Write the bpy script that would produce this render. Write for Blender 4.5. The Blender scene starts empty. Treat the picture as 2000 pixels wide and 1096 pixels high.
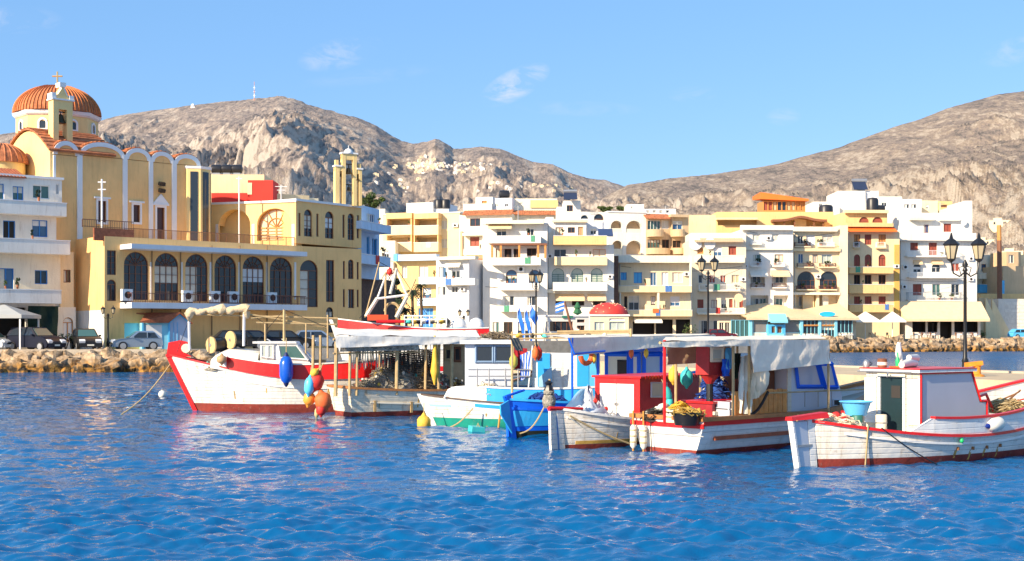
import bpy, math, random
import numpy as np
from mathutils import Vector, Matrix

# ------------------------------------------------------------------ camera, sky, sun
SC = bpy.context.scene
FOC, EYE, HOR = 2600.0, 2.8, 648.0          # focal length (in photo pixels), eye height, horizon row
cd = bpy.data.cameras.new('camera'); cam = bpy.data.objects.new('camera', cd)
SC.collection.objects.link(cam); SC.camera = cam
cam.location = (0, 0, EYE); cam.rotation_euler = (math.radians(90), 0, 0)
cd.sensor_width = 36; cd.lens = FOC/2000*36; cd.shift_y = 0.05
cd.clip_start = 0.5; cd.clip_end = 30000

PHI, ELEV = 47.5, 26.0                       # sun: degrees left of straight behind the camera, elevation
w = bpy.data.worlds.new('World'); SC.world = w; w.use_nodes = True
nt = w.node_tree; nt.nodes.clear()
def N(t, ty, **k):
    n = t.nodes.new(ty)
    for a, b in k.items():
        if a == 'inp':
            for i, v in b.items(): n.inputs[i].default_value = v
        else: setattr(n, a, b)
    return n
sky = N(nt, 'ShaderNodeTexSky', sky_type='NISHITA')
sky.sun_disc = False; sky.sun_elevation = math.radians(ELEV); sky.sun_rotation = math.radians(180+PHI)
sky.altitude = 0; sky.air_density = 1.0; sky.dust_density = 0.6; sky.ozone_density = 3.0
hs = N(nt, 'ShaderNodeHueSaturation', inp={'Saturation': 1.08, 'Value': 1.0})
nt.links.new(sky.outputs[0], hs.inputs['Color'])
tint = N(nt, 'ShaderNodeMix', data_type='RGBA', blend_type='MULTIPLY', inp={0: 1.0})
tint.inputs[7].default_value = (1.0, 0.955, 1.10, 1)
nt.links.new(hs.outputs[0], tint.inputs[6])
flat = N(nt, 'ShaderNodeMix', data_type='RGBA', inp={0: 0.58}); flat.inputs[7].default_value = (1.05, 2.45, 4.25, 1); nt.links.new(tint.outputs[2], flat.inputs[6])
# a few faint clouds: a mask over small patches of sky, broken up by noise
tc = N(nt, 'ShaderNodeTexCoord')
def vm(op, a, b=None):
    n = N(nt, 'ShaderNodeVectorMath', operation=op)
    for i, q in enumerate((a, b)):
        if q is None: continue
        if isinstance(q, tuple): n.inputs[i].default_value = q
        else: nt.links.new(q, n.inputs[i])
    return n
def ma(op, a, b=None, t=nt):
    n = N(t, 'ShaderNodeMath', operation=op)
    for i, q in enumerate((a, b)):
        if q is None: continue
        if isinstance(q, (int, float)): n.inputs[i].default_value = q
        else: t.links.new(q, n.inputs[i])
    return n.outputs[0]
nz = N(nt, 'ShaderNodeTexNoise', inp={'Scale': 44.0, 'Detail': 8.0, 'Roughness': 0.62, 'Distortion': 1.2})
mp = N(nt, 'ShaderNodeMapping', inp={'Rotation': (0, math.radians(-18), 0), 'Scale': (0.55, 1, 1.7)})
nt.links.new(tc.outputs['Generated'], mp.inputs[0]); nt.links.new(mp.outputs[0], nz.inputs['Vector'])
total = None
for (cx, cy, rx, ry, rot, st) in [(665, 105, 85, 30, 14, .7), (1005, 166, 76, 30, 26, 1.3), (1352, 184, 48, 18, 0, .3),
                                  (30, 38, 80, 26, 5, .45), (1130, 212, 130, 16, -2, .22), (1530, 228, 34, 18, 0, .28),
                                  (1980, 100, 60, 26, 20, .4), (720, 150, 150, 16, 8, .12), (2500, 60, 300, 60, 5, .4), (-700, 90, 260, 50, 8, .4)]:
    d = Vector(((cx-1000)/FOC, 1, (HOR-cy)/FOC)).normalized()
    r = math.radians(rot)
    ax = Vector((math.cos(r), 0, math.sin(r))); az = Vector((-math.sin(r), 0, math.cos(r)))
    sub = vm('SUBTRACT', tc.outputs['Generated'], tuple(d))
    u = vm('DOT_PRODUCT', sub.outputs[0], tuple(ax*(FOC/rx))); v = vm('DOT_PRODUCT', sub.outputs[0], tuple(az*(FOC/ry)))
    g = vm('DOT_PRODUCT', sub.outputs[0], (0, 4.0, 0))
    s2 = ma('ADD', ma('ADD', ma('POWER', ma('ABSOLUTE', u.outputs['Value']), 2), ma('POWER', ma('ABSOLUTE', v.outputs['Value']), 2)), ma('POWER', ma('ABSOLUTE', g.outputs['Value']), 2))
    m = ma('MULTIPLY', ma('MAXIMUM', ma('SUBTRACT', 1.0, s2), 0.0), st)
    total = m if total is None else ma('ADD', total, m)
cr = N(nt, 'ShaderNodeMapRange', inp={1: .42, 2: .70, 3: 0.0, 4: 1.0}); nt.links.new(nz.outputs[0], cr.inputs[0])
cm = ma('MINIMUM', ma('MULTIPLY', total, ma('ADD', ma('MULTIPLY', cr.outputs[0], .8), .02)), .5)
mx = N(nt, 'ShaderNodeMix', data_type='RGBA'); mx.inputs[7].default_value = (4.2, 4.3, 4.9, 1)
nt.links.new(cm, mx.inputs[0]); nt.links.new(flat.outputs[2], mx.inputs[6])
bg = N(nt, 'ShaderNodeBackground', inp={'Strength': 0.125}); ow = N(nt, 'ShaderNodeOutputWorld')
nt.links.new(mx.outputs[2], bg.inputs[0]); nt.links.new(bg.outputs[0], ow.inputs[0])

sd = bpy.data.lights.new('sun', 'SUN'); so = bpy.data.objects.new('sun', sd); SC.collection.objects.link(so)
sd.energy = 5.0; sd.angle = math.radians(0.5); sd.color = (1.0, 0.83, 0.60)
ph, el = math.radians(PHI), math.radians(ELEV)
SUN = Vector((-math.sin(ph)*math.cos(el), -math.cos(ph)*math.cos(el), math.sin(el)))
so.rotation_euler = SUN.to_track_quat('Z', 'Y').to_euler(); so.location = (-30, -20, 60)
SC.view_settings.view_transform = 'Standard'; SC.view_settings.look = 'None'
SC.view_settings.exposure = 0.75; SC.view_settings.gamma = 1.0; SC.view_settings.use_curve_mapping = False
SC.cycles.max_bounces = 6; SC.cycles.use_denoising = True

# ------------------------------------------------------------------ materials
MATS = {}
def mat(name, rgb, rough=0.7, var=0.10, scale=1.2, bump=0.0, bscale=20.0, metal=0.0, dirt=0.0, dcol=(.16, .11, .07), streak=0.0,
        spec=None, wear=0.0, plank=0.0):
    if name in MATS: return MATS[name]
    m = bpy.data.materials.new(name); m.use_nodes = True; t = m.node_tree
    p = t.nodes['Principled BSDF']; p.inputs['Roughness'].default_value = rough; p.inputs['Metallic'].default_value = metal
    if spec is not None: p.inputs['Specular IOR Level'].default_value = spec
    c = (*rgb, 1)
    co = N(t, 'ShaderNodeTexCoord')
    if var > 0:
        n = N(t, 'ShaderNodeTexNoise', inp={'Scale': scale, 'Detail': 5.0, 'Roughness': .6}); t.links.new(co.outputs['Object'], n.inputs['Vector'])
        r = N(t, 'ShaderNodeMapRange', inp={1: .3, 2: .7, 3: 1-var, 4: 1+var*.7}); t.links.new(n.outputs[0], r.inputs[0])
        mu = N(t, 'ShaderNodeMix', data_type='RGBA', blend_type='MULTIPLY', inp={0: 1.0}); mu.inputs[6].default_value = c
        t.links.new(r.outputs[0], mu.inputs[7]); col = mu.outputs[2]
    else:
        k = N(t, 'ShaderNodeRGB'); k.outputs[0].default_value = c; col = k.outputs[0]
    if dirt > 0 or streak > 0:
        mp = N(t, 'ShaderNodeMapping', inp={'Scale': (1.6, 1.6, .22) if streak > 0 else (1, 1, 1)}); t.links.new(co.outputs['Object'], mp.inputs[0])
        n = N(t, 'ShaderNodeTexNoise', inp={'Scale': 1.7 if dirt <= .5 else 1.0, 'Detail': 8.0, 'Roughness': .68}); t.links.new(mp.outputs[0], n.inputs['Vector'])
        r = N(t, 'ShaderNodeMapRange', inp={1: .50, 2: .78, 3: 0, 4: max(dirt, streak)}); t.links.new(n.outputs[0], r.inputs[0])
        mi = N(t, 'ShaderNodeMix', data_type='RGBA'); mi.inputs[7].default_value = (*dcol, 1)
        t.links.new(r.outputs[0], mi.inputs[0]); t.links.new(col, mi.inputs[6]); col = mi.outputs[2]
        if streak >= .3:
            mp = N(t, 'ShaderNodeMapping', inp={'Scale': (5.5, 5.5, .5)}); t.links.new(co.outputs['Object'], mp.inputs[0])
            n = N(t, 'ShaderNodeTexNoise', inp={'Scale': 1.0, 'Detail': 6.0, 'Roughness': .7}); t.links.new(mp.outputs[0], n.inputs['Vector'])
            r = N(t, 'ShaderNodeMapRange', inp={1: .57, 2: .72, 3: 0, 4: streak*1.3}); t.links.new(n.outputs[0], r.inputs[0])
            mi = N(t, 'ShaderNodeMix', data_type='RGBA'); mi.inputs[7].default_value = (dcol[0]*.9, dcol[1]*.75, dcol[2]*.6, 1)
            t.links.new(r.outputs[0], mi.inputs[0]); t.links.new(col, mi.inputs[6]); col = mi.outputs[2]
    if wear > 0:
        n = N(t, 'ShaderNodeTexNoise', inp={'Scale': 9.0, 'Detail': 8.0, 'Roughness': .75}); t.links.new(co.outputs['Object'], n.inputs['Vector'])
        r = N(t, 'ShaderNodeMapRange', inp={1: .58, 2: .66, 3: 0, 4: wear}); t.links.new(n.outputs[0], r.inputs[0])
        mi = N(t, 'ShaderNodeMix', data_type='RGBA'); mi.inputs[7].default_value = (.33, .27, .2, 1)
        t.links.new(r.outputs[0], mi.inputs[0]); t.links.new(col, mi.inputs[6]); col = mi.outputs[2]
    t.links.new(col, p.inputs['Base Color'])
    if bump > 0:
        n = N(t, 'ShaderNodeTexNoise', inp={'Scale': bscale, 'Detail': 5.0}); t.links.new(co.outputs['Object'], n.inputs['Vector'])
        b = N(t, 'ShaderNodeBump', inp={'Strength': bump, 'Distance': .05}); t.links.new(n.outputs[0], b.inputs['Height'])
        if plank:
            wv = N(t, 'ShaderNodeTexWave', wave_type='BANDS', bands_direction='Z', inp={'Scale': 2.6, 'Distortion': .25, 'Detail': 2.0}); t.links.new(co.outputs['Object'], wv.inputs['Vector'])
            wr2 = N(t, 'ShaderNodeMapRange', inp={1: 0.0, 2: .14, 3: 0.0, 4: 1.0}); t.links.new(wv.outputs['Fac'], wr2.inputs[0])
            b0 = N(t, 'ShaderNodeBump', inp={'Strength': plank, 'Distance': .02}); t.links.new(wr2.outputs[0], b0.inputs['Height']); t.links.new(b0.outputs[0], b.inputs['Normal'])
        t.links.new(b.outputs[0], p.inputs['Normal'])
    MATS[name] = m; return m

def wallm(name, rgb, streak=.30, var=.09):
    return mat(name, rgb, .85, var, .5, bump=.25, bscale=9, streak=streak, dcol=(rgb[0]*.48, rgb[1]*.44, rgb[2]*.42))
WHITE = wallm('plaster_white', (.85, .80, .71)); WHITE2 = wallm('plaster_white_aged', (.76, .73, .68), .4)
GREYW = wallm('plaster_grey_and_painted_shade', (.66, .67, .69), .3)
CREAM = wallm('plaster_cream', (.84, .69, .45)); CREAM2 = wallm('plaster_pale_cream', (.84, .77, .60))
PEACH = wallm('plaster_peach', (.82, .68, .50)); YEL = wallm('plaster_yellow', (.83, .55, .24)); YEL2 = wallm('plaster_pale_yellow', (.86, .67, .39))
OCH = wallm('plaster_ochre', (.70, .42, .10)); HALLY = wallm('plaster_hall_yellow', (.93, .56, .22), .34)
HALLP = wallm('plaster_hall_pale', (.87, .63, .27), .25); TANREC = mat('tan_recess', (.72, .50, .30), .85, .1); TAN = wallm('plaster_tan', (.62, .45, .27)); BLUEW = wallm('plaster_blue_and_painted_shade', (.55, .68, .82))
RED = wallm('plaster_red', (.75, .045, .03), .1)
TRIM = mat('white_trim', (.82, .81, .79), .6, .04); STONEB = mat('brown_masonry', (.14, .075, .05), .9, .4, 3, bump=.7, bscale=6)
GLASS = mat('dark_glass', (.025, .035, .05), .06, 0); GLASSB = mat('blue_glass', (.05, .13, .26), .08, 0); GLASSG = mat('green_glass', (.07, .15, .14), .1, 0)
BLIND = mat('closed_blind', (.70, .64, .52), .7, .08, 6); DARK = mat('dark_and_painted_shade', (.03, .025, .022), .8, .2)
BROWNW = mat('brown_wood', (.22, .085, .04), .55, .2, 5); ORW = mat('orange_wood', (.62, .27, .07), .5, .25, 6, bump=.2)
REDW = mat('red_brown_shutter', (.33, .075, .045), .6, .15, 5); BLUEP = mat('blue_paint', (.03, .22, .62), .4, .1, 5)
TEALP = mat('pale_turquoise_paint', (.27, .66, .80), .5, .06); SKYB = mat('sky_blue_paint', (.10, .47, .80), .4, .07, 4)
TILE = mat('terracotta_tile', (.47, .165, .07), .85, .45, 2.5, bump=.5, bscale=14); TILED = mat('old_terracotta_tile', (.36, .11, .05), .85, .35, 4, bump=.5, bscale=14)
RAILM = mat('rust_brown_rail', (.17, .06, .04), .6, .1); METAL = mat('grey_metal', (.42, .42, .42), .4, .1, metal=.6); BLACK = mat('black_iron', (.012, .012, .014), .4, .1)
AWN = mat('beige_awning', (.80, .60, .36), .85, .1, 2); AWNW = mat('pale_awning', (.84, .79, .68), .8, .07, 2, bump=.3, bscale=3)
CONC = mat('concrete', (.46, .40, .32), .9, .2, 1.5, bump=.4, bscale=12, dirt=.35); AWNT = mat('turquoise_awning', (.12, .62, .72), .8, .1)
TANK = mat('black_tank', (.02, .02, .025), .4, .1); BRONZE = mat('bronze', (.08, .06, .035), .4, .2, metal=.8); GOLD = mat('gilt', (.75, .52, .22), .35, .05, metal=.6)

# ------------------------------------------------------------------ mesh building
COL = SC.collection
def X(px, D): return (px-1000)/FOC*D
def Z(py, D): return EYE+(HOR-py)/FOC*D

class MB:
    def __init__(s): s.v = []; s.f = []
    def poly(s, pts):
        b = len(s.v); s.v += [tuple(p) for p in pts]; s.f.append(tuple(range(b, b+len(pts))))
    def hexa(s, p):
        b = len(s.v); s.v += [tuple(q) for q in p]
        for q in ((0, 3, 2, 1), (4, 5, 6, 7), (0, 1, 5, 4), (1, 2, 6, 5), (2, 3, 7, 6), (3, 0, 4, 7)): s.f.append(tuple(b+i for i in q))
    def box(s, x0, x1, y0, y1, z0, z1):
        s.hexa([(x0, y0, z0), (x1, y0, z0), (x1, y1, z0), (x0, y1, z0), (x0, y0, z1), (x1, y0, z1), (x1, y1, z1), (x0, y1, z1)])
    def rbox(s, c, d, rot=(0, 0, 0)):
        from mathutils import Euler
        R = Euler(rot).to_matrix(); c = Vector(c)
        s.hexa([c+R@Vector((a*d[0]/2, b*d[1]/2, e*d[2]/2)) for (a, b, e) in ((-1, -1, -1), (1, -1, -1), (1, 1, -1), (-1, 1, -1), (-1, -1, 1), (1, -1, 1), (1, 1, 1), (-1, 1, 1))])
    def rings(s, R, closed=True, caps=True):
        b = len(s.v); n = len(R[0])
        for r in R: s.v += [tuple(p) for p in r]
        for i in range(len(R)-1):
            for j in range(n if closed else n-1):
                k = (j+1) % n
                s.f.append((b+i*n+j, b+i*n+k, b+(i+1)*n+k, b+(i+1)*n+j))
        if caps and closed:
            s.f.append(tuple(b+j for j in range(n))[::-1]); s.f.append(tuple(b+(len(R)-1)*n+j for j in range(n)))
    def tube(s, pts, r, n=6):
        pts = [Vector(p) for p in pts]; R = []
        up = None
        for i, p in enumerate(pts):
            d = (pts[min(i+1, len(pts)-1)]-pts[max(i-1, 0)]).normalized()
            if up is None:
                up = Vector((0, 0, 1)) if abs(d.z) < .9 else Vector((1, 0, 0))
            a = d.cross(up).normalized(); bb = a.cross(d).normalized(); up = bb
            rr = r[i] if isinstance(r, (list, tuple)) else r
            R.append([p+(a*math.cos(2*math.pi*k/n)+bb*math.sin(2*math.pi*k/n))*rr for k in range(n)])
        s.rings(R)
    def lathe(s, prof, n=12, c=(0, 0, 0), a0=0.0):
        s.rings([[(c[0]+r*math.cos(a0+2*math.pi*k/n), c[1]+r*math.sin(a0+2*math.pi*k/n), c[2]+z) for k in range(n)] for r, z in prof])
    def ball(s, c, r, n=10, m=7, sq=(1, 1, 1)):
        s.rings([[(c[0]+sq[0]*r*math.sin(t)*math.cos(2*math.pi*k/n), c[1]+sq[1]*r*math.sin(t)*math.sin(2*math.pi*k/n), c[2]-sq[2]*r*math.cos(t)) for k in range(n)]
                 for t in [max(.02, min(math.pi-.02, math.pi*i/m)) for i in range(m+1)]])
    def prism(s, poly, y0, y1):                 # polygon in x-z, extruded along y
        s.rings([[(x, y0, z) for x, z in poly], [(x, y1, z) for x, z in poly]])
    def prismx(s, poly, x0, x1):                # polygon in y-z, extruded along x
        s.rings([[(x0, y, z) for y, z in poly], [(x1, y, z) for y, z in poly]])
    def grid(s, P):                             # rows of points
        b = len(s.v); n = len(P[0])
        for r in P: s.v += [tuple(q) for q in r]
        for i in range(len(P)-1):
            for j in range(n-1): s.f.append((b+i*n+j, b+i*n+j+1, b+(i+1)*n+j+1, b+(i+1)*n+j))
    def build(s, name, m, parent=None, smooth=False, ang=40):
        me = bpy.data.meshes.new(name); me.from_pydata(s.v, [], s.f); me.materials.append(m)
        if smooth:
            me.shade_smooth(); me.set_sharp_from_angle(angle=math.radians(ang))
        o = bpy.data.objects.new(name, me); COL.objects.link(o)
        if parent is not None: o.parent = parent
        return o

def box(name, m, parent, *a):
    b = MB(); b.box(*a); return b.build(name, m, parent)
def tag(o, label=None, cat=None, group=None, kind=None):
    if label: o['label'] = label
    if cat: o['category'] = cat
    if group: o['group'] = group
    if kind: o['kind'] = kind
    return o
def thing(name, label, cat, loc=(0, 0, 0), rz=0.0, group=None):
    o = bpy.data.objects.new(name, None); COL.objects.link(o); o.location = loc; o.rotation_euler = (0, 0, rz)
    o.empty_display_size = .3
    return tag(o, label, cat, group)
def copy_tree(o, parent=None):
    c = o.copy(); COL.objects.link(c)
    if parent is not None: c.parent = parent
    for ch in o.children: copy_tree(ch, c)
    return c

# ------------------------------------------------------------------ ground, quays, water, hills
def gz(D): return 1.42 + max(0.0, min(1.0, (D-112)/60))*0.36
EDGE = [(-9000, 66), (-2000, 87), (-400, 93), (320, 95), (700, 103), (770, 150), (1000, 156), (1300, 168), (1560, 179), (1900, 192), (2600, 200), (9000, 330)]
def edge(px):
    for (a, b), (c, d) in zip(EDGE, EDGE[1:]):
        if px <= c: return b+(d-b)*(px-a)/(c-a)
    return EDGE[-1][1]

rng = np.random.RandomState(7)
PERM = rng.rand(256, 256)
def vnoise(x, y):
    xi = np.floor(x).astype(int); yi = np.floor(y).astype(int); fx = x-xi; fy = y-yi
    fx = fx*fx*fx*(fx*(fx*6-15)+10); fy = fy*fy*fy*(fy*(fy*6-15)+10)
    g = lambda i, j: PERM[i % 256, j % 256]
    return (g(xi, yi)*(1-fx)+g(xi+1, yi)*fx)*(1-fy)+(g(xi, yi+1)*(1-fx)+g(xi+1, yi+1)*fx)*fy
def fbm(x, y, o=5, ridged=False, g=.5, lac=2.03):
    s = 0; a = 1.0; t = 0
    for i in range(o):
        n = vnoise(x+17.3*i, y-9.1*i)
        if ridged: n = 1-np.abs(2*n-1)
        s = s+a*n; t += a; a *= g; x = x*lac; y = y*lac
    return s/t

def gridmesh(name, Xs, Ys, Zs, m, smooth=True):
    r, c = Xs.shape
    me = bpy.data.meshes.new(name)
    v = np.stack([Xs, Ys, Zs], -1).reshape(-1, 3).astype(np.float32)
    i = np.arange(r*c).reshape(r, c)
    f = np.stack([i[:-1, :-1], i[:-1, 1:], i[1:, 1:], i[1:, :-1]], -1).reshape(-1, 4)
    me.vertices.add(len(v)); me.vertices.foreach_set('co', v.ravel())
    me.loops.add(f.size); me.loops.foreach_set('vertex_index', f.ravel().astype(np.int32))
    me.polygons.add(len(f)); me.polygons.foreach_set('loop_start', np.arange(0, f.size, 4, dtype=np.int32))
    me.update(calc_edges=True)
    if smooth: me.shade_smooth()
    me.materials.append(m)
    o = bpy.data.objects.new(name, me); COL.objects.link(o); return o

# ground: pavement and streets behind the quay edge
gm = mat('paving', (.40, .34, .26), .9, .2, .6, bump=.3, bscale=5, dirt=.3)
cols = [e[0] for e in EDGE[:1]]+list(range(-1900, 3000, 60))+[4000, 6000, 9000]
g = MB(); rows = []
for px in cols:
    e = edge(px); k = (px-1000)/FOC; rows.append([(k*D, D, gz(e)) for D in (e, e+6, e+30, e+120)]+[(k*420, 420, 2.0), (k*1400, 1400, 6.0)])
g.grid(rows); tag(g.build('ground', gm), kind='structure')
g = MB(); g.grid([[(X(px, edge(px)-.004), edge(px)-.004, z) for z in (-1.5, gz(edge(px))+.002)] for px in cols])
tag(g.build('quay_wall', CONC), kind='structure')
road = MB(); rows = []
for px in range(-800, 620, 40):
    e = edge(px); k = (px-1000)/FOC; rows.append([(k*(e+a), e+a, gz(e)+.004) for a in (1.6, 6.5)])
# kerb stone line along the left quay
kb = MB()
for a in range(-600, 700, 60):
    p = [X(a, edge(a)), edge(a)+.05]; q = [X(a+60, edge(a+60)), edge(a+60)+.05]
    kb.hexa([(p[0], p[1], 1.4), (q[0], q[1], 1.4), (q[0], q[1]+.4, 1.4), (p[0], p[1]+.4, 1.4), (p[0], p[1], 1.55), (q[0], q[1], 1.55), (q[0], q[1]+.4, 1.55), (p[0], p[1]+.4, 1.55)])
tag(kb.build('kerb', CONC), kind='structure')

# pier at the right, running away behind the boats
PIERM = mat('pier_concrete', (.56, .43, .27), .92, .18, .8, bump=.5, bscale=7, dirt=.45, dcol=(.30, .21, .12))
FAR = [(36, 32), (20.8, 54.6), (15.4, 65), (11.6, 82), (3.0, 104), (-1.0, 118), (-1.5, 128)]
pm = MB(); NR = []
for i, (x, y) in enumerate(FAR):
    a = Vector(FAR[max(i-1, 0)]); b = Vector(FAR[min(i+1, len(FAR)-1)]); d = (b-a).normalized(); n = Vector((d.y, -d.x))*-1
    NR.append((x+n.x*7.5, y+n.y*7.5))
pm.grid([[(x, y, -1.5), (x, y, 1.1), (u, v, 1.1), (u, v, -1.5)] for (x, y), (u, v) in zip(FAR, NR)])
tag(pm.build('pier', PIERM), kind='structure')
pk = MB()
for (x, y), (u, v), (x2, y2), (u2, v2) in zip(FAR, NR, FAR[1:], NR[1:]):
    A = Vector((x, y)); B = Vector((x2, y2)); n = (Vector((u, v))-A).normalized()*.45
    pk.hexa([(A.x, A.y, 1.05), (A.x+n.x, A.y+n.y, 1.05), (B.x+n.x, B.y+n.y, 1.05), (B.x, B.y, 1.05), (A.x, A.y, 1.19), (A.x+n.x, A.y+n.y, 1.19), (B.x+n.x, B.y+n.y, 1.19), (B.x, B.y, 1.19)])
tag(pk.build('pier_kerb', CONC), kind='structure')

# water: one sheet to the horizon, with real ripples that fade with distance
wm = bpy.data.materials.new('sea_water'); wm.use_nodes = True; t = wm.node_tree; p = t.nodes['Principled BSDF']
p.inputs['Base Color'].default_value = (0.0, 0.090, 0.250, 1); p.inputs['Roughness'].default_value = .04; p.inputs['IOR'].default_value = 1.5; p.inputs['Specular IOR Level'].default_value = .5
co = N(t, 'ShaderNodeTexCoord')
mp1 = N(t, 'ShaderNodeMapping', inp={'Scale': (.75, 1.3, 1), 'Rotation': (0, 0, .12)}); t.links.new(co.outputs['Object'], mp1.inputs[0])
n1 = N(t, 'ShaderNodeTexNoise', inp={'Scale': 2.3, 'Detail': 5.0, 'Roughness': .6, 'Distortion': .4}); t.links.new(mp1.outputs[0], n1.inputs['Vector'])
n3 = N(t, 'ShaderNodeTexNoise', inp={'Scale': .045, 'Detail': 3.0}); t.links.new(mp1.outputs[0], n3.inputs['Vector'])
wr = N(t, 'ShaderNodeMapRange', inp={1: .35, 2: .65, 3: .10, 4: .38}); t.links.new(n3.outputs[0], wr.inputs[0])
n5 = N(t, 'ShaderNodeTexNoise', inp={'Scale': .8, 'Detail': 3.0, 'Roughness': .6}); mp5 = N(t, 'ShaderNodeMapping', inp={'Scale': (.5, 1.2, 1)}); t.links.new(co.outputs['Object'], mp5.inputs[0]); t.links.new(mp5.outputs[0], n5.inputs['Vector'])
spo = N(t, 'ShaderNodeSeparateXYZ'); t.links.new(co.outputs['Object'], spo.inputs[0]); far = N(t, 'ShaderNodeMapRange', inp={1: 38, 2: 90, 3: 0.0, 4: 1.0}); t.links.new(spo.outputs[1], far.inputs[0])
b5 = N(t, 'ShaderNodeBump', inp={'Distance': 2.6}); t.links.new(n5.outputs[0], b5.inputs['Height']); t.links.new(far.outputs[0], b5.inputs['Strength']); ro = N(t, 'ShaderNodeMapRange', inp={1: 70, 2: 150, 3: .03, 4: .30}); t.links.new(spo.outputs[1], ro.inputs[0]); t.links.new(ro.outputs[0], p.inputs['Roughness'])
b1 = N(t, 'ShaderNodeBump', inp={'Strength': .4, 'Distance': .22}); t.links.new(n1.outputs[0], b1.inputs['Height']); t.links.new(wr.outputs[0], b1.inputs['Strength']); t.links.new(b5.outputs[0], b1.inputs['Normal'])
t.links.new(b1.outputs[0], p.inputs['Normal'])
pys = np.concatenate([np.geomspace(2400, 1110, 30), np.arange(1108, 700, -.85), np.arange(700, 652, -1.0), [650.5, 649.2, 648.5]])
Dw = EYE*FOC/(pys-HOR)
pxs = np.concatenate([np.linspace(-16000, -200, 40), np.arange(-150, 2150, 2.2), np.linspace(2200, 18000, 40)])
PX, DD = np.meshgrid(pxs, Dw)
WX = (PX-1000)/FOC*DD; WY = DD.copy(); WZ = np.zeros_like(WX)
wr_ = np.random.RandomState(3)
for i in range(60):
    L = .20*(2.6/.20)**(i/59.); th = wr_.normal(0, .55); k = 2*math.pi/L
    slope = .015 if L > 1.2 else (.046 if L > .5 else .052)
    A = slope/k*wr_.uniform(.7, 1.3)
    res = DD*DD*.85/(EYE*FOC)             # metres between rows there
    fade = np.clip(L/(2.5*res)-.6, 0, 1)
    q_ = k*(WX*math.sin(th)+WY*math.cos(th))+wr_.uniform(0, 6.28); WZ += A*fade*(np.sin(q_)+.22*np.sin(2*q_+1.57))
patch = .25+1.6*fbm(WX*.05+5, WY*.16+3, 4)
WZ *= patch
tag(gridmesh('water', WX, WY, WZ, wm), kind='structure')

# hills
def hillmat(name, pale, scrub, sc):
    m = bpy.data.materials.new(name); m.use_nodes = True; t = m.node_tree; p = t.nodes['Principled BSDF']
    p.inputs['Roughness'].default_value = .95; p.inputs['Specular IOR Level'].default_value = .1
    co = N(t, 'ShaderNodeTexCoord'); ge = N(t, 'ShaderNodeNewGeometry'); sp = N(t, 'ShaderNodeSeparateXYZ'); t.links.new(ge.outputs['Normal'], sp.inputs[0])
    hm = N(t, 'ShaderNodeMapping', inp={'Scale': (1, .22, .55)}); t.links.new(co.outputs['Object'], hm.inputs[0])
    n = N(t, 'ShaderNodeTexNoise', inp={'Scale': sc*2.0, 'Detail': 9.0, 'Roughness': .72}); t.links.new(hm.outputs[0], n.inputs['Vector'])
    n2 = N(t, 'ShaderNodeTexNoise', inp={'Scale': sc*11, 'Detail': 6.0, 'Roughness': .8}); t.links.new(hm.outputs[0], n2.inputs['Vector'])
    v = ma('ADD', ma('MULTIPLY', n.outputs[0], 1.2, t), ma('MULTIPLY', n2.outputs[0], 1.45, t), t)
    v = ma('SUBTRACT', v, ma('MULTIPLY', sp.outputs[2], .58, t), t)
    r = N(t, 'ShaderNodeValToRGB'); t.links.new(v, r.inputs[0])
    e = r.color_ramp.elements; e[0].position = .60; e[0].color = (*scrub, 1); e[1].position = .98; e[1].color = (*pale, 1)
    x = e.new(.74); x.color = ((scrub[0]*1.9), (scrub[1]*1.75), (scrub[2]*1.7), 1)
    x = e.new(.86); x.color = (pale[0]*.72, pale[1]*.66, pale[2]*.62, 1)
    t.links.new(r.outputs[0], p.inputs['Base Color'])
    b = N(t, 'ShaderNodeBump', inp={'Strength': 1.0, 'Distance': 8.0}); t.links.new(n2.outputs[0], b.inputs['Height']); t.links.new(b.outputs[0], p.inputs['Normal'])
    return m
def interp(tab, x):
    return np.interp(x, [a for a, b in tab], [b for a, b in tab])
L_R = [(-2500, 420), (-1200, 330), (-400, 280), (0, 262), (195, 236), (250, 222), (330, 212), (375, 206), (450, 196), (500, 191), (550, 188), (575, 193), (600, 203), (650, 218), (700, 231),
       (735, 245), (760, 262), (785, 276), (810, 281), (835, 277), (850, 270), (868, 278), (885, 290), (910, 289), (940, 286), (980, 291), (1010, 304),
       (1040, 317), (1080, 320), (1110, 335), (1150, 348), (1180, 351), (1210, 360), (1240, 372), (1300, 400), (1400, 440), (1700, 520)]
R_R = [(1020, 520), (1120, 430), (1180, 385), (1225, 361), (1260, 356), (1300, 349), (1340, 346), (1400, 340), (1450, 333), (1520, 321), (1570, 305), (1640, 288), (1700, 264), (1750, 246),
       (1800, 232), (1850, 212), (1900, 198), (1950, 184), (2000, 178), (2100, 172), (2400, 200), (3000, 260), (4000, 380), (5200, 500)]
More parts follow.
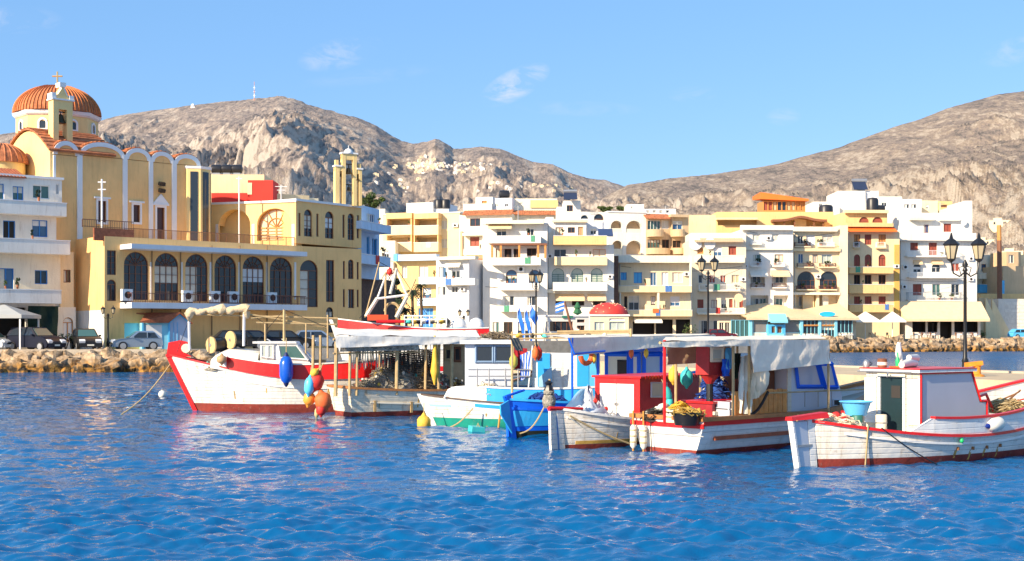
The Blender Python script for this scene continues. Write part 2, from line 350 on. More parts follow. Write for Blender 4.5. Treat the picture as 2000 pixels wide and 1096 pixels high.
def hill(name, tab, px0, px1, ppx, nr, D0, R, m, seed, big, amp, pw):
    core = np.arange(max(px0, -60), min(px1, 2060), ppx)
    px = np.concatenate([np.linspace(px0, core[0]-20, 60), core, np.linspace(core[-1]+20, px1, 60)])
    s = np.concatenate([np.linspace(0, 1, nr), 1+np.linspace(.01, .25, 10)])
    P, S = np.meshgrid(px, s)
    rid = interp(tab, P)
    D = D0*(R/D0)**S
    ang = -.002+(653-rid)/FOC*np.clip(S, 0, 1)**pw
    x = (P-1000)/FOC*D; y = D
    env = np.clip(np.sin(np.clip(S, 0, 1)*math.pi)**.7, 0, 1)*(1-.5*np.clip(S, 0, 1))+.02
    env = np.minimum(env, 1)*np.clip((655-rid)/120, .1, 1)
    z0 = EYE+ang*D-np.clip(S-1, 0, 1)**1.0*R*.55
    q = 1/big
    yy = y*.15+(EYE+ang*D)*.55
    wx = x+big*.35*fbm(x*q*.8+seed, y*q*.8, 3); wy = yy+big*.35*fbm(x*q*.8+40, y*q*.8+seed, 3)
    gully = fbm((wx+wy*1.3)*q*1.3, (wy*1.5-wx*.15)*q*.9+seed, 5, True, .5)
    mid = fbm(wx*q*3.6+9, wy*q*3.0+seed, 6, True, .58)
    fine = fbm(x*q*15+3, yy*q*13+seed, 4, True, .62)
    rock = np.clip(fbm(x*q*1.5+70+seed, yy*q*1.5, 4)*2.6-.85, .18, 1)
    dz = amp*((gully-.6)*1.5*env + (mid-.6)*.80*rock*np.maximum(env, .07) + (fine-.6)*.36*np.maximum(rock, .4)*np.maximum(env, .10))
    o = gridmesh(name, x, y, z0+dz, m)
    tag(o, kind='structure')
    return px, s, x, y, z0+dz
HM1 = hillmat('far_hill_rock', (.61, .53, .45), (.20, .18, .168), .012)
HM2 = hillmat('near_hill_rock', (.62, .53, .43), (.20, .178, .16), .018)
HILL1 = hill('hill_terrain', L_R, -2500, 1700, 1.9, 330, 420, 2700, HM1, 3, 260, 120, .72)
HILL2 = hill('hill_terrain', R_R, 1020, 5200, 1.9, 330, 330, 1900, HM2, 11, 200, 75, .78)
# ------------------------------------------------------------------ facades: positions are read off the photograph, then everything is built as real depth
class Frame:
    """a vertical plane through (x0,y0) heading rz; local x runs along it, local y away from the viewer"""
    def __init__(s, x0, y0, rz, base=0.0, root=None):
        s.o = (x0, y0); s.rz = rz; s.base = base; s.root = root; s.d = (math.cos(rz), math.sin(rz)); s.n = (-math.sin(rz), math.cos(rz))
    def lx(s, px, off=0.0):
        k = (px-1000)/FOC
        return (k*(s.o[1]+s.n[1]*off)-s.o[0]-s.n[0]*off)/(s.d[0]-k*s.d[1])
    def D(s, px, off=0.0): return s.o[1]+s.d[1]*s.lx(px, off)+s.n[1]*off
    def z(s, px, py, off=0.0): return Z(py, s.D(px, off))-s.base
    def at(s, px, py, off=0.0): return (s.lx(px, off), off, s.z(px, py, off))

def frame_from(pxl, Dl, pxr, Dr):
    x0, y0, x1, y1 = X(pxl, Dl), Dl, X(pxr, Dr), Dr
    return x0, y0, math.atan2(y1-y0, x1-x0)

BALC = []
class Building(Frame):
    rd = random.Random(21)
    def __init__(s, name, label, cat, pxl, Dl, pxr, Dr, group=None, parent=None):
        x0, y0, rz = frame_from(pxl, Dl, pxr, Dr); base = gz(min(Dl, Dr))-.05
        super().__init__(x0, y0, rz, base)
        s.root = thing(name, label, cat, (x0, y0, base), rz, group); s.last = None; s.wm = WHITE
    def block(s, m, px0, px1, ptop, pbot=None, off=0.0, depth=8.0, ops=(), name='wall', parent=None, cornice=None):
        """a wall block; ops = openings (px0,px1,py0,py1,style,framemat,panemat,extra)"""
        s.wm = m
        x0, x1 = s.lx(px0, off), s.lx(px1, off); pc = (px0+px1)/2
        z1 = s.z(pc, ptop, off); z0 = -.4 if pbot is None else s.z(pc, pbot, off)
        O = []
        for o in ops:
            a, b = s.lx(o[0], off), s.lx(o[1], off); q = (o[0]+o[1])/2
            t, u = s.z(q, o[2], off), s.z(q, o[3], off)
            a = max(a, x0+.02); b = min(b, x1-.02); t = min(t, z1-.03); u = max(u, z0+.03)
            O.append((a, b, u, t)+tuple(o[4:]))
        xs = sorted({x0, x1, *[v for o in O for v in o[:2]]}); zs = sorted({z0, z1, *[v for o in O for v in o[2:4]]})
        b = MB()
        for i in range(len(xs)-1):
            for j in range(len(zs)-1):
                cx, cz = (xs[i]+xs[i+1])/2, (zs[j]+zs[j+1])/2
                if any(o[0] < cx < o[1] and o[2] < cz < o[3] for o in O): continue
                b.poly([(xs[i], off, zs[j]), (xs[i+1], off, zs[j]), (xs[i+1], off, zs[j+1]), (xs[i], off, zs[j+1])])
        y1 = off+depth
        b.poly([(x0, off, z0), (x0, off, z1), (x0, y1, z1), (x0, y1, z0)]); b.poly([(x1, off, z0), (x1, y1, z0), (x1, y1, z1), (x1, off, z1)])
        b.poly([(x0, off, z1), (x1, off, z1), (x1, y1, z1), (x0, y1, z1)]); b.poly([(x1, y1, z0), (x0, y1, z0), (x0, y1, z1), (x1, y1, z1)])
        if pbot is not None: b.poly([(x0, off, z0), (x0, y1, z0), (x1, y1, z0), (x1, off, z0)])
        for (a, c, u, t, *r) in O:
            st = r[0] if r else 'rect'; dp = 1.3 if st in ('deep', 'archdeep') else .22
            if st.startswith('arch'):
                rad = (c-a)/2; rz_ = min(rad, t-u-.1); cx = (a+c)/2; k = 12
                arc = [(cx-rad*math.cos(math.pi*i/k), t-rz_+rz_*math.sin(math.pi*i/k)) for i in range(k+1)]
                for i in range(k):
                    (ax, az), (bx, bz) = arc[i], arc[i+1]
                    b.poly([(ax, off, az), (bx, off, bz), (bx, off, t), (ax, off, t)])
                    b.poly([(ax, off, az), (ax, off+dp, az), (bx, off+dp, bz), (bx, off, bz)])
                b.poly([(a, off, u), (a, off+dp, u), (a, off+dp, t-rz_), (a, off, t-rz_)]); b.poly([(c, off, u), (c, off, t-rz_), (c, off+dp, t-rz_), (c, off+dp, u)])
            else:
                b.poly([(a, off, u), (a, off+dp, u), (a, off+dp, t), (a, off, t)]); b.poly([(c, off, u), (c, off, t), (c, off+dp, t), (c, off+dp, u)])
                b.poly([(a, off, t), (a, off+dp, t), (c, off+dp, t), (c, off, t)])
            b.poly([(a, off, u), (c, off, u), (c, off+dp, u), (a, off+dp, u)])
            if st in ('deep', 'archdeep'):
                b.poly([(a-.01, off+dp, u), (c+.01, off+dp, u), (c+.01, off+dp, t), (a-.01, off+dp, t)])
        w_ = b.build(name, m, parent or s.root)
        if cornice:
            box('cornice', cornice, w_, x0-.12, x1+.12, off-.14, off+depth+.1, z1-.02, z1+.16)
        dpp = 1.27
        for (a, c, u, t, *r) in O:
            st = r[0] if r else 'rect'
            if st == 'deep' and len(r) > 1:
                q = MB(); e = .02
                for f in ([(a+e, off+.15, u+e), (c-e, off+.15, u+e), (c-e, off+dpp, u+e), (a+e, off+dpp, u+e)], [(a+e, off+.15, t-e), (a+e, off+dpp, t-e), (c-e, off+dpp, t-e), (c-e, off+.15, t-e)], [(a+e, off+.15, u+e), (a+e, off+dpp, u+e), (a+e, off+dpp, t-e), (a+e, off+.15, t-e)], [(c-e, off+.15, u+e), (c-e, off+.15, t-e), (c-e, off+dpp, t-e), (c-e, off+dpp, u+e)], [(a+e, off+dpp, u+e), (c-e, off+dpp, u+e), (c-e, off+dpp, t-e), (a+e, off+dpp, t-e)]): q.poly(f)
                q.build('painted_shade_lining', r[1], w_)  # near-black lining: the interior's shade is painted into its colour
            if st == 'archdeep' and len(r) > 1: box('recess_back', r[1], w_, a+.01, c-.01, off+1.20, off+1.28, u+.01, t-.01)
            if st in ('deep', 'archdeep', 'hole'): continue
            fm = r[1] if len(r) > 1 and r[1] else TRIM; pm_ = r[2] if len(r) > 2 and r[2] else GLASS; ex = r[3] if len(r) > 3 else ''
            s.window(a, c, u, t, off, st, fm, pm_, ex)
        return w_
    def window(s, a, c, u, t, off, st='rect', fm=None, pm_=None, ex='', parent=None):
        fm = fm or TRIM; pm_ = pm_ or GLASS
        g = .055 if (c-a) < 3 else .11
        y0, y1 = off+.10, off+.17
        b = MB()
        nm = 'door' if 'D' in ex else 'window'
        arch = st.startswith('arch'); rad = (c-a)/2; rz_ = min(rad, t-u-.1); cx = (a+c)/2; ts = t-rz_ if arch else t
        b.box(a, a+g, y0, y1, u, ts); b.box(c-g, c, y0, y1, u, ts); b.box(a+g, c-g, y0, y1, u, u+g)
        if arch:
            k = 12; o1 = [(cx-rad*math.cos(math.pi*i/k), ts+rz_*math.sin(math.pi*i/k)) for i in range(k+1)]
            o2 = [(cx-(rad-g)*math.cos(math.pi*i/k), ts+(rz_-g)*math.sin(math.pi*i/k)) for i in range(k+1)]
            for i in range(k):
                b.rings([[(q[0], y0, q[1]), (q[0], y1, q[1]), (w[0], y1, w[1]), (w[0], y0, w[1])] for q, w in ((o1[i], o2[i]), (o1[i+1], o2[i+1]))])
            b.box(a+g, c-g, y0+.002, y1, ts-g/2, ts+g/2)
            if 'F' in ex:
                for i in range(1, 6):
                    an = math.pi*i/6; b.tube([(cx, y0+.03, ts), (cx-(rad-g)*math.cos(an), y0+.03, ts+(rz_-g)*math.sin(an))], g*.4, 4)
                b.tube([(cx-(rad*.5)*math.cos(math.pi*i/8), y0+.03, ts+rz_*.5*math.sin(math.pi*i/8)) for i in range(9)], g*.4, 4)
        else: b.box(a+g, c-g, y0, y1, t-g, t)
        nv = 1 if (c-a) < 1.9 else (3 if (c-a) < 3.4 else 5)
        if 'N' in ex: nv = 0
        for i in range(nv):
            x = a+(c-a)*(i+1)/(nv+1); b.box(x-g/2, x+g/2, y0+.004, y1, u+g, ts-(0 if arch else g))
        if 'G' in ex:
            for i in range(1, 4): zz = u+(ts-u)*i/4; b.box(a+g, c-g, y0+.008, y1, zz-g*.3, zz+g*.3)
        w_ = b.build(nm, fm, parent or s.root); s.last = w_
        pb = MB(); pb.box(a+.01, c-.01, y1+.01, y1+.05, u+.01, ts)
        if arch: pb.prism([(cx-(rad-.02)*math.cos(math.pi*i/12), ts+(rz_-.02)*math.sin(math.pi*i/12)) for i in range(13)], y1+.01, y1+.05)
        pb.build('pane', pm_, w_)
        if pm_ in (GLASS, GLASSB, GLASSG) and c-a < 2.2 and s.rd.random() < .5:      # a curtain or half drawn blind
            k_ = s.rd.random(); x_ = a+(c-a)*s.rd.uniform(.25, .6); zz = u+(ts-u)*s.rd.uniform(.35, .7)
            if k_ < .5: box('curtain', BLIND, w_, a+g, x_, y1+.002, y1+.008, u+g, ts-g*.5)
            else: box('roller_blind', BLIND if k_ < .8 else TRIM, w_, a+g, c-g, y1+.002, y1+.008, zz, ts-g*.5)
        if 'S' in ex or 's' in ex:                      # open shutters either side
            sm = REDW if 's' in ex else BLUEP if 'b' in ex else s.shm if hasattr(s, 'shm') else REDW
            wd = min(.45, (c-a)*.5)
            for (p, q) in ((a-wd, a-.01), (c+.01, c+wd)):
                sb = MB(); sb.box(p, q, off-.05, off-.01, u, ts)
                for i in range(6): zz = u+(ts-u)*(i+.5)/6; sb.box(p+.05, q-.05, off-.07, off-.05, zz-.04, zz+.04)
                sb.build('shutter', sm, w_)
        if 'A' in ex:                                   # wide sill
            box('sill', TRIM, w_, a-.1, c+.1, off-.1, off+.1, u-.08, u-.005)
        return w_
    def balcony(s, px0, px1, ptop, pbot, proj=1.1, style='solid', m=None, rm=None, off=0.0, rnd=False, name='balcony'):
        m = m or s.wm; x0, x1 = s.lx(px0, off-proj), s.lx(px1, off-proj); pc = (px0+px1)/2
        zt, zb = s.z(pc, ptop, off-proj), s.z(pc, pbot, off-proj); y0, y1 = off-proj, off-.003
        b = MB()
        BALC.append((s, x0, x1, y0, zt, zb, style))
        if style == 'solid':
            b.box(x0, x1, y0, y1, zb, zb+.16); b.box(x0, x1, y0, y0+.12, zb+.16, zt)
            b.box(x0, x0+.12, y0+.12, y1, zb+.16, zt); b.box(x1-.12, x1, y0+.12, y1, zb+.16, zt)
            o = b.build(name, m, s.root)
            box('coping', TRIM if m is not TRIM else WHITE, o, x0-.04, x1+.04, y0-.04, y0+.16, zt+.001, zt+.06)
        else:
            b.box(x0, x1, y0, y1, zb-.02, zb+.15); o = b.build(name, m, s.root)
            s.rail(o, x0+.04, x1-.04, y0+.06, y1, zb+.15, zt, rm or RAILM)
        return o
    def rail(s, parent, x0, x1, y0, y1, z0, z1, m, step=None, ends=True):
        r = MB(); r.box(x0, x1, y0-.02, y0+.02, z1-.05, z1); r.box(x0, x1, y0-.015, y0+.015, z0+.06, z0+.10)
        n = max(2, int((x1-x0)/(step or .16)))
        for i in range(n+1):
            x = x0+(x1-x0)*i/n; w_ = .022 if i % 8 == 0 else .011
            r.box(x-w_, x+w_, y0-w_, y0+w_, z0, z1-.05)
        if ends and y1 > y0:
            for x in (x0, x1):
                r.box(x-.02, x+.02, y0, y1, z1-.05, z1-.001)
                for i in range(1, 6): y = y0+(y1-y0)*i/6; r.box(x-.011, x+.011, y-.011, y+.011, z0, z1-.05)
        return r.build('railing', m, parent)
    def slab(s, px0, px1, ptop, pbot, m, proj=.6, off=0.0, name='ledge', depth=None):
        x0, x1 = s.lx(px0, off-proj), s.lx(px1, off-proj); pc = (px0+px1)/2
        return box(name, m, s.root, x0, x1, off-proj, off-.003 if depth is None else off-proj+depth, s.z(pc, pbot, off-proj), s.z(pc, ptop, off-proj))
    def awning(s, px0, px1, ptop, pbot, m, proj=1.5, off=0.0, val=.22, parent=None):
        x0, x1 = s.lx(px0, off), s.lx(px1, off); pc = (px0+px1)/2; zt = s.z(pc, ptop, off); zb = s.z(pc, pbot, off-proj)
        b = MB(); k = 7
        for sg in (0,):
            b.rings([[(x0, off-.02, zt), (x0, off-proj, zb+val), (x0, off-proj, zb), (x0, off-proj+.03, zb), (x0, off-proj+.03, zb+val-.03), (x0, off-.02, zt-.05)],
                     [(x1, off-.02, zt), (x1, off-proj, zb+val), (x1, off-proj, zb), (x1, off-proj+.03, zb), (x1, off-proj+.03, zb+val-.03), (x1, off-.02, zt-.05)]])
        for x in (x0, x1): b.poly([(x, off-.02, zt-.05), (x, off-proj+.03, zb+val-.03), (x, off-.02, zb+val-.03)])
        return b.build('awning', m, parent or s.root)
    def tiles(s, px0, px1, ptop, pbot, m=TILE, proj=.5, rise=True, off=0.0, back=.3):
        """a sloping course of roof tiles"""
        x0, x1 = s.lx(px0, off-proj), s.lx(px1, off-proj); pc = (px0+px1)/2; zt = s.z(pc, ptop, off); zb = s.z(pc, pbot, off-proj)
        b = MB(); n = max(3, int((x1-x0)/.24)); w_ = (x1-x0)/n
        b.hexa([(x0, off-proj, zb), (x1, off-proj, zb), (x1, off+back, zt-.12), (x0, off+back, zt-.12), (x0, off-proj, zb+.08), (x1, off-proj, zb+.08), (x1, off+back, zt), (x0, off+back, zt)])
        for i in range(n):
            x = x0+(i+.5)*w_; r = w_*.3
            b.rings([[(x-r, y, z), (x-r*.6, y, z+r*.8), (x+r*.6, y, z+r*.8), (x+r, y, z)] for y, z in ((off-proj-.02, zb+.06), (off+back, zt-.02))])
        return b.build('tile_roof', m, s.root)
    def ac(s, px0, px1, p0, p1, off=0.0, d=.35):
        x0, x1 = s.lx(px0, off), s.lx(px1, off); pc = (px0+px1)/2; z1, z0 = s.z(pc, p0, off), s.z(pc, p1, off)
        o = box('air_conditioner', TRIM, s.root, x0, x1, off-d, off-.02, z0, z1)
        b = MB(); c = ((x0+x1)/2, 0, (z0+z1)/2); r = min(x1-x0, z1-z0)*.36
        b.rings([[(c[0]+r*math.cos(k*math.pi/6), y, c[2]+r*math.sin(k*math.pi/6)) for k in range(12)] for y in (off-d-.03, off-d+.01)])
        b.build('fan_grille', DARK, o)
    def dish(s, px, py, off=0.0, r=.45, m=None):
        x, y, z = s.at(px, py, off); b = MB()
        b.rings([[(x+rr*math.cos(k*math.pi/6), y-.25+dy, z+rr*math.sin(k*math.pi/6)) for k in range(12)] for rr, dy in ((.02, .12), (r*.6, .07), (r, -.03), (r+.01, -.05))])
        b.tube([(x, y, z-r*.3), (x, y-.2, z)], .03, 4); b.build('satellite_dish', m or TRIM, s.root)

def loose(name, label, cat, px, D, z=None, rz=0.0, group=None):
    return thing(name, label, cat, (X(px, D), D, gz(D) if z is None else z), rz, group)

def water_tank(px, py, D, r, L, label, group='black water tanks on the rooftops', vert=False):
    t = thing('water_tank', label, 'water tank', (X(px, D), D, Z(py, D)), 0.1, group)
    b = MB()
    if vert:
        b.lathe([(.02, 0), (r, .05), (r, L*.8), (r*.8, L*.95), (.1, L)], 12); b.build('tank', TANK, t, True)
    else:
        b.rings([[(x, q*r*math.cos(k*math.pi/6), r+.1+q*r*math.sin(k*math.pi/6)) for k in range(12)] for x, q in ((-L/2, .3), (-L/2+.1, .92), (-L/2+.25, 1), (L/2-.25, 1), (L/2-.1, .92), (L/2, .3))])
        b.build('tank', TANK, t, True)
        box('stand', METAL, t, -L*.3, L*.3, -r*.6, r*.6, -.1, .14)
    return t

# ------------------------------------------------------------------ left white and blue house
B = Building('white_house', 'white seafront house with sky blue window frames and deep white balconies', 'house', -60, 97.2, 118, 101.3)
B.block(WHITE, -60, 121, 345, 415, off=.7, depth=2.5, ops=[(-30, 8, 358, 392, 'rect', BLUEP, GLASSG), (25, 46, 364, 391, 'rect', BLUEP, GLASSG, 'D'), (64, 97, 362, 388, 'rect', TRIM, GLASSG), (109, 116, 360, 380)], cornice=TRIM)
B.block(WHITE, -60, 110, 415, 490, off=.5, depth=2.6, ops=[(-22, -2, 430, 470, 'rect', BLUEP), (6, 30, 431, 468, 'rect', BLUEP, DARK, 'D'), (63, 93, 430, 463, 'rect', BLUEP, GLASSB)])
B.block(CREAM2, -60, 118, 490, 574, off=.3, depth=2.7, ops=[(-30, -10, 525, 560, 'rect', BLUEP), (-3, 27, 524, 566, 'rect', BLUEP, GLASSB, 'D'), (68, 93, 528, 555, 'rect', BLUEP, GLASS)])
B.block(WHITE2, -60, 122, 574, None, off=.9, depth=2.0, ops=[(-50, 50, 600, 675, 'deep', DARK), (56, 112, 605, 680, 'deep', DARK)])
B.balcony(-70, 130, 392, 418, 1.3, 'solid', WHITE, off=.6); B.balcony(-70, 137, 467, 494, 1.5, 'solid', WHITE, off=.4)
B.balcony(-70, 120, 566, 592, 1.4, 'solid', WHITE2, off=.4)
B.tiles(-60, 52, 322, 345, TILED, .5, off=.9, back=2.0)
x0, _, z0 = B.at(122, 640, .9)
B.block(CREAM, 118, 144, 492, 600, off=.6, depth=1.2, ops=[(124, 138, 527, 552, 'rect', BROWNW, GLASS)], name='side_wing')
B.block(WHITE, 108, 148, 600, None, off=.6, depth=1.2, ops=[(123, 143, 620, 668, 'arch', ORW, TRIM, 'D')], name='side_wing')
# green netting under the balcony
nb = MB(); P = []
for i in range(9):
    z = B.z(85, 598+i*9, -.3); P.append([(B.lx(55+j*6.5, -.3), -.3+.12*math.sin(j*1.3+i*.4)+.05*math.sin(i+j*3), z-.25*abs(math.sin(j*.7))*(1 if i == 8 else 0)) for j in range(10)])
nb.grid(P); nb.grid([[(x, y+.02, z) for x, y, z in r] for r in P])
tag(nb.build('shade_net', mat('dark_green_net', (.012, .035, .025), .9, .3, 2), B.root, True))
# grey parasol roof
t = loose('cafe_parasol', 'large square grey parasol standing in front of the white and blue house', 'parasol', 8, 97.2)
b = MB(); r = 2.0
b.rings([[(-r, -r, 2.35), (r, -r, 2.35), (r, r, 2.35), (-r, r, 2.35)], [(-r, -r, 2.6), (r, -r, 2.6), (r, r, 2.6), (-r, r, 2.6)], [(-.1, -.1, 3.35), (.1, -.1, 3.35), (.1, .1, 3.35), (-.1, .1, 3.35)]])
b.build('canopy', mat('grey_canvas', (.42, .43, .42), .8, .08), t)
for sx in (-1, 1):
    for sy in (-1, 1): box('post', TRIM, t, sx*1.85-.05, sx*1.85+.05, sy*1.85-.05, sy*1.85+.05, 0, 2.4)

# ------------------------------------------------------------------ yellow hall (arcade block), its frame is the long shaded facade
hx, hy, hr = frame_from(204, 100.0, 577, 111.35)
H_ = Building('yellow_hall', 'long yellow waterfront hall with six arched windows between two white-edged balcony slabs', 'building', 204, 100.0, 577, 111.35)
arch = [(242, 290), (302, 349), (362, 406), (419, 462), (474, 516), (527, 571)]
ops = [(a, b_, 492+i*2.2, 586+i*1.5, 'arch', BROWNW, GLASS, 'FG') for i, (a, b_) in enumerate(arch)]
ops += [(209, 227, 489, 537, 'rect', BROWNW, GLASS, 'G'), (209, 227, 546, 588, 'arch', BROWNW, GLASS)]
ops += [(586, 621, 508, 600, 'arch', BROWNW, GLASS, 'G'), (637, 653, 508, 590, 'rect', BROWNW, GLASS, 'G'), (680, 691, 507, 545, 'arch', BROWNW, GLASS, 'G'),
        (670, 674, 510, 545, 'rect', BROWNW, GLASSB, 'N'), (697, 701, 512, 546, 'rect', BROWNW, GLASSB, 'N'), (680, 692, 565, 602, 'rect', BROWNW, GLASS), (670, 674, 565, 600, 'rect', BROWNW, GLASSB, 'N'),
        (697, 701, 566, 600, 'rect', BROWNW, GLASSB, 'N'), (637, 651, 600, 650, 'arch', BLACK, GLASS, 'G'), (243, 273, 631, 672, 'rect', TEALP, TEALP, 'N')]
H_.block(HALLY, 204, 706, 474, None, depth=6, ops=ops)
for (a, b_) in arch:                                    # white reveals to the right of each arch
    x = H_.lx(b_+5); box('pilaster_strip', TRIM, H_.root, x-.09, x+.09, -.06, -.004, H_.z(b_, 585), H_.z(b_, 512))
for px in (296, 352, 413, 468, 521):
    x = H_.lx(px); b = MB(); b.tube([(x, -.07, H_.z(px, 655)), (x, -.07, H_.z(px, 480))], .045, 6); b.build('downpipe', mat('brown_pipe', (.25, .16, .08), .6), H_.root)
# end wall toward the sun, white below
xl = 0.0
base_m = wallm('plaster_white_base', (.80, .78, .72))
b = MB(); zt = H_.z(204, 606)
b.box(-.03, -.004, .0, 6.0, -.4, zt); b.build('white_plinth', base_m, H_.root)
# slabs and rails (2.4 m deep)
for (pt, pb, rt) in ((476, 487, None), (590, 603, 571)):
    off = -1.9; x0, x1 = H_.lx(257 if rt else 257, off), H_.lx(600, off)
    zt, zb = H_.z(430, pt+ (8 if not rt else 3), off), H_.z(430, pb+(6 if not rt else 1), off)
    o = box('balcony', mat('slab_white', (.72, .74, .78), .7, .06, 1, streak=.25, dcol=(.35, .33, .30)), H_.root, x0, x1, off, -.003, zb, zt)
    if rt:
        H_.rail(o, x0+.06, x1-.06, off+.08, -.05, zt, H_.z(430, 575, off), RAILM, .14)
        b = MB(); P0 = H_.lx(236, off)
        for px in (247, 365, 419, 455, 530):
            x = H_.lx(px, -.9); z0 = zt; oo = box('air_conditioner', TRIM, H_.root, x-.42, x+.42, -1.1, -.75, z0+.12, z0+1.0)
            m_ = MB(); m_.rings([[(x+.02+.27*math.cos(k*math.pi/6), y, z0+.56+.27*math.sin(k*math.pi/6)) for k in range(12)] for y in (-1.12, -1.08)]); m_.build('fan_grille', DARK, oo)
            box('bracket', BLACK, oo, x-.4, x+.4, -1.08, -.77, z0, z0+.12)
        for px in (381, 437, 489, 560):
            x = H_.lx(px, -1.0); oo = box('table', BROWNW, H_.root, x-.5, x+.5, -1.3, -.7, zt+.68, zt+.74)
            for sx in (-.4, .4): box('leg', BROWNW, oo, x+sx-.03, x+sx+.03, -1.03, -.97, zt, zt+.68)
# terrace floor parapet and rail above the hall
o = box('terrace_parapet', TILED, H_.root, -.8, H_.lx(262), .02, .22, H_.z(230, 470)-.05, H_.z(230, 447))
z0 = H_.z(430, 478); zr = H_.z(430, 455)
bb = MB(); bb.box(H_.lx(262), H_.lx(577), .1, .2, z0, z0+.16); oo = bb.build('terrace_kerb', TILED, H_.root)
H_.rail(oo, H_.lx(262), H_.lx(577), .15, .15, z0+.1, zr, mat('terracotta_rail', (.40, .15, .06), .6), .10)
H_.rail(oo, H_.lx(162), H_.lx(262), .12, .12, H_.z(230, 447), H_.z(210, 430), RAILM, .14)
for i, px in enumerate((385, 450, 537)):
    pass
# olive wall cap line
# upper block on the hall: sunlit front wall with two big arches; frame turned to the camera-left
U = Building('terrace_wing', 'upper yellow wing on the hall with an open arch and a fan-lattice arched window', 'building', 415, 114.0, 577, 111.6)
U.block(HALLP, 412, 577, 397, 486, depth=1.2, ops=[(427, 489, 409, 486, 'hole'), (502, 569, 407, 470, 'hole')], cornice=TRIM)
for (a, c, pt, pb) in ((427, 489, 409, 486), (502, 569, 407, 470)):
    pass
def arch_infill(F, m, a, c, pt, pspring, off=0.0, dp=1.0):
    x0, x1 = F.lx(a, off), F.lx(c, off); t = F.z((a+c)/2, pt, off); ts = F.z((a+c)/2, pspring, off); rad = (x1-x0)/2; cx = (x0+x1)/2; k = 16; b = MB()
    arc = [(cx-rad*math.cos(math.pi*i/k), ts+(t-ts)*math.sin(math.pi*i/k)) for i in range(k+1)]
    for i in range(k):
        (ax, az), (bx, bz) = arc[i], arc[i+1]
        b.rings([[(ax, off+.003, az), (ax, off+.003, t+.01), (ax, off+dp, t+.01), (ax, off+dp, az)], [(bx, off+.003, bz), (bx, off+.003, t+.01), (bx, off+dp, t+.01), (bx, off+dp, bz)]])
    return b.build('arch_head', m, F.root), (x0, x1, ts, t)
arch_infill(U, HALLP, 427, 489, 409, 440); _, q = arch_infill(U, HALLP, 502, 569, 407, 438)
U.window(q[0], q[1], U.z(535, 470), q[3], .25, 'arch', ORW, mat('pale_glass', (.72, .60, .40), .2, .1), 'FG')
U.block(OCH, 412, 577, 400, 486, off=4.2, depth=1.0, ops=[(432, 455, 425, 480, 'rect', BROWNW, GLASSB)], name='inner_wall')
box('loggia_roof', HALLP, U.root, U.lx(412), U.lx(577), 1.2, 4.2, U.z(490, 399), U.z(490, 396))
box('loggia_floor', HALLP, U.root, U.lx(412), U.lx(577), 1.2, 4.2, U.z(490, 486), U.z(490, 483))
for px in (424, 495, 573):
    x = U.lx(px); box('corner_strip', TRIM, U.root, x-.12, x+.12, -.06, -.004, U.z(px, 486), U.z(px, 438))
# shaded side wall continuing the hall facade above terrace level, up to the belfry
S_ = Building('belfry_block', 'shaded olive yellow end block of the hall with arched windows and slit windows', 'building', 578, 111.5, 706, 118.2)
ops = [(594, 610, 409, 462, 'arch', BROWNW, GLASS, 'G'), (635, 652, 413, 466, 'arch', BROWNW, GLASS, 'G'), (679, 692, 417, 469, 'arch', BROWNW, GLASS, 'G')]
ops += [(a, a+4.5, 416+(a-583)*.04, 461+(a-583)*.04, 'rect', BROWNW, GLASSB, 'N') for a in (583, 618, 669, 697)]
S_.block(HALLY, 578, 706, 399, 480, depth=6, ops=ops, cornice=TRIM)
# belfry: thin wall with three openings and bells
BF = Frame(*frame_from(655, 116.0, 707, 117.1)[:2], frame_from(655, 116.0, 707, 117.1)[2], 0)
bt = thing('belfry', 'cream belfry gable with three bell openings on top of the shaded end block', 'belfry', (BF.o[0], BF.o[1], 0), BF.rz)
BF.root = bt
def bfb(b, a, c, t, u, y0=0.0, y1=.5): b.box(BF.lx(a), BF.lx(c), y0, y1, BF.z((a+c)/2, u), BF.z((a+c)/2, t))
b = MB()
for (a, c, t) in ((655, 663.5, 324), (668.5, 675.5, 300), (690, 697, 300), (701.5, 707, 330)): bfb(b, a, c, t, 402)
bfb(b, 668.5, 697, 300, 312, .02, .48); bfb(b, 655, 668, 324, 334, .03, .47); bfb(b, 697.5, 707, 330, 340, .03, .47); bfb(b, 656, 662, 312, 324, .1, .4); bfb(b, 702, 706, 320, 330, .1, .4)
b.build('piers', HALLP, bt)
b = MB()
for (a, c, t) in ((653.5, 668, 322.5), (697, 709, 328.5)): b = MB(); bfb(b, a, c, t, t+3, -.08, .58); b.build('cornice', TRIM, bt)
b = MB(); bfb(b, 667, 699, 298, 301, -.08, .58)
b.build('cornice', TRIM, bt)
x, _, z = BF.at(682.5, 299); b = MB(); b.lathe([(.42, 0), (.40, .15), (.25, .34), (.08, .42), (.03, .44)], 12, (x, .25, z)); b.tube([(x, .25, z+.4), (x, .25, z+.7)], .03, 5); b.build('cupola', TRIM, bt, True)
for (px, py, r) in ((682.5, 341, .42), (682.5, 373, .26), (666, 345, .22), (699.5, 352, .36)):
    x, _, z = BF.at(px, py); b = MB(); b.lathe([(.03, r*1.5), (r*.45, r*1.35), (r*.55, r*.6), (r*.75, r*.2), (r, 0), (r*.8, .02)], 10, (x, .25, z)); b.tube([(x, .25, z+r*1.4), (x, .25, z+r*2.2)], .04, 5)
    b.tube([(x-.3, .25, z+r*2.2), (x+.3, .25, z+r*2.2)], .04, 4)
    b.build('bell', BRONZE, bt, True)

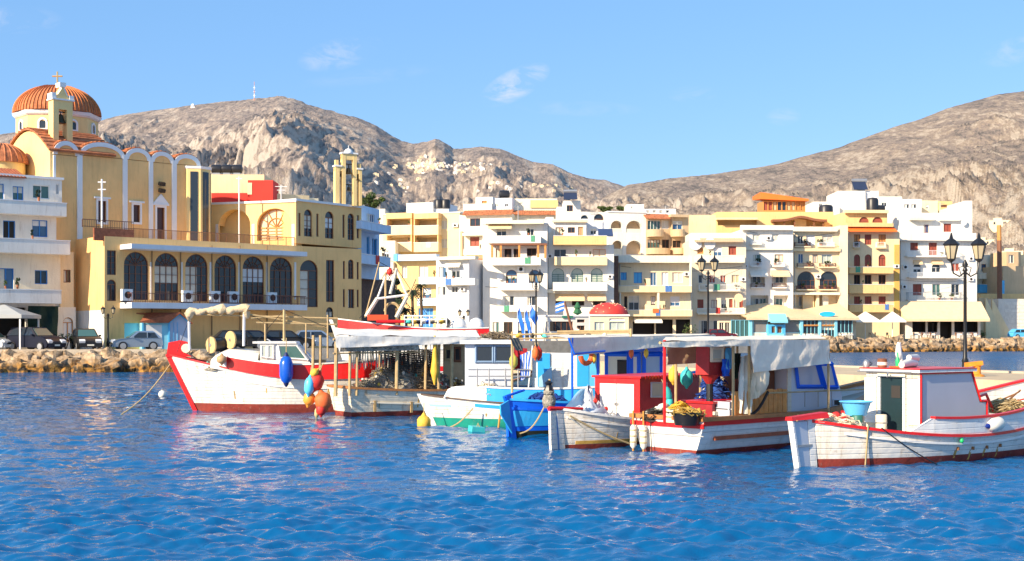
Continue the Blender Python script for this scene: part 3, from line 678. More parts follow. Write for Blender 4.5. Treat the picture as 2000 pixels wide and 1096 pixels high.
# ------------------------------------------------------------------ the church: long side parallel to the hall, 5 m behind it
c0 = (H_.o[0]+H_.n[0]*5-H_.d[0]*1.68, H_.o[1]+H_.n[1]*5-H_.d[1]*1.68)
CH = Building.__new__(Building); Frame.__init__(CH, c0[0], c0[1], H_.rz, 1.4)
CH.root = thing('church', 'yellow church with white pilasters, scalloped tile roof and a big terracotta dome', 'church', (c0[0], c0[1], 1.4), H_.rz); CH.wm = HALLY
bays = [(108, 150, 276, 303), (160, 239, 279, 306), (248, 290, 290, 313), (298, 335, 297, 318), (344, 386, 302, 322)]
pil = [(103.5, 108), (150, 160), (239, 248), (290, 298), (335, 344)]
bopen = {1: [(191, 207, 392, 434)], 2: [(260, 273, 400, 434)], 3: [(306, 321, 405, 478)]}
for i, (a, c, t, sp) in enumerate(bays):
    o_ = [(q[0], q[1], q[2], q[3], 'rect', BROWNW, mat('brown_pane', (.08, .03, .02), .3), 'N'+('D' if i == 3 else '')) for q in bopen.get(i, [])]
    CH.block(HALLY, a-(5 if i else 4), c+4.5, sp+1, None, depth=9, ops=o_)
    x0, x1 = CH.lx(a-4.5), CH.lx(c+4.5); m_ = (a+c)/2; zt, zs = CH.z(m_, t), CH.z(m_, sp); k = 14; cx = (x0+x1)/2; rad = (x1-x0)/2
    arc = lambda g: [(cx-(rad+g)*math.cos(math.pi*j/k), zs+(zt-zs+g)*math.sin(math.pi*j/k)) for j in range(k+1)]
    b = MB(); b.prism(arc(0), .003, 8.9); b.build('lunette', HALLY, CH.root)
    b = MB()
    for j in range(k):
        (ax, az), (bx, bz) = arc(.02)[j:j+2]; (cx_, cz), (dx, dz) = arc(-.32)[j:j+2]
        b.rings([[(ax, -.1, az), (ax, .0, az), (cx_, .0, cz), (cx_, -.1, cz)], [(bx, -.1, bz), (bx, .0, bz), (dx, .0, dz), (dx, -.1, dz)]])
    b.build('white_arch_band', TRIM, CH.root)
    b = MB(); ar = arc(.10); ai = arc(.01)
    for j in range(k):
        b.rings([[(ar[j][0], .06, ar[j][1]), (ar[j][0], 9.1, ar[j][1]), (ai[j][0], 9.1, ai[j][1]), (ai[j][0], .06, ai[j][1])], [(ar[j+1][0], .06, ar[j+1][1]), (ar[j+1][0], 9.1, ar[j+1][1]), (ai[j+1][0], 9.1, ai[j+1][1]), (ai[j+1][0], .06, ai[j+1][1])]])
    kk = int(rad*math.pi/.3)
    for j in range(1, kk):
        th = math.pi*j/kk; x, z = cx-(rad+.12)*math.cos(th), zs+(zt-zs+.12)*math.sin(th)
        b.tube([(x, .04, z), (x, 9.1, z)], .04, 5)
    b.build('barrel_tile_roof', TILE, CH.root)
for (a, c) in pil:
    box('pilaster', TRIM, CH.root, CH.lx(a), CH.lx(c), -.12, -.003, -.3, CH.z((a+c)/2, 303 if a < 240 else 315))
for q in [bopen[1][0], bopen[2][0], bopen[3][0]]:
    b = MB(); a, c, t, u = q; x0, x1, zt, zb = CH.lx(a-3.5), CH.lx(c+3.5), CH.z(a, t-4), CH.z(a, u+4); xi, xj = CH.lx(a), CH.lx(c); zi, zj = CH.z(a, t), CH.z(a, u)
    b.box(x0, xi, -.09, -.003, zb, zt); b.box(xj, x1, -.09, -.003, zb, zt); b.box(xi, xj, -.09, -.003, zi, zt); b.box(xi, xj, -.09, -.003, zb, zj); b.box(x0-.2, x1+.2, -.16, -.003, zt, zt+.14)
    if a > 300: b.prism([(x0-.2, zt+.14), (x1+.2, zt+.14), ((x0+x1)/2, zt+.95)], -.12, -.003)
    b.build('window_surround', TRIM, CH.root)
for (px, py) in ((313, 360), (313, 373)):
    x, _, z = CH.at(px, py); b = MB(); b.rbox((x, -.3, z), (.5, .3, .28), (.4, 0, 0)); b.tube([(x, -.25, z), (x, 0, z+.1)], .04, 5); b.build('floodlight', BLACK, CH.root)
# sunlit gable end with curved top, facing the sun
ge = 9.0; zg = CH.z(106, 296); xg = CH.lx(104); b = MB()
pts = [(-.0, -.3)]+[(9*j/16., zg+2.0*math.sin(math.pi*j/16)) for j in range(17)]+[(9.0, -.3)]
b.prismx(pts, xg-.25, xg+.02); b.build('gable_wall', HALLP, CH.root)
b = MB(); ar = [(9.6*j/18.-.3, zg+.12+2.1*math.sin(math.pi*j/18)) for j in range(19)]
b.rings([[(xg-.45, y, z), (xg+5, y, z), (xg+5, y, z-.14), (xg-.45, y, z-.14)] for y, z in ar])
for j in range(19): b.tube([(xg-.47, ar[j][0], ar[j][1]+.02), (xg+5, ar[j][0], ar[j][1]+.02)], .07, 5)
b.build('gable_tile_roof', TILE, CH.root)
# east apse with half dome, low at the far left
ax_, ay_ = X(4, 104.6)-CH.o[0], 104.6-CH.o[1]
lx_, ly_ = ax_*CH.d[0]+ay_*CH.d[1], ax_*CH.n[0]+ay_*CH.n[1]
b = MB(); b.lathe([(1.75, -.3), (1.75, Z(318, 104.6)-1.4)], 20, (lx_, ly_, 0)); b.build('apse_wall', HALLP, CH.root, True)
b = MB(); zz = Z(320, 104.6)-1.4
b.lathe([(1.95*math.cos(t)+.02, zz+1.55*math.sin(t)) for t in [i*math.pi/14 for i in range(8)]], 24, (lx_, ly_, 0))
for k in range(24):
    an = k*math.pi/12; b.tube([(lx_+(1.97*math.cos(t))*math.cos(an), ly_+1.97*math.cos(t)*math.sin(an), zz+1.58*math.sin(t)) for t in [i*math.pi/14 for i in range(7)]], .06, 4)
b.build('apse_dome', TILE, CH.root, True)
# drum and dome
Dd = 110.0; dx_, dy_ = X(112, Dd)-CH.o[0], Dd-CH.o[1]; du, dv = dx_*CH.d[0]+dy_*CH.d[1], dx_*CH.n[0]+dy_*CH.n[1]
z0, z1, z2, z3 = [Z(p, Dd)-1.4 for p in (272, 233, 224, 168)]; R_ = 81/FOC*Dd
a8 = math.pi/8-CH.rz*0
b = MB(); b.lathe([(R_*.94, z0-2.5), (R_*.94, z1)], 8, (du, dv, 0), a8); drum = b.build('drum', HALLP, CH.root)
b = MB(); b.lathe([(R_*.96, z1-.1), (R_*1.0, z1+.02), (R_*1.03, z2-.1), (R_*.9, z2)], 8, (du, dv, 0), a8); b.build('drum_cornice', TRIM, CH.root)
dome = MB()
prof = [(R_*.99*math.cos(t)**.92+.03, z2-.06+(z3-z2)*math.sin(t)) for t in [i*math.pi/2/12 for i in range(13)]]
dome.lathe(prof, 32, (du, dv, 0), a8)
dr = dome.build('dome', TILE, CH.root, True)
b = MB()
for k in range(64):
    an = a8+k*math.pi/32; b.tube([(du+(q[0]+.02)*math.cos(an), dv+(q[0]+.02)*math.sin(an), q[1]+.02) for q in prof[:11]], [.075 if k % 8 == 0 else .045]*11, 5)
b.build('tile_ridges', mat('terracotta_ridge', (.68, .21, .06), .8, .35, 6), dr, True)
for k in range(8):
    an = a8+(k+.5)*math.pi/4; c_, s_ = math.cos(an), math.sin(an); rr = R_*.94*math.cos(math.pi/8)
    fr = MB(); pn = MB(); W_, h0, h1 = .42, z0+.35, z1-.75
    o = bpy.data.objects.new
    fr.box(-W_, -W_+.16, 0, .1, h0, h1); fr.box(W_-.16, W_, 0, .1, h0, h1); fr.box(-W_+.16, W_-.16, 0, .1, h0-.0, h0+.1)
    for j in range(8):
        t0, t1 = math.pi*j/8, math.pi*(j+1)/8
        fr.rings([[(-W_*math.cos(t), 0, h1+W_*math.sin(t)), (-W_*math.cos(t), .1, h1+W_*math.sin(t)), (-(W_-.16)*math.cos(t), .1, h1+(W_-.16)*math.sin(t)), (-(W_-.16)*math.cos(t), 0, h1+(W_-.16)*math.sin(t))] for t in (t0, t1)])
    pn.box(-W_+.15, W_-.15, .02, .05, h0+.05, h1+.15)
    f = fr.build('window', TRIM, CH.root); f.location = (du+rr*c_, dv+rr*s_, 0); f.rotation_euler = (0, 0, an-math.pi/2)
    p_ = pn.build('pane', GLASS, f)
b = MB(); zc = z3; b.tube([(du, dv, zc-.1), (du, dv, Z(140, Dd)-1.4)], .07, 6); zz = Z(149, Dd)-1.4
b.tube([(du-.42*CH.d[0]-.0, dv+.42*CH.d[1]*1, zz), (du+.42*CH.d[0], dv-.42*CH.d[1], zz)], .07, 6); b.ball((du, dv, zc+.05), .2); b.build('dome_cross', GOLD, CH.root, True)
# small bell gable in front of the dome
G0 = (CH.lx(105, 1.0)); b = MB(); yo = 1.2
def chx(px): return CH.lx(px, yo)
def chz(px, py): return CH.z(px, py, yo)
x0, x1 = chx(104), chx(142); xa, xb = chx(115), chx(131)
b.box(x0, xa, yo, yo+.9, chz(120, 285), chz(120, 196)); b.box(xb, x1, yo, yo+.9, chz(120, 285), chz(120, 196)); zi, zo = chz(123, 222), chz(120, 196)
b.box(xa, xb, yo, yo+.9, chz(123, 214), zo)
b.prism([(x0+.2, zo), (x1-.1, zo), (x1-.5, zo+.5), ((x0+x1)/2, chz(123, 170)), (x0+.5, zo+.6)], yo+.05, yo+.85)
gb = b.build('bell_gable', HALLP, CH.root)
b = MB(); b.box(x0-.12, x1+.12, yo-.1, yo+1.0, zo, zo+.12); b.box(x0-.1, x0+.25, yo, yo+.9, zo+.12, zo+.55); b.box(x1-.25, x1+.1, yo, yo+.9, zo+.12, zo+.45)
cxm = (x0+x1)/2; zt = chz(123, 166); b.tube([(x0+.45, yo+.2, zo+.2), (cxm, yo+.2, zt)], .13, 4); b.tube([(cxm, yo+.2, zt), (x1-.35, yo+.2, zo+.2)], .13, 4); b.box(cxm-.25, cxm+.25, yo, yo+.8, zt-.15, zt+.2); b.build('white_coping', TRIM, gb)
b = MB(); xm, zm = (xa+xb)/2, chz(123, 240); b.lathe([(.03, .75), (.22, .62), (.28, .3), (.42, .0)], 10, (xm, yo+.45, zm)); b.tube([(xa, yo+.45, zm+.9), (xb, yo+.45, zm+.9)], .05, 5); b.tube([(xm, yo+.45, zm+.6), (xm, yo+.45, zm+.9)], .04, 4); b.build('bell', BRONZE, gb, True)
# tower-like faceted chapel end at 343..411
TW = 118.0
px0, px1 = 347, 411; cD = 109.6; cxw = X(380, cD+1.7); b = MB()
lx0 = (cxw-CH.o[0])*CH.d[0]+(cD+1.7-CH.o[1])*CH.d[1]; ly0 = (cxw-CH.o[0])*CH.n[0]+(cD+1.7-CH.o[1])*CH.n[1]; r8 = 32/FOC*(cD+1.7)*1.03
b.lathe([(r8, -.3), (r8, Z(328, cD)-1.4)], 8, (lx0, ly0, 0), math.pi/8+.25); b.build('side_apse', HALLP, CH.root)
b = MB(); b.lathe([(r8*1.03, Z(328, cD)-1.4), (r8*1.06, Z(323, cD)-1.4), (.1, Z(321, cD)-1.4)], 8, (lx0, ly0, 0), math.pi/8+.25); b.build('apse_cornice', TRIM, CH.root)
for k in range(8):
    an = .25+k*math.pi/4; rr = r8*math.cos(math.pi/8); f = MB(); f.box(-.3, .3, .0, .05, 2.5, Z(334, cD)-1.4); o = f.build('slit_window', GLASS, CH.root); o.location = (lx0+rr*math.cos(an), ly0+rr*math.sin(an), 0); o.rotation_euler = (0, 0, an-math.pi/2)
# things behind the wing: pale box, red stair house and wall, tanks, mast
R1 = Building('pale_yellow_rooftop_block', 'plain pale yellow rooftop block behind the red stair house', 'building', 411, 125, 516, 125); R1.block(YEL2, 411, 516, 341, 480, depth=6)
R2 = Building('red_stair_house', 'bright red rooftop stair house with a low red wall to its left', 'building', 411, 122, 534, 122)
R2.block(RED, 484, 533, 352, 480, depth=3); R2.block(RED, 413, 486, 377, 480, off=.5, depth=.5, name='low_wall'); R2.block(CREAM, 483, 492, 357, 380, off=-.05, depth=.04, name='white_panel')
R3 = Building('yellow_roof_parapet', 'stepped yellow roof parapet right of the red stair house', 'building', 534, 124, 640, 127)
R3.block(YEL2, 534, 604, 380, 480, depth=3); R3.block(CREAM, 604, 622, 387, 480, depth=3, off=.2)
for i, px in enumerate((423, 443, 463)): water_tank(px, 341, 126.5, .42, 1.1, ['leftmost of the three black tanks on the pale yellow block', 'middle of the three black tanks on the pale yellow block', 'rightmost of the three black tanks on the pale yellow block'][i])
def mast(px, D, p0, p1, r, label, m=TRIM, arms=()):
    t = thing('mast', label, 'mast', (X(px, D), D, Z(p1, D))); b = MB(); h = Z(p0, D)-Z(p1, D); b.tube([(0, 0, 0), (0, 0, h)], r, 6); b.build('pole', m, t)
    for (f, wd) in arms:
        b = MB(); b.tube([(-wd, 0, h*f), (wd, 0, h*f)], r*.7, 5); b.build('arm', m, t)
    return t
mast(467, 111, 345, 480, .06, 'thin white flagpole rising in front of the open arch', arms=[(.97, .25)])
mast(549, 112, 361, 396, .04, 'thin white aerial on the roof right of the red stair house', arms=[(.9, .5), (.7, .35)])
mast(199, 100.6, 350, 470, .07, 'white pole with floodlights on the terrace before the church', arms=[(.95, .3), (.83, .3)])
# kiosk, lit blue and white
K = thing('wooden_kiosk', 'small blue and white wooden kiosk with a brown gabled roof on the left quay', 'kiosk', (X(330, 102), 102, 1.42), math.radians(28))
b = MB(); b.box(-2.0, .0, 0, 1.9, 0, 2.05); b.build('side_wall', TEALP, K)
b = MB(); b.box(-1.75, -.55, -.05, -.004, .1, 1.9); b.build('white_door', TRIM, K)
b = MB(); b.box(.005, 1.55, .0, 1.9, 0, 2.1); b.prism([(.005, 2.1), (1.55, 2.1), (.78, 2.75)], 0, 1.9); b.build('front_wall', mat('lilac_grey_paint', (.45, .52, .66), .6, .06), K)
b = MB()
for x in (-2.05, -.06, 1.5): b.box(x, x+.12, -.1, -.006, 0, 2.1)
b.tube([(-.02, -.08, 2.08), (.78, -.08, 2.72)], .08, 4); b.tube([(.78, -.08, 2.72), (1.6, -.08, 2.08)], .08, 4)
for x in (.35, .62): b.box(x, x+.03, -.05, -.004, .1, 2.1)
b.build('corner_boards', SKYB, K)
b = MB(); b.hexa([(-2.3, -.5, 2.06), (-.1, -.35, 2.06), (.78, -.35, 2.78), (-1.5, 1.0, 2.78), (-2.3, -.5, 2.14), (-.1, -.35, 2.14), (.78, -.35, 2.86), (-1.5, 1.0, 2.86)])
b.hexa([(1.75, -.35, 1.98), (1.75, 2.1, 1.98), (.78, 2.1, 2.78), (.78, -.35, 2.78), (1.75, -.35, 2.06), (1.75, 2.1, 2.06), (.78, 2.1, 2.86), (.78, -.35, 2.86)])
b.hexa([(-2.3, 2.2, 2.02), (-2.3, .9, 2.75), (.78, .9, 2.75), (.78, 2.1, 2.02), (-2.3, 2.2, 2.1), (-2.3, .9, 2.83), (.78, .9, 2.83), (.78, 2.1, 2.1)])
b.build('roof', TILED, K)
# ------------------------------------------------------------------ the town front
G2 = GLASS
def rows(xs, y0, y1, *st): return [(a, c, y0, y1)+st for a, c in xs]
# alley: white balcony house with blue shade painted into its walls, brown masonry, trees
A = Building('painted_shade_house', 'narrow white house in blue shade with two projecting balconies just right of the belfry block', 'house', 700, 121, 741, 126)
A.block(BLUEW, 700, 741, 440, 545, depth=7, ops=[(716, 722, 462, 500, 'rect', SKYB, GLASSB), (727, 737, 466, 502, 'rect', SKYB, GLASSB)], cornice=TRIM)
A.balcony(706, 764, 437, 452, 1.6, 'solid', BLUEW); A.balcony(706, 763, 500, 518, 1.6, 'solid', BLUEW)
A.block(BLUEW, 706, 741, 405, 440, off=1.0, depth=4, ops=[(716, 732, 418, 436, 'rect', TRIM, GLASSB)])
A.block(STONEB, 700, 772, 545, None, off=.6, depth=6, name='stone_base')
T1 = Building('yellow_apartment_house', 'yellow apartment house with ochre lit recesses and stacked balconies left of the white front', 'apartment house', 748, 208, 898, 204)
T1.block(YEL2, 748, 898, 418, None, depth=9, ops=rows([(762, 798), (814, 852)], 430, 442, 'deep')+rows([(758, 800), (812, 854)], 464, 474, 'deep')+rows([(862, 874)], 431, 447, 'rect', TRIM, BLIND)+rows([(862, 874)], 467, 484, 'rect', TRIM, BLIND)+rows([(762, 776), (817, 830)], 500, 512, 'rect', TRIM, BLIND), cornice=TRIM)
for (a, c) in ((754, 804), (808, 856)):
    T1.balcony(a, c, 441, 459, 1.6, 'solid', YEL2); T1.balcony(a, c, 474, 492, 1.6, 'solid', YEL2); T1.slab(a, c, 416, 427, YEL, 1.6, name='canopy_slab')
    for px in (a, c-2): T1.slab(px, px+2, 427, 441, YEL, 1.5, name='divider_wall'); T1.slab(px, px+2, 459, 474, YEL, 1.5, name='divider_wall')
T1.block(WHITE, 794, 845, 396, 420, off=2.5, depth=5, name='penthouse'); T1.block(GREYW, 845, 876, 399, 420, off=3.2, depth=4, name='penthouse')
water_tank(857, 408, 205.5, .75, 1.5, 'left black tank of the pair beside the white penthouse box', 'black water tanks on the rooftops', True)
water_tank(870, 408, 205.5, .75, 1.5, 'right black tank of the pair beside the white penthouse box', 'black water tanks on the rooftops', True)
T2 = Building('blue_trimmed_house', 'low house with pale blue parapet, yellow walls and bright blue window near the palms', 'house', 764, 177, 853, 175)
T2.block(YEL, 764, 853, 508, None, off=1.0, depth=8, ops=rows([(785, 795), (818, 836)], 520, 543, 'rect', TRIM, BLIND)+[(826, 842, 563, 586, 'rect', BLUEP, GLASSB, 'N'), (817, 846, 602, 660, 'rect', TEALP, BLUEP)])
T2.slab(766, 852, 497, 509, BLUEW, 1.2, off=1.0, name='parapet'); T2.slab(768, 776, 496, 510, SKYB, 1.3, off=1.0, name='parapet_end')
T2.balcony(818, 853, 542, 555, 1.2, 'solid', BLUEW, off=1.0); T2.balcony(815, 852, 583, 597, 1.2, 'solid', BLUEW, off=1.0)
T2.block(WHITE, 750, 768, 512, None, off=.4, depth=4, name='white_wing')
T3 = Building('grey_house', 'pale grey two storey house with blue grey shutters and a white balcony', 'house', 852, 174, 916, 172)
T3.block(GREYW, 852, 916, 506, None, depth=8, ops=[(857, 871, 521, 543, 'rect', TRIM, GLASSB), (882, 898, 521, 543, 'rect', TRIM, GLASS), (856, 870, 560, 577, 'rect', TRIM, GLASS), (882, 894, 560, 572, 'rect', TRIM, GLASS), (860, 880, 625, 660, 'rect', TRIM, GLASS), (890, 908, 620, 660, 'rect', TRIM, BLIND)])
T3.slab(850, 928, 501, 507, CREAM2, 1.0, name='cornice_slab'); T3.balcony(862, 927, 545, 557, 1.2, 'solid', WHITE); T3.awning(872, 902, 512, 522, AWNW, .7)
T4 = Building('alley_house', 'cream house in the gap between grey and white houses, under a turquoise awning', 'house', 912, 186, 953, 185)
T4.block(CREAM, 905, 955, 512, None, depth=6, ops=[(927, 945, 540, 570, 'deep', DARK), (918, 930, 600, 640, 'arch', BROWNW, DARK)]); T4.awning(915, 944, 526, 541, AWNT, 1.6)
T4.block(WHITE, 914, 944, 511, 528, off=-1.2, depth=1.2, name='balcony_wall'); T4.block(STONEB, 914, 946, 566, 583, off=-1.0, depth=1.0, name='stone_wall'); T4.slab(915, 945, 505, 511, TILE, .8, off=-1.2)
T4.block(CREAM, 905, 955, 584, None, off=-4, depth=4, ops=[(926, 934, 612, 640, 'arch', BROWNW, GLASS)], name='lower_wall')
T5 = Building('tall_white_house', 'tall plain white house with a thin red tile ledge behind the grey house', 'apartment house', 897, 190, 1000, 188)
T5.block(CREAM2, 897, 1000, 419, None, depth=9, ops=[(918, 938, 427, 442, 'rect', REDW, GLASS), (918, 936, 463, 481, 'rect', REDW, REDW)])
T5.tiles(903, 1000, 410, 420, TILE, .7); T5.slab(903, 943, 455, 460, WHITE, 1.1, name='canopy_slab'); T5.balcony(905, 944, 488, 498, 1.2, 'solid', WHITE); T5.slab(899, 903, 452, 500, TAN, .3, name='drainpipe_chase')
T5.block(WHITE, 905, 960, 398, 412, off=.6, depth=5, name='roof_storey'); T5.block(WHITE, 929, 962, 385, 399, off=1, depth=5, ops=[(941, 951, 392, 398, 'rect', ORW, ORW)], name='roof_storey')
T5.block(GREYW, 962, 1000, 387, 412, off=1.4, depth=5, ops=[(966, 973, 398, 404, 'rect'), (986, 993, 398, 404, 'rect')], name='roof_storey')
T5b = Building('cream_penthouse_block', 'cream rooftop block with red tile ledge behind the central white apartment fronts', 'apartment house', 1000, 190, 1090, 190)
T5b.block(CREAM2, 1000, 1088, 419, None, depth=8); T5b.tiles(1001, 1090, 411, 420, TILE, .7); T5b.block(CREAM2, 1000, 1088, 388, 413, off=1.0, depth=6, ops=[(1012, 1020, 396, 405, 'rect', TRIM, BLIND)], name='roof_storey')
T5b.block(YEL, 1036, 1090, 391, 406, off=.8, depth=.15, name='yellow_panel')
T6 = Building('white_apartment_house', 'white five storey apartment house with timber framed loggia floor and arched windows above it', 'apartment house', 943, 174.5, 1069, 174)
OP6 = [(970, 989, 446, 461, 'rect', TRIM, GLASS), (1029, 1043, 447, 460, 'rect', TRIM, GLASS), (968, 984, 486, 503, 'rect', ORW, BLIND), (985, 999, 486, 503, 'rect', BROWNW, DARK), (1003, 1015, 486, 503, 'rect', BROWNW, DARK), (1029, 1048, 485, 500, 'rect', BROWNW, DARK),
       (988, 1010, 527, 554, 'arch', BROWNW, GLASSB), (1033, 1055, 527, 554, 'arch', BROWNW, GLASSB), (985, 1004, 578, 597, 'rect', TRIM, GLASS), (1030, 1046, 578, 597, 'rect', TRIM, GLASS),
       (962, 975, 629, 664, 'rect', TRIM, GLASSG), (984, 1001, 629, 664, 'rect', BROWNW, DARK), (1011, 1034, 629, 664, 'rect', BROWNW, GLASS), (1037, 1062, 629, 664, 'rect', BROWNW, GLASS)]
T6.block(WHITE, 943, 1069, 438, None, depth=10, ops=OP6, cornice=TRIM)
T6.slab(948, 1062, 430, 437, CREAM2, 1.3, name='roof_slab'); T6.awning(955, 1000, 437, 447, AWN, 1.2); T6.balcony(953, 1056, 461, 475, 1.5, 'solid', WHITE)
T6.slab(960, 1068, 475.5, 479, BROWNW, 1.5, name='timber_beam')
for px in (961, 978, 1014, 1051, 1065): T6.slab(px-2, px+2, 479, 504, ORW, 1.45, name='timber_post', depth=.3)
T6.balcony(960, 1056, 504, 518, 1.5, 'solid', WHITE); T6.ac(1011, 1024, 521, 531); T6.balcony(977, 1052, 554, 567, 1.3, 'solid', WHITE); T6.balcony(977, 1050, 598, 609, 1.2, 'solid', WHITE)
T6.dish(977, 541); T6.dish(975, 592, r=.3)
T7 = Building('white_balcony_house', 'white apartment house with two yellow balcony bands and three green arched windows', 'apartment house', 1068, 176, 1199, 176)
OP7 = [(1082, 1106, 487, 503, 'rect', TRIM, GLASS), (1158, 1183, 487, 503, 'rect', ORW, BLIND), (1078, 1102, 524, 553, 'arch', mat('dark_green_paint', (.03, .16, .12), .5), mat('reflecting_glass', (.5, .55, .48), .15), 'G'), (1116, 1139, 524, 553, 'arch', MATS['dark_green_paint'], MATS['reflecting_glass'], 'G'), (1154, 1177, 524, 553, 'arch', MATS['dark_green_paint'], MATS['reflecting_glass'], 'G'),
       (1085, 1102, 586, 597, 'rect', BROWNW, DARK), (1117, 1141, 586, 597, 'rect', BROWNW, DARK), (1158, 1183, 586, 597, 'rect', BROWNW, DARK)]
T7.block(WHITE, 1068, 1199, 478, None, depth=10, ops=OP7)
T7.block(WHITE, 1066, 1081, 424, 480, off=2.5, depth=6, name='top_storey'); T7.block(WHITE, 1081, 1145, 432, 480, off=2.2, depth=6, ops=[(1085, 1100, 444, 462, 'rect', ORW, BLIND), (1109, 1123, 444, 455, 'rect', BROWNW, GLASS), (1129, 1139, 443, 463, 'rect', ORW, TAN, 'D')], name='top_storey')
T7.block(GREYW, 1145, 1186, 434, 480, off=3.2, depth=6, ops=[(1153, 1165, 447, 458, 'rect', TRIM, GLASS)], name='top_storey'); T7.slab(1078, 1148, 430, 434, CREAM, .5, off=2.2)  # right storey's blue shade is painted as grey plaster
T7.block(WHITE, 1088, 1133, 404, 434, off=3.4, depth=5, name='roof_tower'); T7.block(WHITE, 1101, 1134, 392, 432, off=3.1, depth=5, ops=[(1107, 1119, 401, 413, 'rect', BROWNW, GLASS)], name='roof_tower')
T7.balcony(1081, 1185, 461, 478, 1.6, 'solid', YEL); T7.balcony(1083, 1186, 502, 518, 1.6, 'solid', YEL2); T7.balcony(1080, 1186, 552, 568, 1.6, 'solid', WHITE); T7.balcony(1040, 1084, 566, 572, 1.2, 'solid', CREAM2)
T7.awning(1084, 1141, 574, 588, AWN, 1.1); T7.awning(1147, 1183, 574, 588, AWN, 1.1); T7.dish(1071, 449, 2.3); T7.awning(1168, 1196, 447, 462, mat('navy_awning', (.03, .06, .15), .8), 1.5, off=1.4)
T7.block(STONEB, 1199, 1208, 500, None, off=1, depth=5, name='dark_passage')
RS = Building('white_restaurant', 'flat roofed white restaurant with a wide dark window and a small green roof sign', 'restaurant', 1066, 162, 1150, 163.5)
RS.block(WHITE, 1066, 1150, 618, None, depth=6, ops=[(1074, 1119, 628, 647, 'rect', BROWNW, GLASS), (1127, 1142, 636, 664, 'rect', BROWNW, DARK, 'D'), (1127, 1142, 624, 630, 'rect', BROWNW, DARK, 'N'), (1066, 1071, 628, 648, 'rect', TRIM, GLASS)], cornice=TRIM)
RS.block(mat('green_sign', (.03, .22, .13), .5), 1098, 1119, 617, 621, off=-.2, depth=.12, name='sign_board')
t = loose('topiary', 'small dark green potted shrub on the flat roof of the white restaurant', 'shrub', 1128, 163.5, RS.base+RS.z(1128, 617))
b = MB(); b.lathe([(.05, .1), (.55, .35), (.3, .9), (.45, 1.0), (.1, 1.7)], 8); b.build('foliage', mat('shrub_green', (.03, .14, .06), .9, .3, 6), t)
T8 = Building('arched_white_house', 'white house with two rows of tan arched loggias behind the cream two storey house', 'house', 1130, 190, 1262, 192)
T8.block(WHITE, 1188, 1262, 415, None, depth=8, ops=[(1193, 1216, 431, 454, 'archdeep', TANREC), (1223, 1254, 431, 455, 'archdeep', TANREC), (1196, 1216, 470, 497, 'archdeep', TANREC), (1223, 1255, 470, 497, 'archdeep', TANREC)], cornice=TRIM)  # recess backs have their own tan colour
for q in ((1193, 1216, 446, 455), (1223, 1254, 447, 456), (1196, 1216, 486, 497)): T8.block(CREAM2, q[0], q[1], q[2], q[3], off=.1, depth=.15, name='balustrade')
T8.block(WHITE, 1131, 1189, 414, None, off=.6, depth=7, ops=[(1134, 1150, 420, 429, 'arch', TRIM, GLASS), (1160, 1179, 418, 430, 'arch', BROWNW, GLASS)], name='left_wing')
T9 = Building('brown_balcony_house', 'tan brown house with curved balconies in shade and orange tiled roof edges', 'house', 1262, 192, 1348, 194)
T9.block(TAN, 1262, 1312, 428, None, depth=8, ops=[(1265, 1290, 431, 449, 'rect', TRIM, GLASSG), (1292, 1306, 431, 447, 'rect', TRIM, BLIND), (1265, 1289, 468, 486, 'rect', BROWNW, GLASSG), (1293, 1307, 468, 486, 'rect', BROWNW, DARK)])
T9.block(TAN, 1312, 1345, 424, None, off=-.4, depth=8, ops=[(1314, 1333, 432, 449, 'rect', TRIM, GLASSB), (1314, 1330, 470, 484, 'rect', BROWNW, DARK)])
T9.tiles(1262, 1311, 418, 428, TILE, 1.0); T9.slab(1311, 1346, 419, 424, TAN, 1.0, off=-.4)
def curved_balcony(F, px0, px1, pt, pb, m, off=0.0, proj=1.5):
    x0, x1 = F.lx(px0, off), F.lx(px1, off); zt, zb = F.z(px0, pt, off), F.z(px0, pb, off); k = 10; cx, r = (x0+x1)/2, (x1-x0)/2
    P = [(cx-r*math.cos(math.pi*i/k), off-.02-proj*math.sin(math.pi*i/k)**.6) for i in range(k+1)]; Q = [(cx-(r-.14)*math.cos(math.pi*i/k), off-.02-(proj-.14)*math.sin(math.pi*i/k)**.6) for i in range(k+1)]
    b = MB(); b.rings([[(x, y, zb) for x, y in P], [(x, y, zb+.15) for x, y in P]])
    for i in range(k): b.rings([[(P[i][0], P[i][1], zb+.15), (P[i][0], P[i][1], zt), (Q[i][0], Q[i][1], zt), (Q[i][0], Q[i][1], zb+.15)], [(P[i+1][0], P[i+1][1], zb+.15), (P[i+1][0], P[i+1][1], zt), (Q[i+1][0], Q[i+1][1], zt), (Q[i+1][0], Q[i+1][1], zb+.15)]], caps=False)
    return b.build('balcony', m, F.root)
for q in ((1263, 1293, 449, 463), (1262, 1306, 485, 497)): curved_balcony(T9, *q, TAN)
for q in ((1309, 1334, 449, 463), (1312, 1334, 485, 497)): curved_balcony(T9, *q, TAN, off=-.4)
T10 = Building('cream_two_storey_house', 'wide cream two storey house with blue shuttered windows and a dark cafe front', 'house', 1207, 180, 1351, 180.5)
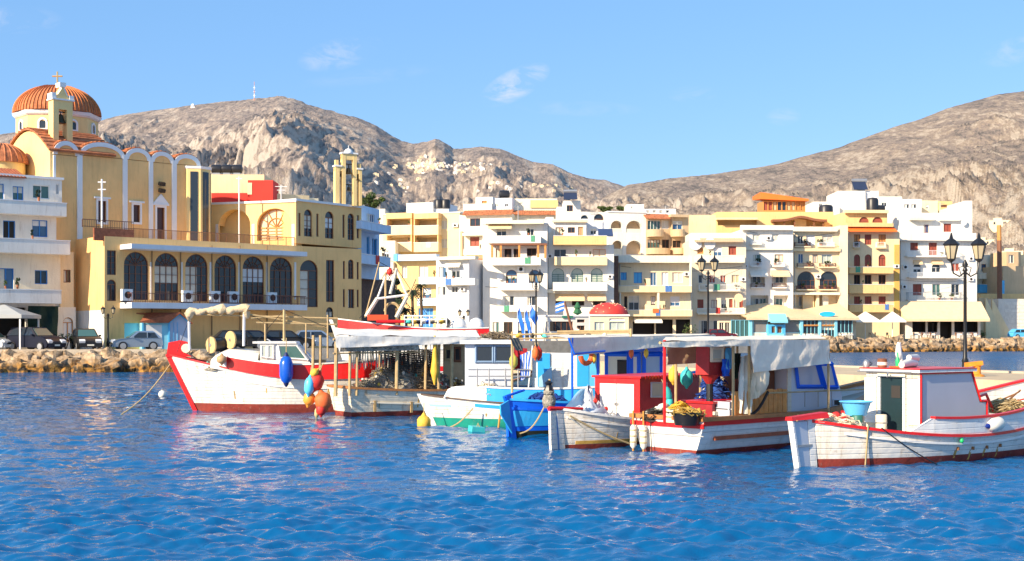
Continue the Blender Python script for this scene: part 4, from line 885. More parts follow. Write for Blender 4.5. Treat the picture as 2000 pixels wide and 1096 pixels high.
OP10 = [(1212, 1224, 532, 547, 'rect', BLUEP, SKYB), (1238, 1254, 532, 553, 'rect', BLUEP, SKYB), (1270, 1282, 532, 558, 'rect', TRIM, GLASSB, 'D'), (1292, 1305, 532, 558, 'rect', TRIM, TRIM, 'D'), (1313, 1334, 532, 552, 'rect', TRIM, BLIND),
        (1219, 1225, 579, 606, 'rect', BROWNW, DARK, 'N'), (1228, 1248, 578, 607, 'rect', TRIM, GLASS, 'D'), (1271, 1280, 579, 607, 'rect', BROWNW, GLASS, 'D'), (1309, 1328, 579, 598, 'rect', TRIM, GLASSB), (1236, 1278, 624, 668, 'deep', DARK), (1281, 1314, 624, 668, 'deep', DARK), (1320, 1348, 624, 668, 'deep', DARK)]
T10.block(CREAM, 1207, 1351, 512, None, depth=9, ops=OP10)
T10.slab(1206, 1352, 499, 513, CREAM2, 1.4, name='parapet'); T10.balcony(1208, 1351, 559, 571, 1.5, 'solid', YEL2); T10.balcony(1222, 1352, 606, 618, 1.5, 'solid', YEL2); T10.slab(1284, 1288, 571, 606, CREAM2, 1.4, name='pillar', depth=.35); T10.slab(1210, 1213, 571, 606, CREAM2, 1.4, name='pillar', depth=.35); T10.slab(1347, 1351, 513, 559, CREAM2, 1.4, name='pillar', depth=.35)
T10.awning(1236, 1290, 618, 631, AWNW, 1.8); T10.block(CREAM, 1260, 1290, 596, 606, off=-.9, depth=.3, name='planter_wall'); T10.block(mat('orange_cloth', (.75, .16, .04), .8), 1275, 1287, 603, 611, off=-1.62, depth=.08, name='hung_towel')
T11 = Building('peach_apartment_house', 'pale peach apartment house with red brown shutters and narrow white balconies', 'apartment house', 1349, 184, 1457, 184)
OP11 = [(1362, 1374, 483, 496, 'arch', ORW, ORW), (1394, 1410, 483, 502, 'rect', TRIM, GLASSB, 'D'), (1423, 1438, 481, 498, 'rect', REDW, REDW), (1364, 1372, 537, 553, 'rect', TRIM, GLASS, 'N'), (1385, 1397, 538, 553, 'rect', TRIM, REDW), (1407, 1418, 538, 552, 'rect', TRIM, REDW), (1429, 1444, 537, 553, 'rect', TRIM, TAN),
        (1362, 1374, 585, 602, 'rect', REDW, REDW), (1389, 1401, 586, 602, 'rect', REDW, BLIND), (1409, 1419, 586, 603, 'rect', TRIM, GLASS), (1424, 1431, 584, 601, 'rect', REDW, REDW, 'N'), (1434, 1442, 584, 601, 'rect', ORW, BLIND, 'N'), (1444, 1451, 584, 601, 'rect', REDW, REDW, 'N'),
        (1365, 1382, 626, 668, 'rect', TRIM, GLASS), (1385, 1402, 626, 668, 'rect', TRIM, GLASS), (1405, 1414, 630, 668, 'rect', TRIM, DARK, 'D'), (1416, 1425, 630, 668, 'rect', TRIM, DARK, 'D'), (1428, 1456, 626, 655, 'rect', TRIM, GLASSG)]
T11.block(PEACH, 1349, 1457, 468, None, depth=9, ops=OP11); T11.block(CREAM2, 1349, 1457, 455, 469, off=2, depth=6, name='top_storey'); T11.tiles(1357, 1453, 465, 473, TAN, .9)
T11.balcony(1359, 1455, 500, 513, 1.2, 'solid', CREAM2); T11.balcony(1366, 1446, 556, 569, 1.2, 'rail', CREAM2, TRIM); T11.balcony(1363, 1455, 602, 614, 1.2, 'rail', CREAM2, TRIM)
T11.dish(1358, 476, r=.9); T11.dish(1386, 476, r=.8); T11.dish(1442, 582, -.8, r=.6, m=AWN)
T12 = Building('white_arch_house', 'white four storey house with small sash windows and scalloped awnings over arches', 'apartment house', 1451, 187.5, 1549, 188)
OP12 = [(1470, 1485, 457, 471, 'rect', TRIM, BLIND), (1508, 1521, 457, 471, 'rect', TRIM, BLIND), (1470, 1486, 497, 511, 'rect', TRIM, GLASSG), (1513, 1530, 497, 512, 'rect', ORW, BLIND), (1466, 1494, 530, 558, 'archdeep'), (1508, 1537, 530, 558, 'archdeep'), (1466, 1501, 577, 607, 'deep'), (1511, 1540, 577, 607, 'deep')]
T12.block(WHITE, 1451, 1549, 448, None, depth=9, ops=OP12); T12.slab(1448, 1550, 440, 449, WHITE, .8, name='parapet'); T12.slab(1455, 1548, 484, 488, CREAM2, .5); T12.balcony(1466, 1489, 512, 521, .7, 'rail', WHITE, TRIM); T12.balcony(1510, 1533, 512, 521, .7, 'rail', WHITE, TRIM); T12.balcony(1466, 1488, 471, 478, .6, 'rail', WHITE, TRIM)
for a, c in ((1470, 1486), (1514, 1530)): T12.window(T12.lx(a, 1.1), T12.lx(c, 1.1), T12.z(a, 553, 1.1), T12.z(a, 538, 1.1), 1.05, 'rect', TRIM, GLASS)
for a, c in ((1469, 1482), (1484, 1496), (1515, 1529)): T12.window(T12.lx(a, 1.1), T12.lx(c, 1.1), T12.z(a, 604, 1.1), T12.z(a, 583, 1.1), 1.05, 'rect', TRIM, GLASS if a < 1480 else GLASSG)
for a, c in ((1467, 1494), (1509, 1537)): T12.balcony(a, c, 554, 563, .5, 'rail', WHITE, RAILM)
T12.awning(1463, 1497, 528, 541, AWNW, 1.0); T12.awning(1506, 1540, 528, 541, AWN, 1.0)
T13 = Building('cream_arch_house', 'cream four storey house with two dark arched windows and balcony railings', 'apartment house', 1549, 190.5, 1655, 191)
OP13 = [(1558, 1569, 461, 476, 'rect', TRIM, GLASS), (1575, 1592, 459, 479, 'rect', TRIM, TRIM, 'D'), (1606, 1626, 458, 479, 'rect', TRIM, BLIND, 'D'), (1559, 1569, 496, 514, 'rect', TRIM, GLASSB), (1587, 1597, 497, 514, 'rect', BROWNW, BLIND), (1605, 1625, 497, 516, 'rect', TRIM, MATS['reflecting_glass']),
        (1557, 1592, 530, 566, 'arch', BROWNW, GLASS), (1601, 1635, 530, 566, 'arch', BROWNW, GLASS), (1555, 1595, 576, 610, 'deep'), (1600, 1641, 576, 610, 'deep')]
T13.block(CREAM, 1549, 1641, 450, None, depth=9, ops=OP13); T13.block(PEACH, 1641, 1656, 440, None, off=-.5, depth=9, name='shaft'); T13.slab(1549, 1636, 443, 452, CREAM2, .8, name='parapet'); T13.slab(1549, 1642, 485, 491, YEL2, .7); T13.slab(1549, 1641, 571, 576, CREAM2, .6)
for (a, c, t, u, m_) in ((1553, 1584, 473, 483, RAILM), (1599, 1631, 473, 483, TRIM), (1558, 1590, 514, 523, RAILM), (1602, 1634, 514, 523, RAILM), (1557, 1591, 558, 567, RAILM), (1601, 1635, 558, 567, RAILM)): T13.balcony(a, c, t, u, .8, 'rail', CREAM, m_)
T13.block(YEL2, 1568, 1590, 577, 609, off=.6, depth=.5, name='pillar_wall'); T13.block(CREAM2, 1606, 1618, 577, 609, off=.6, depth=.5, name='pillar_wall'); T13.window(T13.lx(1560, 1.2), T13.lx(1569, 1.2), T13.z(1560, 598, 1.2), T13.z(1560, 579, 1.2), 1.05)
T14 = Building('yellow_rooftop_terrace', 'long yellow terraced building with a brown wavy pergola above the white and cream fronts', 'building', 1378, 203, 1628, 203)
T14.block(YEL, 1400, 1628, 414, None, depth=9, ops=[(1402, 1478, 429, 440, 'deep'), (1511, 1552, 430, 442, 'deep'), (1575, 1610, 430, 442, 'deep')]); T14.block(YEL2, 1345, 1402, 420, None, off=1, depth=7); T14.slab(1400, 1480, 425, 429, YEL2, 1.5)
b = MB(); P = [(T14.lx(1508+i*5.6, -1.2), T14.z(1560, 429-(7*math.exp(-((i-10)/4.)**2)), -1.2)) for i in range(20)]
b.rings([[(x, -1.6, z), (x, -.1, z), (x, -.1, z-.35), (x, -1.6, z-.35)] for x, z in P]); b.build('wavy_pergola', BROWNW, T14.root)
for px in (1512, 1532, 1552, 1590, 1608): T14.slab(px-1, px+1, 432, 450, BROWNW, 1.2, name='pergola_post', depth=.2)
PH = Building('timber_penthouse', 'timber and glass penthouse with a bright orange sloping roof on the yellow terrace', 'penthouse', 1486, 213, 1574, 213)
PH.block(ORW, 1490, 1573, 392, 425, depth=5, ops=[(1492+i*9, 1499+i*9, 394, 411, 'rect', BROWNW, [REDW, REDW, TAN, GLASS, GLASS, TAN, TAN, ORW, ORW][i], 'N') for i in range(9)])
x0, x1 = PH.lx(1483), PH.lx(1577); b = MB(); b.hexa([(x0, -1, PH.z(1486, 390)), (x1, -1, PH.z(1574, 394)), (x1, 6, PH.z(1574, 391)), (x0, 6, PH.z(1486, 384)), (x0, -1, PH.z(1486, 379)+.2), (x1, -1, PH.z(1574, 390)), (x1, 6, PH.z(1574, 388)), (x0, 6, PH.z(1486, 377))]); b.build('roof', mat('bright_orange_roof', (.85, .18, .025), .7, .1), PH.root)
water_tank(1613, 425, 207, 1.1, 2.0, 'single large black tank at the right end of the yellow rooftop terrace', None, True)
T15 = Building('yellow_balcony_house', 'yellow apartment house with solid yellow balconies and dark red shuttered openings', 'apartment house', 1654, 194.5, 1757, 195)
OP15 = []
for (y0, y1, st, m_) in ((458, 478, 'rect', ORW), (497, 520, 'arch', REDW), (537, 556, 'rect', DARK), (579, 595, 'rect', REDW)):
    for i, (a, c) in enumerate(((1668, 1680), (1689, 1702), (1716, 1730))): OP15.append((a, c, y0, y1, st, BROWNW, [m_, m_ if y0 != 458 else REDW, m_][i]))
T15.block(YEL2, 1654, 1757, 452, None, depth=10, ops=OP15); T15.block(YEL, 1652, 1733, 414, 453, off=1.5, depth=7, ops=[(1678, 1697, 424, 435, 'arch', BROWNW, REDW), (1704, 1724, 424, 435, 'arch', BROWNW, REDW)], name='top_storey')
T15.slab(1650, 1736, 410, 416, YEL2, .8, off=1.5, name='roof_slab'); T15.tiles(1654, 1753, 442, 453, MATS['bright_orange_roof'], 1.2); T15.slab(1747, 1757, 478, 612, OCH, .12, name='ochre_strip'); T15.slab(1655, 1745, 436, 443, YEL, 1.0, off=.3, name='parapet')
for (t, u) in ((522, 534), (556, 573), (595, 610)): T15.balcony(1659, 1745, t, u, 1.5, 'solid', YEL)
for (a, c) in ((1668, 1680), (1712, 1730)): T15.balcony(a, c, 473, 485, .6, 'rail', YEL2, TRIM)
T16 = Building('white_corner_house', 'white corner apartment house with red brown shutters above a broad beige awning', 'apartment house', 1757, 199, 1911, 200)
OP16 = [(1778, 1793, 474, 490, 'rect', REDW, REDW), (1814, 1830, 474, 499, 'rect', REDW, REDW, 'D'), (1846, 1857, 474, 499, 'rect', TRIM, GLASSG), (1784, 1799, 514, 532, 'arch', TRIM, GLASS), (1820, 1837, 514, 532, 'arch', TRIM, GLASS), (1858, 1874, 514, 530, 'rect', TRIM, REDW),
        (1783, 1800, 555, 577, 'rect', BROWNW, REDW), (1821, 1837, 555, 577, 'rect', TRIM, GLASSG), (1858, 1874, 555, 577, 'rect', TRIM, GLASS)]
T16.block(WHITE, 1757, 1908, 468, None, depth=12, ops=OP16); T16.block(WHITE, 1776, 1898, 416, 470, off=2.0, depth=8, ops=[(1804, 1814, 439, 455, 'rect', REDW, GLASSB, 'D'), (1843, 1858, 437, 453, 'rect', REDW, REDW)], name='top_storey')
T16.slab(1780, 1826, 424, 430, CREAM2, 1.0, off=2.0, name='canopy_slab'); T16.slab(1836, 1876, 426, 431, WHITE, .6, off=2.0, name='canopy_slab'); T16.slab(1756, 1907, 455, 470, WHITE, .9, name='parapet'); T16.balcony(1772, 1875, 489, 502, 1.1, 'rail', WHITE, TRIM); T16.balcony(1776, 1876, 532, 543, 1.1, 'rail', WHITE, TRIM); T16.balcony(1774, 1880, 571, 588, 1.1, 'rail', WHITE, METAL)
T16.dish(1881, 435, 1.8); T16.ac(1763, 1771, 518, 526); T16.awning(1783, 1800, 508, 517, AWN, .6); T16.awning(1819, 1840, 508, 517, AWN, .6)
# cafe under the broad awning
C1 = Building('waterfront_cafe', 'cafe with broad beige awning, dark openings and white planters beneath the white corner house', 'cafe', 1768, 196, 1915, 197)
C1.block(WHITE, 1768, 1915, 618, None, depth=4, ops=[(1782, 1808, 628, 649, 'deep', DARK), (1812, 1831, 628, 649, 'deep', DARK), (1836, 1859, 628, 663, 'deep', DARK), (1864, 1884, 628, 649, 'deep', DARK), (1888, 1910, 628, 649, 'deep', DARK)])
C1.awning(1752, 1916, 589, 628, AWN, 3.0, off=.5, val=.35)
C1.block(mat('brown_lettering', (.30, .12, .06), .7, .5, 14), 1840, 1860, 617, 624, off=-1.95, depth=.06, name='sign_panel'); C1.block(MATS['brown_lettering'], 1803, 1807, 617, 623, off=-1.95, depth=.06, name='emblem_panel'); C1.block(MATS['brown_lettering'], 1818, 1822, 617, 623, off=-1.95, depth=.06, name='emblem_panel')
C2 = Building('glazed_taverna', 'long glazed taverna with turquoise frames and a beige canvas roof at the water', 'taverna', 1428, 181, 1675, 185.5)
x0, x1 = C2.lx(1455, 0), C2.lx(1675, 0); zt = C2.z(1560, 592, 5); ze = C2.z(1560, 622, 0)
cv = MB(); n = 24
cv.grid([[(x0+(x1-x0)*i/n, 5.5, zt-.9*abs(2*((i/n*1.5) % 1)-1)**1.2) for i in range(n+1)], [(x0+(x1-x0)*i/n, 2.6, (zt+ze)/2-.45*abs(2*((i/n*1.5) % 1)-1)**1.2) for i in range(n+1)], [(x0+(x1-x0)*i/n, -.5, ze+.1) for i in range(n+1)], [(x0+(x1-x0)*i/n, -.52, ze-.22) for i in range(n+1)], [(x0+(x1-x0)*i/n, -.40, ze-.22) for i in range(n+1)], [(x0+(x1-x0)*i/n, -.38, ze+.02) for i in range(n+1)], [(x0+(x1-x0)*i/n, 5.5, zt-1.1) for i in range(n+1)]])
cv.build('canvas_roof', AWN, C2.root, True)
for (a, c, k) in ((1428, 1463, 'g'), (1471, 1500, 'w'), (1533, 1562, 'w'), (1569, 1599, 'o'), (1604, 1631, 'o'), (1635, 1665, 'd')):
    a_, c_ = C2.lx(a), C2.lx(c); zt_, zb_ = C2.z((a+c)/2, 625), C2.z((a+c)/2, 650 if k in 'wd' else 661)
    if k in 'wd': C2.block(CREAM2, a, c, 650, None, depth=.2, name='low_wall')
    C2.window(a_, c_, zb_, zt_, -.1, 'rect', TEALP, {'g': GLASSG, 'w': mat('grey_blind', (.25, .22, .2), .6), 'o': GLASS, 'd': GLASS}[k], 'N' if k == 'w' else '')
for px in (1467, 1566, 1601.5, 1633): C2.slab(px-2.5, px+2.5, 622, 664, TEALP, .25, name='pillar')
C2.slab(1569, 1631, 634, 637, ORW, .18, name='rail_board')
C2.block(CREAM2, 1428, 1672, 620, None, off=3.5, depth=.2, name='back_wall')
DK = Building('turquoise_porch', 'bright turquoise entrance porch with two brown glazed doors in the taverna front', 'porch', 1500, 181.5, 1534, 182)
DK.block(SKYB, 1501, 1534, 634, None, depth=2, ops=[(1507, 1515, 637, 651, 'rect', TEALP, BROWNW, 'N'), (1518, 1528, 637, 651, 'rect', TEALP, BROWNW, 'N')]); DK.awning(1500, 1534, 613, 631, TEALP, .9, off=.2); DK.slab(1503, 1532, 652, 662, TEALP, .06, name='lower_panel')
OV = loose('oval_sign', 'blue oval sign standing on the edge of the taverna roof', 'sign', 1616, 184.5, C2.base+ze+.25)
b = MB(); b.rings([[(1.1*math.cos(k*math.pi/10), y, .35+.35*math.sin(k*math.pi/10)) for k in range(20)] for y in (-.05, .05)]); b.build('board', mat('cyan_sign', (.02, .42, .75), .5), OV)
# parasols
def parasol(px, D, pt, pe, hw, label, m):
    t = loose('cafe_parasol', label, 'parasol', px, D, group='pale cafe parasols on the right quay'); zt, ze = Z(pt, D)-gz(D), Z(pe, D)-gz(D); w_ = hw/FOC*D; b = MB()
    b.rings([[(-w_, -w_, ze-.2), (w_, -w_, ze-.2), (w_, w_, ze-.2), (-w_, w_, ze-.2)], [(-w_, -w_, ze), (w_, -w_, ze), (w_, w_, ze), (-w_, w_, ze)], [(-.08, -.08, zt), (.08, -.08, zt), (.08, .08, zt), (-.08, .08, zt)]], caps=False)
    b.build('canopy', m, t); b = MB(); b.tube([(0, 0, 0), (0, 0, zt)], .06, 6); b.build('pole', TRIM, t)
parasol(1690, 189, 609, 627, 24, 'pale parasol on the right quay, left of the pair', AWNW); parasol(1743, 189, 609, 627, 21, 'pale parasol on the right quay, right of the pair', AWNW)
# white and cream buildings behind
def back(name, label, m, spec, ops=(), cat='building'):
    a, c, t, D = spec; Bk = Building(name, label, cat, a, D, c, D); Bk.block(m, a, c, t, None, depth=9, ops=ops); return Bk
K1 = back('white_roof_house', 'white cubic house rising highest behind the yellow balcony house', WHITE, (1638, 1690, 373, 232)); K1.block(GREYW, 1690, 1716, 373, None, off=.5, depth=8, name='grey_wing')
K2 = back('white_terrace_house', 'low white terrace building right of the timber penthouse', WHITE, (1590, 1640, 394, 228), [(1600, 1606, 398, 404, 'rect')])
K3 = back('white_blue_terrace_house', 'white terrace house in pale blue shade above the yellow balcony house', WHITE, (1716, 1762, 384, 226), [(1722, 1732, 396, 404, 'rect')]); K3.block(GREYW, 1762, 1800, 389, None, off=-.5, depth=8, ops=[(1766, 1776, 399, 407, 'rect', TRIM, GLASS), (1780, 1790, 399, 407, 'rect', TRIM, GLASS)])  # right block's pale blue shade is painted as grey plaster
K4 = back('small_yellow_house', 'small pale yellow house behind the white corner house', CREAM, (1797, 1832, 392, 230), [(1808, 1814, 400, 408, 'rect')])
K5 = back('ochre_roof_house', 'small ochre house with a brown window behind the white corner house', YEL, (1829, 1860, 393, 238), [(1838, 1850, 400, 405, 'rect', BROWNW, BROWNW)])
K6 = back('white_chimney_block', 'tall narrow white chimney block at the right end of the corner house roof', WHITE, (1885, 1899, 392, 216)); K7 = back('cream_roof_wall', 'long low cream wall behind the roof of the white corner house', CREAM2, (1858, 1886, 404, 224))
K8 = back('far_white_house', 'white flat roofed house behind the brown balcony house', WHITE, (1224, 1258, 399, 226), [(1232, 1236, 403, 408, 'rect')]); K9 = back('far_grey_house', 'long low blue grey house behind the orange tiled roof edge', GREYW, (1258, 1320, 408, 222), [(a, a+6, 411, 416, 'rect', TRIM, GLASS, 'N') for a in (1262, 1275, 1288, 1301)])
K10 = back('tan_low_house', 'low cream house under the palms left of the blue trimmed house', CREAM2, (742, 772, 470, 200), [(750, 760, 490, 505, 'rect')])
K11 = back('far_left_house', 'small cream house on the hill side left of the white penthouse', CREAM2, (700, 752, 408, 236), [(712, 722, 415, 424, 'rect')])
t = loose('solar_heater', 'solar water heater on the white cubic house', 'solar heater', 1682, 233, Z(373, 233)); b = MB(); b.hexa([(-1.5, -1, .1), (.9, -1, .1), (.9, .8, 1.7), (-1.5, .8, 1.7), (-1.5, -1, .25), (.9, -1, .25), (.9, .8, 1.85), (-1.5, .8, 1.85)]); b.build('panel', mat('solar_panel', (.03, .04, .08), .2), t)
b = MB(); b.tube([(-1.4, .9, 1.9), (1.2, .9, 1.9)], .35, 10); b.build('tank', METAL, t, True); box('stand', METAL, t, -1.4, .9, .7, .8, 0, 1.6)
water_tank(1704, 414, 203, .9, 2.2, 'black upright tank on the left of the yellow balcony house roof', None, True); water_tank(1716, 416, 203, .55, 1.9, 'black lying tank on the yellow balcony house roof')
water_tank(985, 389, 196, .6, 1.6, 'black tank on the blue grey roof storey behind the timber loggia house')
for i, px in enumerate((1368, 1376)): water_tank(px, 440, 205, .55, 1.5, ['left of two black tanks on the roof behind the peach house', 'right of two black tanks on the roof behind the peach house'][i])
t = loose('solar_heater', 'solar water heater on the white tower above the yellow balcony bands', 'solar heater', 1114, 178, Z(392, 178)); b = MB(); b.hexa([(-.9, -.6, .1), (.9, -.6, .1), (.9, .6, 1.1), (-.9, .6, 1.1), (-.9, -.6, .2), (.9, -.6, .2), (.9, .6, 1.2), (-.9, .6, 1.2)]); b.build('panel', MATS['solar_panel'], t)
b = MB(); b.tube([(-.9, .7, 1.3), (.9, .7, 1.3)], .25, 8); b.build('tank', METAL, t, True)
# aerials on the roofs
for i, (px, D, p0, p1, lb) in enumerate(((1012, 176, 402, 430, 'aerial above the timber loggia house'), (1160, 178, 415, 434, 'aerial above the shade-grey painted roof storey with the navy awning'), (1300, 196, 402, 420, 'aerial above the orange tiled roof edge'), (1530, 208, 425, 442, 'aerial on the white arch house roof'), (1590, 210, 424, 444, 'aerial on the cream arch house roof'), (1836, 212, 396, 418, 'aerial on the white corner house roof'), (905, 193, 392, 412, 'aerial on the tall white house roof'))):
    mast(px, D, p0, p1, .05, 'thin '+lb, METAL, arms=[(.95, .6), (.8, .45)])
# right edge: brown chimney pole, tan wall, yellow stair, stone wall
P_ = thing('power_pole', 'dark wooden power pole with an orange brown top right of the corner house', 'pole', (X(1953, 212), 212, 1.7)); b = MB(); b.tube([(0, 0, 0), (-.1, 0, Z(470, 212)-1.7)], [.45, .38], 8); b.build('shaft', BROWNW, P_); b = MB(); b.tube([(-.1, 0, Z(470, 212)-1.7), (-.15, 0, Z(440, 212)-1.7)], .36, 8); b.build('pole_top', ORW, P_)
R_1 = Building('far_right_house', 'beige house with balcony partly hidden behind the right street lamp', 'house', 1912, 222, 1950, 223); R_1.block(CREAM2, 1912, 1950, 498, None, depth=8, ops=[(1917, 1926, 516, 530, 'rect', BROWNW, GLASSB), (1918, 1930, 550, 562, 'rect', BROWNW, DARK)]); R_1.balcony(1914, 1950, 556, 572, 1.4, 'solid', SKYB); R_1.balcony(1914, 1950, 534, 545, 1.2, 'solid', CREAM2)
R_2 = Building('tan_terrace_house', 'plain tan wall with a blue gate above the yellow stairs at the right edge', 'house', 1957, 216, 2080, 218); R_2.block(TAN, 1959, 2080, 520, 580, depth=8); R_2.block(YEL2, 1985, 2080, 498, 522, off=1, depth=6); R_2.slab(1957, 1962, 548, 580, SKYB, .2, name='blue_gate'); R_2.slab(1915, 2080, 574, 585, YEL, 1.2, name='orange_ledge'); R_2.block(TAN, 1966, 1994, 492, 520, off=.5, depth=5, ops=[(1970, 1980, 498, 514, 'rect')], name='upper_room')
R_3 = Building('retaining_wall', 'pale stone retaining wall in half shadow at the right edge', 'wall', 1945, 208, 2100, 210)
R_3.block(mat('pale_stone_wall', (.74, .67, .58), .9, .12, 1, bump=.4, bscale=4), 1950, 2100, 584, None, depth=5)
for r in range(10):
    z = R_3.z(2000, 590+r*7); b = MB()
    for i in range(9): x = R_3.lx(1962)+i*1.25+(r % 2)*.6; b.box(x, x+1.18, -.05, -.004, z-.50, z)
    b.build('stone_course', mat('pale_stone_block', (.80, .73, .63), .9, .15, 2, bump=.5, bscale=5), R_3.root)
R_4 = Building('yellow_stairs', 'steep outdoor stairs between yellow parapets climbing beside the corner house', 'stairs', 1915, 204, 1975, 206)
b = MB(); n = 14
def stp(px, py): q = R_4.at(px, py, 0); return (q[0], q[2])
for (o0, o1, A0, A1, m_) in ((0, .3, (1926, 582), (1957, 662), YEL2), (1.6, 1.9, (1938, 582), (1973, 660), YEL2)):
    x0, z0 = R_4.at(*A0, o0)[0], R_4.z(*A0, o0); x1 = R_4.at(*A1, o0)[0]; bb = MB(); bb.prism([(x0, -.2), (x0, z0), (x1, 1.0), (x1, -.2)], o0, o1); bb.build('parapet', m_, R_4.root)
x0, z0, x1 = R_4.lx(1928), R_4.z(1928, 590), R_4.lx(1960)
for i in range(n): b.box(x0+(x1-x0)*i/n, x0+(x1-x0)*(i+1)/n, .31, 1.59, -.2, z0*(1-i/n))
b.build('steps', OCH, R_4.root); R_4.block(TAN, 1912, 1930, 582, None, off=.5, depth=3, name='side_wall')
# red domed kiosk
KD = Building('domed_kiosk', 'round waterfront kiosk with a red dome studded with pale spots', 'kiosk', 1155, 152, 1228, 152)
KD.block(CREAM, 1156, 1228, 617, None, depth=4.2, ops=[(1161, 1180, 629, 646, 'rect', TRIM, MATS['reflecting_glass']), (1190, 1221, 629, 646, 'rect', TRIM, MATS['reflecting_glass']), (1190, 1220, 622, 627, 'rect', TRIM, TRIM, 'N')], cornice=TRIM)
cx = (KD.lx(1153)+KD.lx(1230))/2; r = (KD.lx(1230)-KD.lx(1153))/2; z0 = KD.z(1190, 616); hz = KD.z(1190, 593)-z0; b = MB()
b.lathe([(r*math.cos(t)+.01, z0+.16+hz*math.sin(t)) for t in [i*math.pi/20 for i in range(11)]], 24, (cx, 2.1, 0)); dm = b.build('dome', mat('red_dome', (.72, .05, .035), .6, .1), KD.root, True)
b = MB(); rr_ = random.Random(4)
for i in range(60):
    th, an = rr_.uniform(.15, 1.2), rr_.uniform(0, 6.28); b.ball((cx+r*math.cos(th)*math.cos(an), 2.1+r*math.cos(th)*math.sin(an), z0+.16+hz*math.sin(th)), .09, 6, 4)
b.build('skylight_studs', mat('pale_stud', (.85, .45, .25), .4), dm)
# flags
def flag(px, D, p0, p1, cols, label, drop=.4):
    t = thing('flagpole', label, 'flagpole', (X(px, D), D, gz(D)), 0, 'flagpoles before the white front'); h = Z(p0, D)-gz(D); b = MB(); b.tube([(0, 0, 0), (0, 0, h)], .06, 6); b.build('pole', mat('pale_blue_pole', (.45, .6, .8), .5), t)
    n = 8; P = [[(.08+.16*j+.12*math.sin(i*.9), .15*math.sin(j*1.4+i*.5), h-.1-i*.24-.26*j*drop*2) for j in range(6)] for i in range(n)]
    P2 = [[(x, y+.02, z) for x, y, z in r_] for r_ in P]; b = MB(); b.grid(P); b.grid(P2); b.build('flag', cols, t, True)
FB = mat('flag_blue', (.02, .18, .75), .7, .1)
flag(1011, 160, 592, 650, FB, 'flagpole with a limp blue and yellow flag, leftmost of three', 1.2); flag(1025, 160, 596, 650, FB, 'flagpole with a folded blue flag, middle of three', 1.3); flag(1035, 160, 592, 650, FB, 'flagpole with a waving blue flag, rightmost of three', .5)
# trees
LEAF = mat('leaf_green', (.07, .11, .025), .8, .45, 2.5); LEAFD = mat('leaf_dark', (.025, .045, .018), .8, .4, 3); BARK = mat('bark', (.12, .08, .05), .95, .3, 5)
def leafcloud(b, c, r, n, size, rd, clumps=9):
    cs = [(c[0]+rd.gauss(0, r[0]*.45), c[1]+rd.gauss(0, r[1]*.45), c[2]+rd.gauss(0, r[2]*.4), rd.uniform(.25, .5)) for _ in range(clumps)]
    for i in range(n):
        q = cs[rd.randrange(clumps)]; v = Vector((rd.gauss(0, 1), rd.gauss(0, 1), rd.gauss(0, 1))).normalized()*rd.uniform(.5, 1)**.5*q[3]
        p = Vector((q[0]+v.x*r[0], q[1]+v.y*r[1], q[2]+v.z*r[2])); a = Vector((rd.gauss(0, 1), rd.gauss(0, 1), rd.gauss(0, .6))).normalized(); bb = a.cross(Vector((rd.gauss(0, 1), rd.gauss(0, 1), rd.gauss(0, 1)))).normalized(); s_ = size*rd.uniform(.6, 1.3)
        b.poly([p-a*s_, p+bb*s_*.5, p+a*s_, p-bb*s_*.5])
def tree(name, label, px, D, p0, p1, wpx, m, seed, group=None, n=1500):
    rd = random.Random(seed); z0 = gz(D); zt, zb = Z(p0, D)-z0, Z(p1, D)-z0; w_ = wpx/FOC*D/2; t = loose(name, label, 'tree', px, D, group=group); b = MB()
    b.tube([(0, 0, 0), (.1, 0, zb), (0, .1, (zt+zb)/2)], [.22, .15, .05], 7)
    for i in range(6):
        an = i*1.05; b.tube([(.1, 0, zb*.85), (w_*.35*math.cos(an), w_*.35*math.sin(an), (zb+zt)/2-.3), (w_*.7*math.cos(an), w_*.7*math.sin(an), (zb+zt)/2+.5)], [.1, .06, .02], 5)
    b.build('trunk', BARK, t); b = MB(); leafcloud(b, (0, 0, (zt+zb)/2), (w_, w_, (zt-zb)/2), n, .22, rd, 12); b.build('crown', m, t)
def palm(label, px, D, p0, hw, seed, m=LEAFD):
    rd = random.Random(seed); t = loose('palm_tree', label, 'palm tree', px, D, group='dark palms before the blue trimmed house'); h = Z(p0, D)-gz(D)-.8; b = MB(); b.tube([(0, 0, 0), (.08, 0, h*.5), (0, 0, h)], [.22, .17, .15], 8); b.build('trunk', BARK, t); b = MB(); L = hw/FOC*D
    for k in range(26):
        an = rd.uniform(0, 6.28); el = rd.uniform(-.2, 1.2); d = Vector((math.cos(an), math.sin(an), 0)); side = Vector((-d.y, d.x, 0)); pr = None
        for i in range(9):
            s_ = i/8; p = Vector((0, 0, h))+d*(L*s_*math.cos(el*.5))+Vector((0, 0, L*(math.sin(el)*s_-.9*s_*s_)))
            if pr is not None:
                for sg in (-1, 1):
                    tip = (p+pr)/2+side*sg*L*.28*math.sin(math.pi*min(1, s_+.12))+Vector((0, 0, -L*.14)); b.poly([pr, p, tip])
            pr = p
    b.build('fronds', m, t)
for i, (px, D, p0, hw) in enumerate(((778, 148, 575, 24), (805, 150, 556, 22), (822, 156, 545, 16), (792, 146, 590, 22))): palm(['palm nearest the brown masonry', 'tall palm between the masts of the red boat', 'tallest palm, right of the group', 'lowest palm of the group, in front of the others'][i], px, D, p0, hw, i)
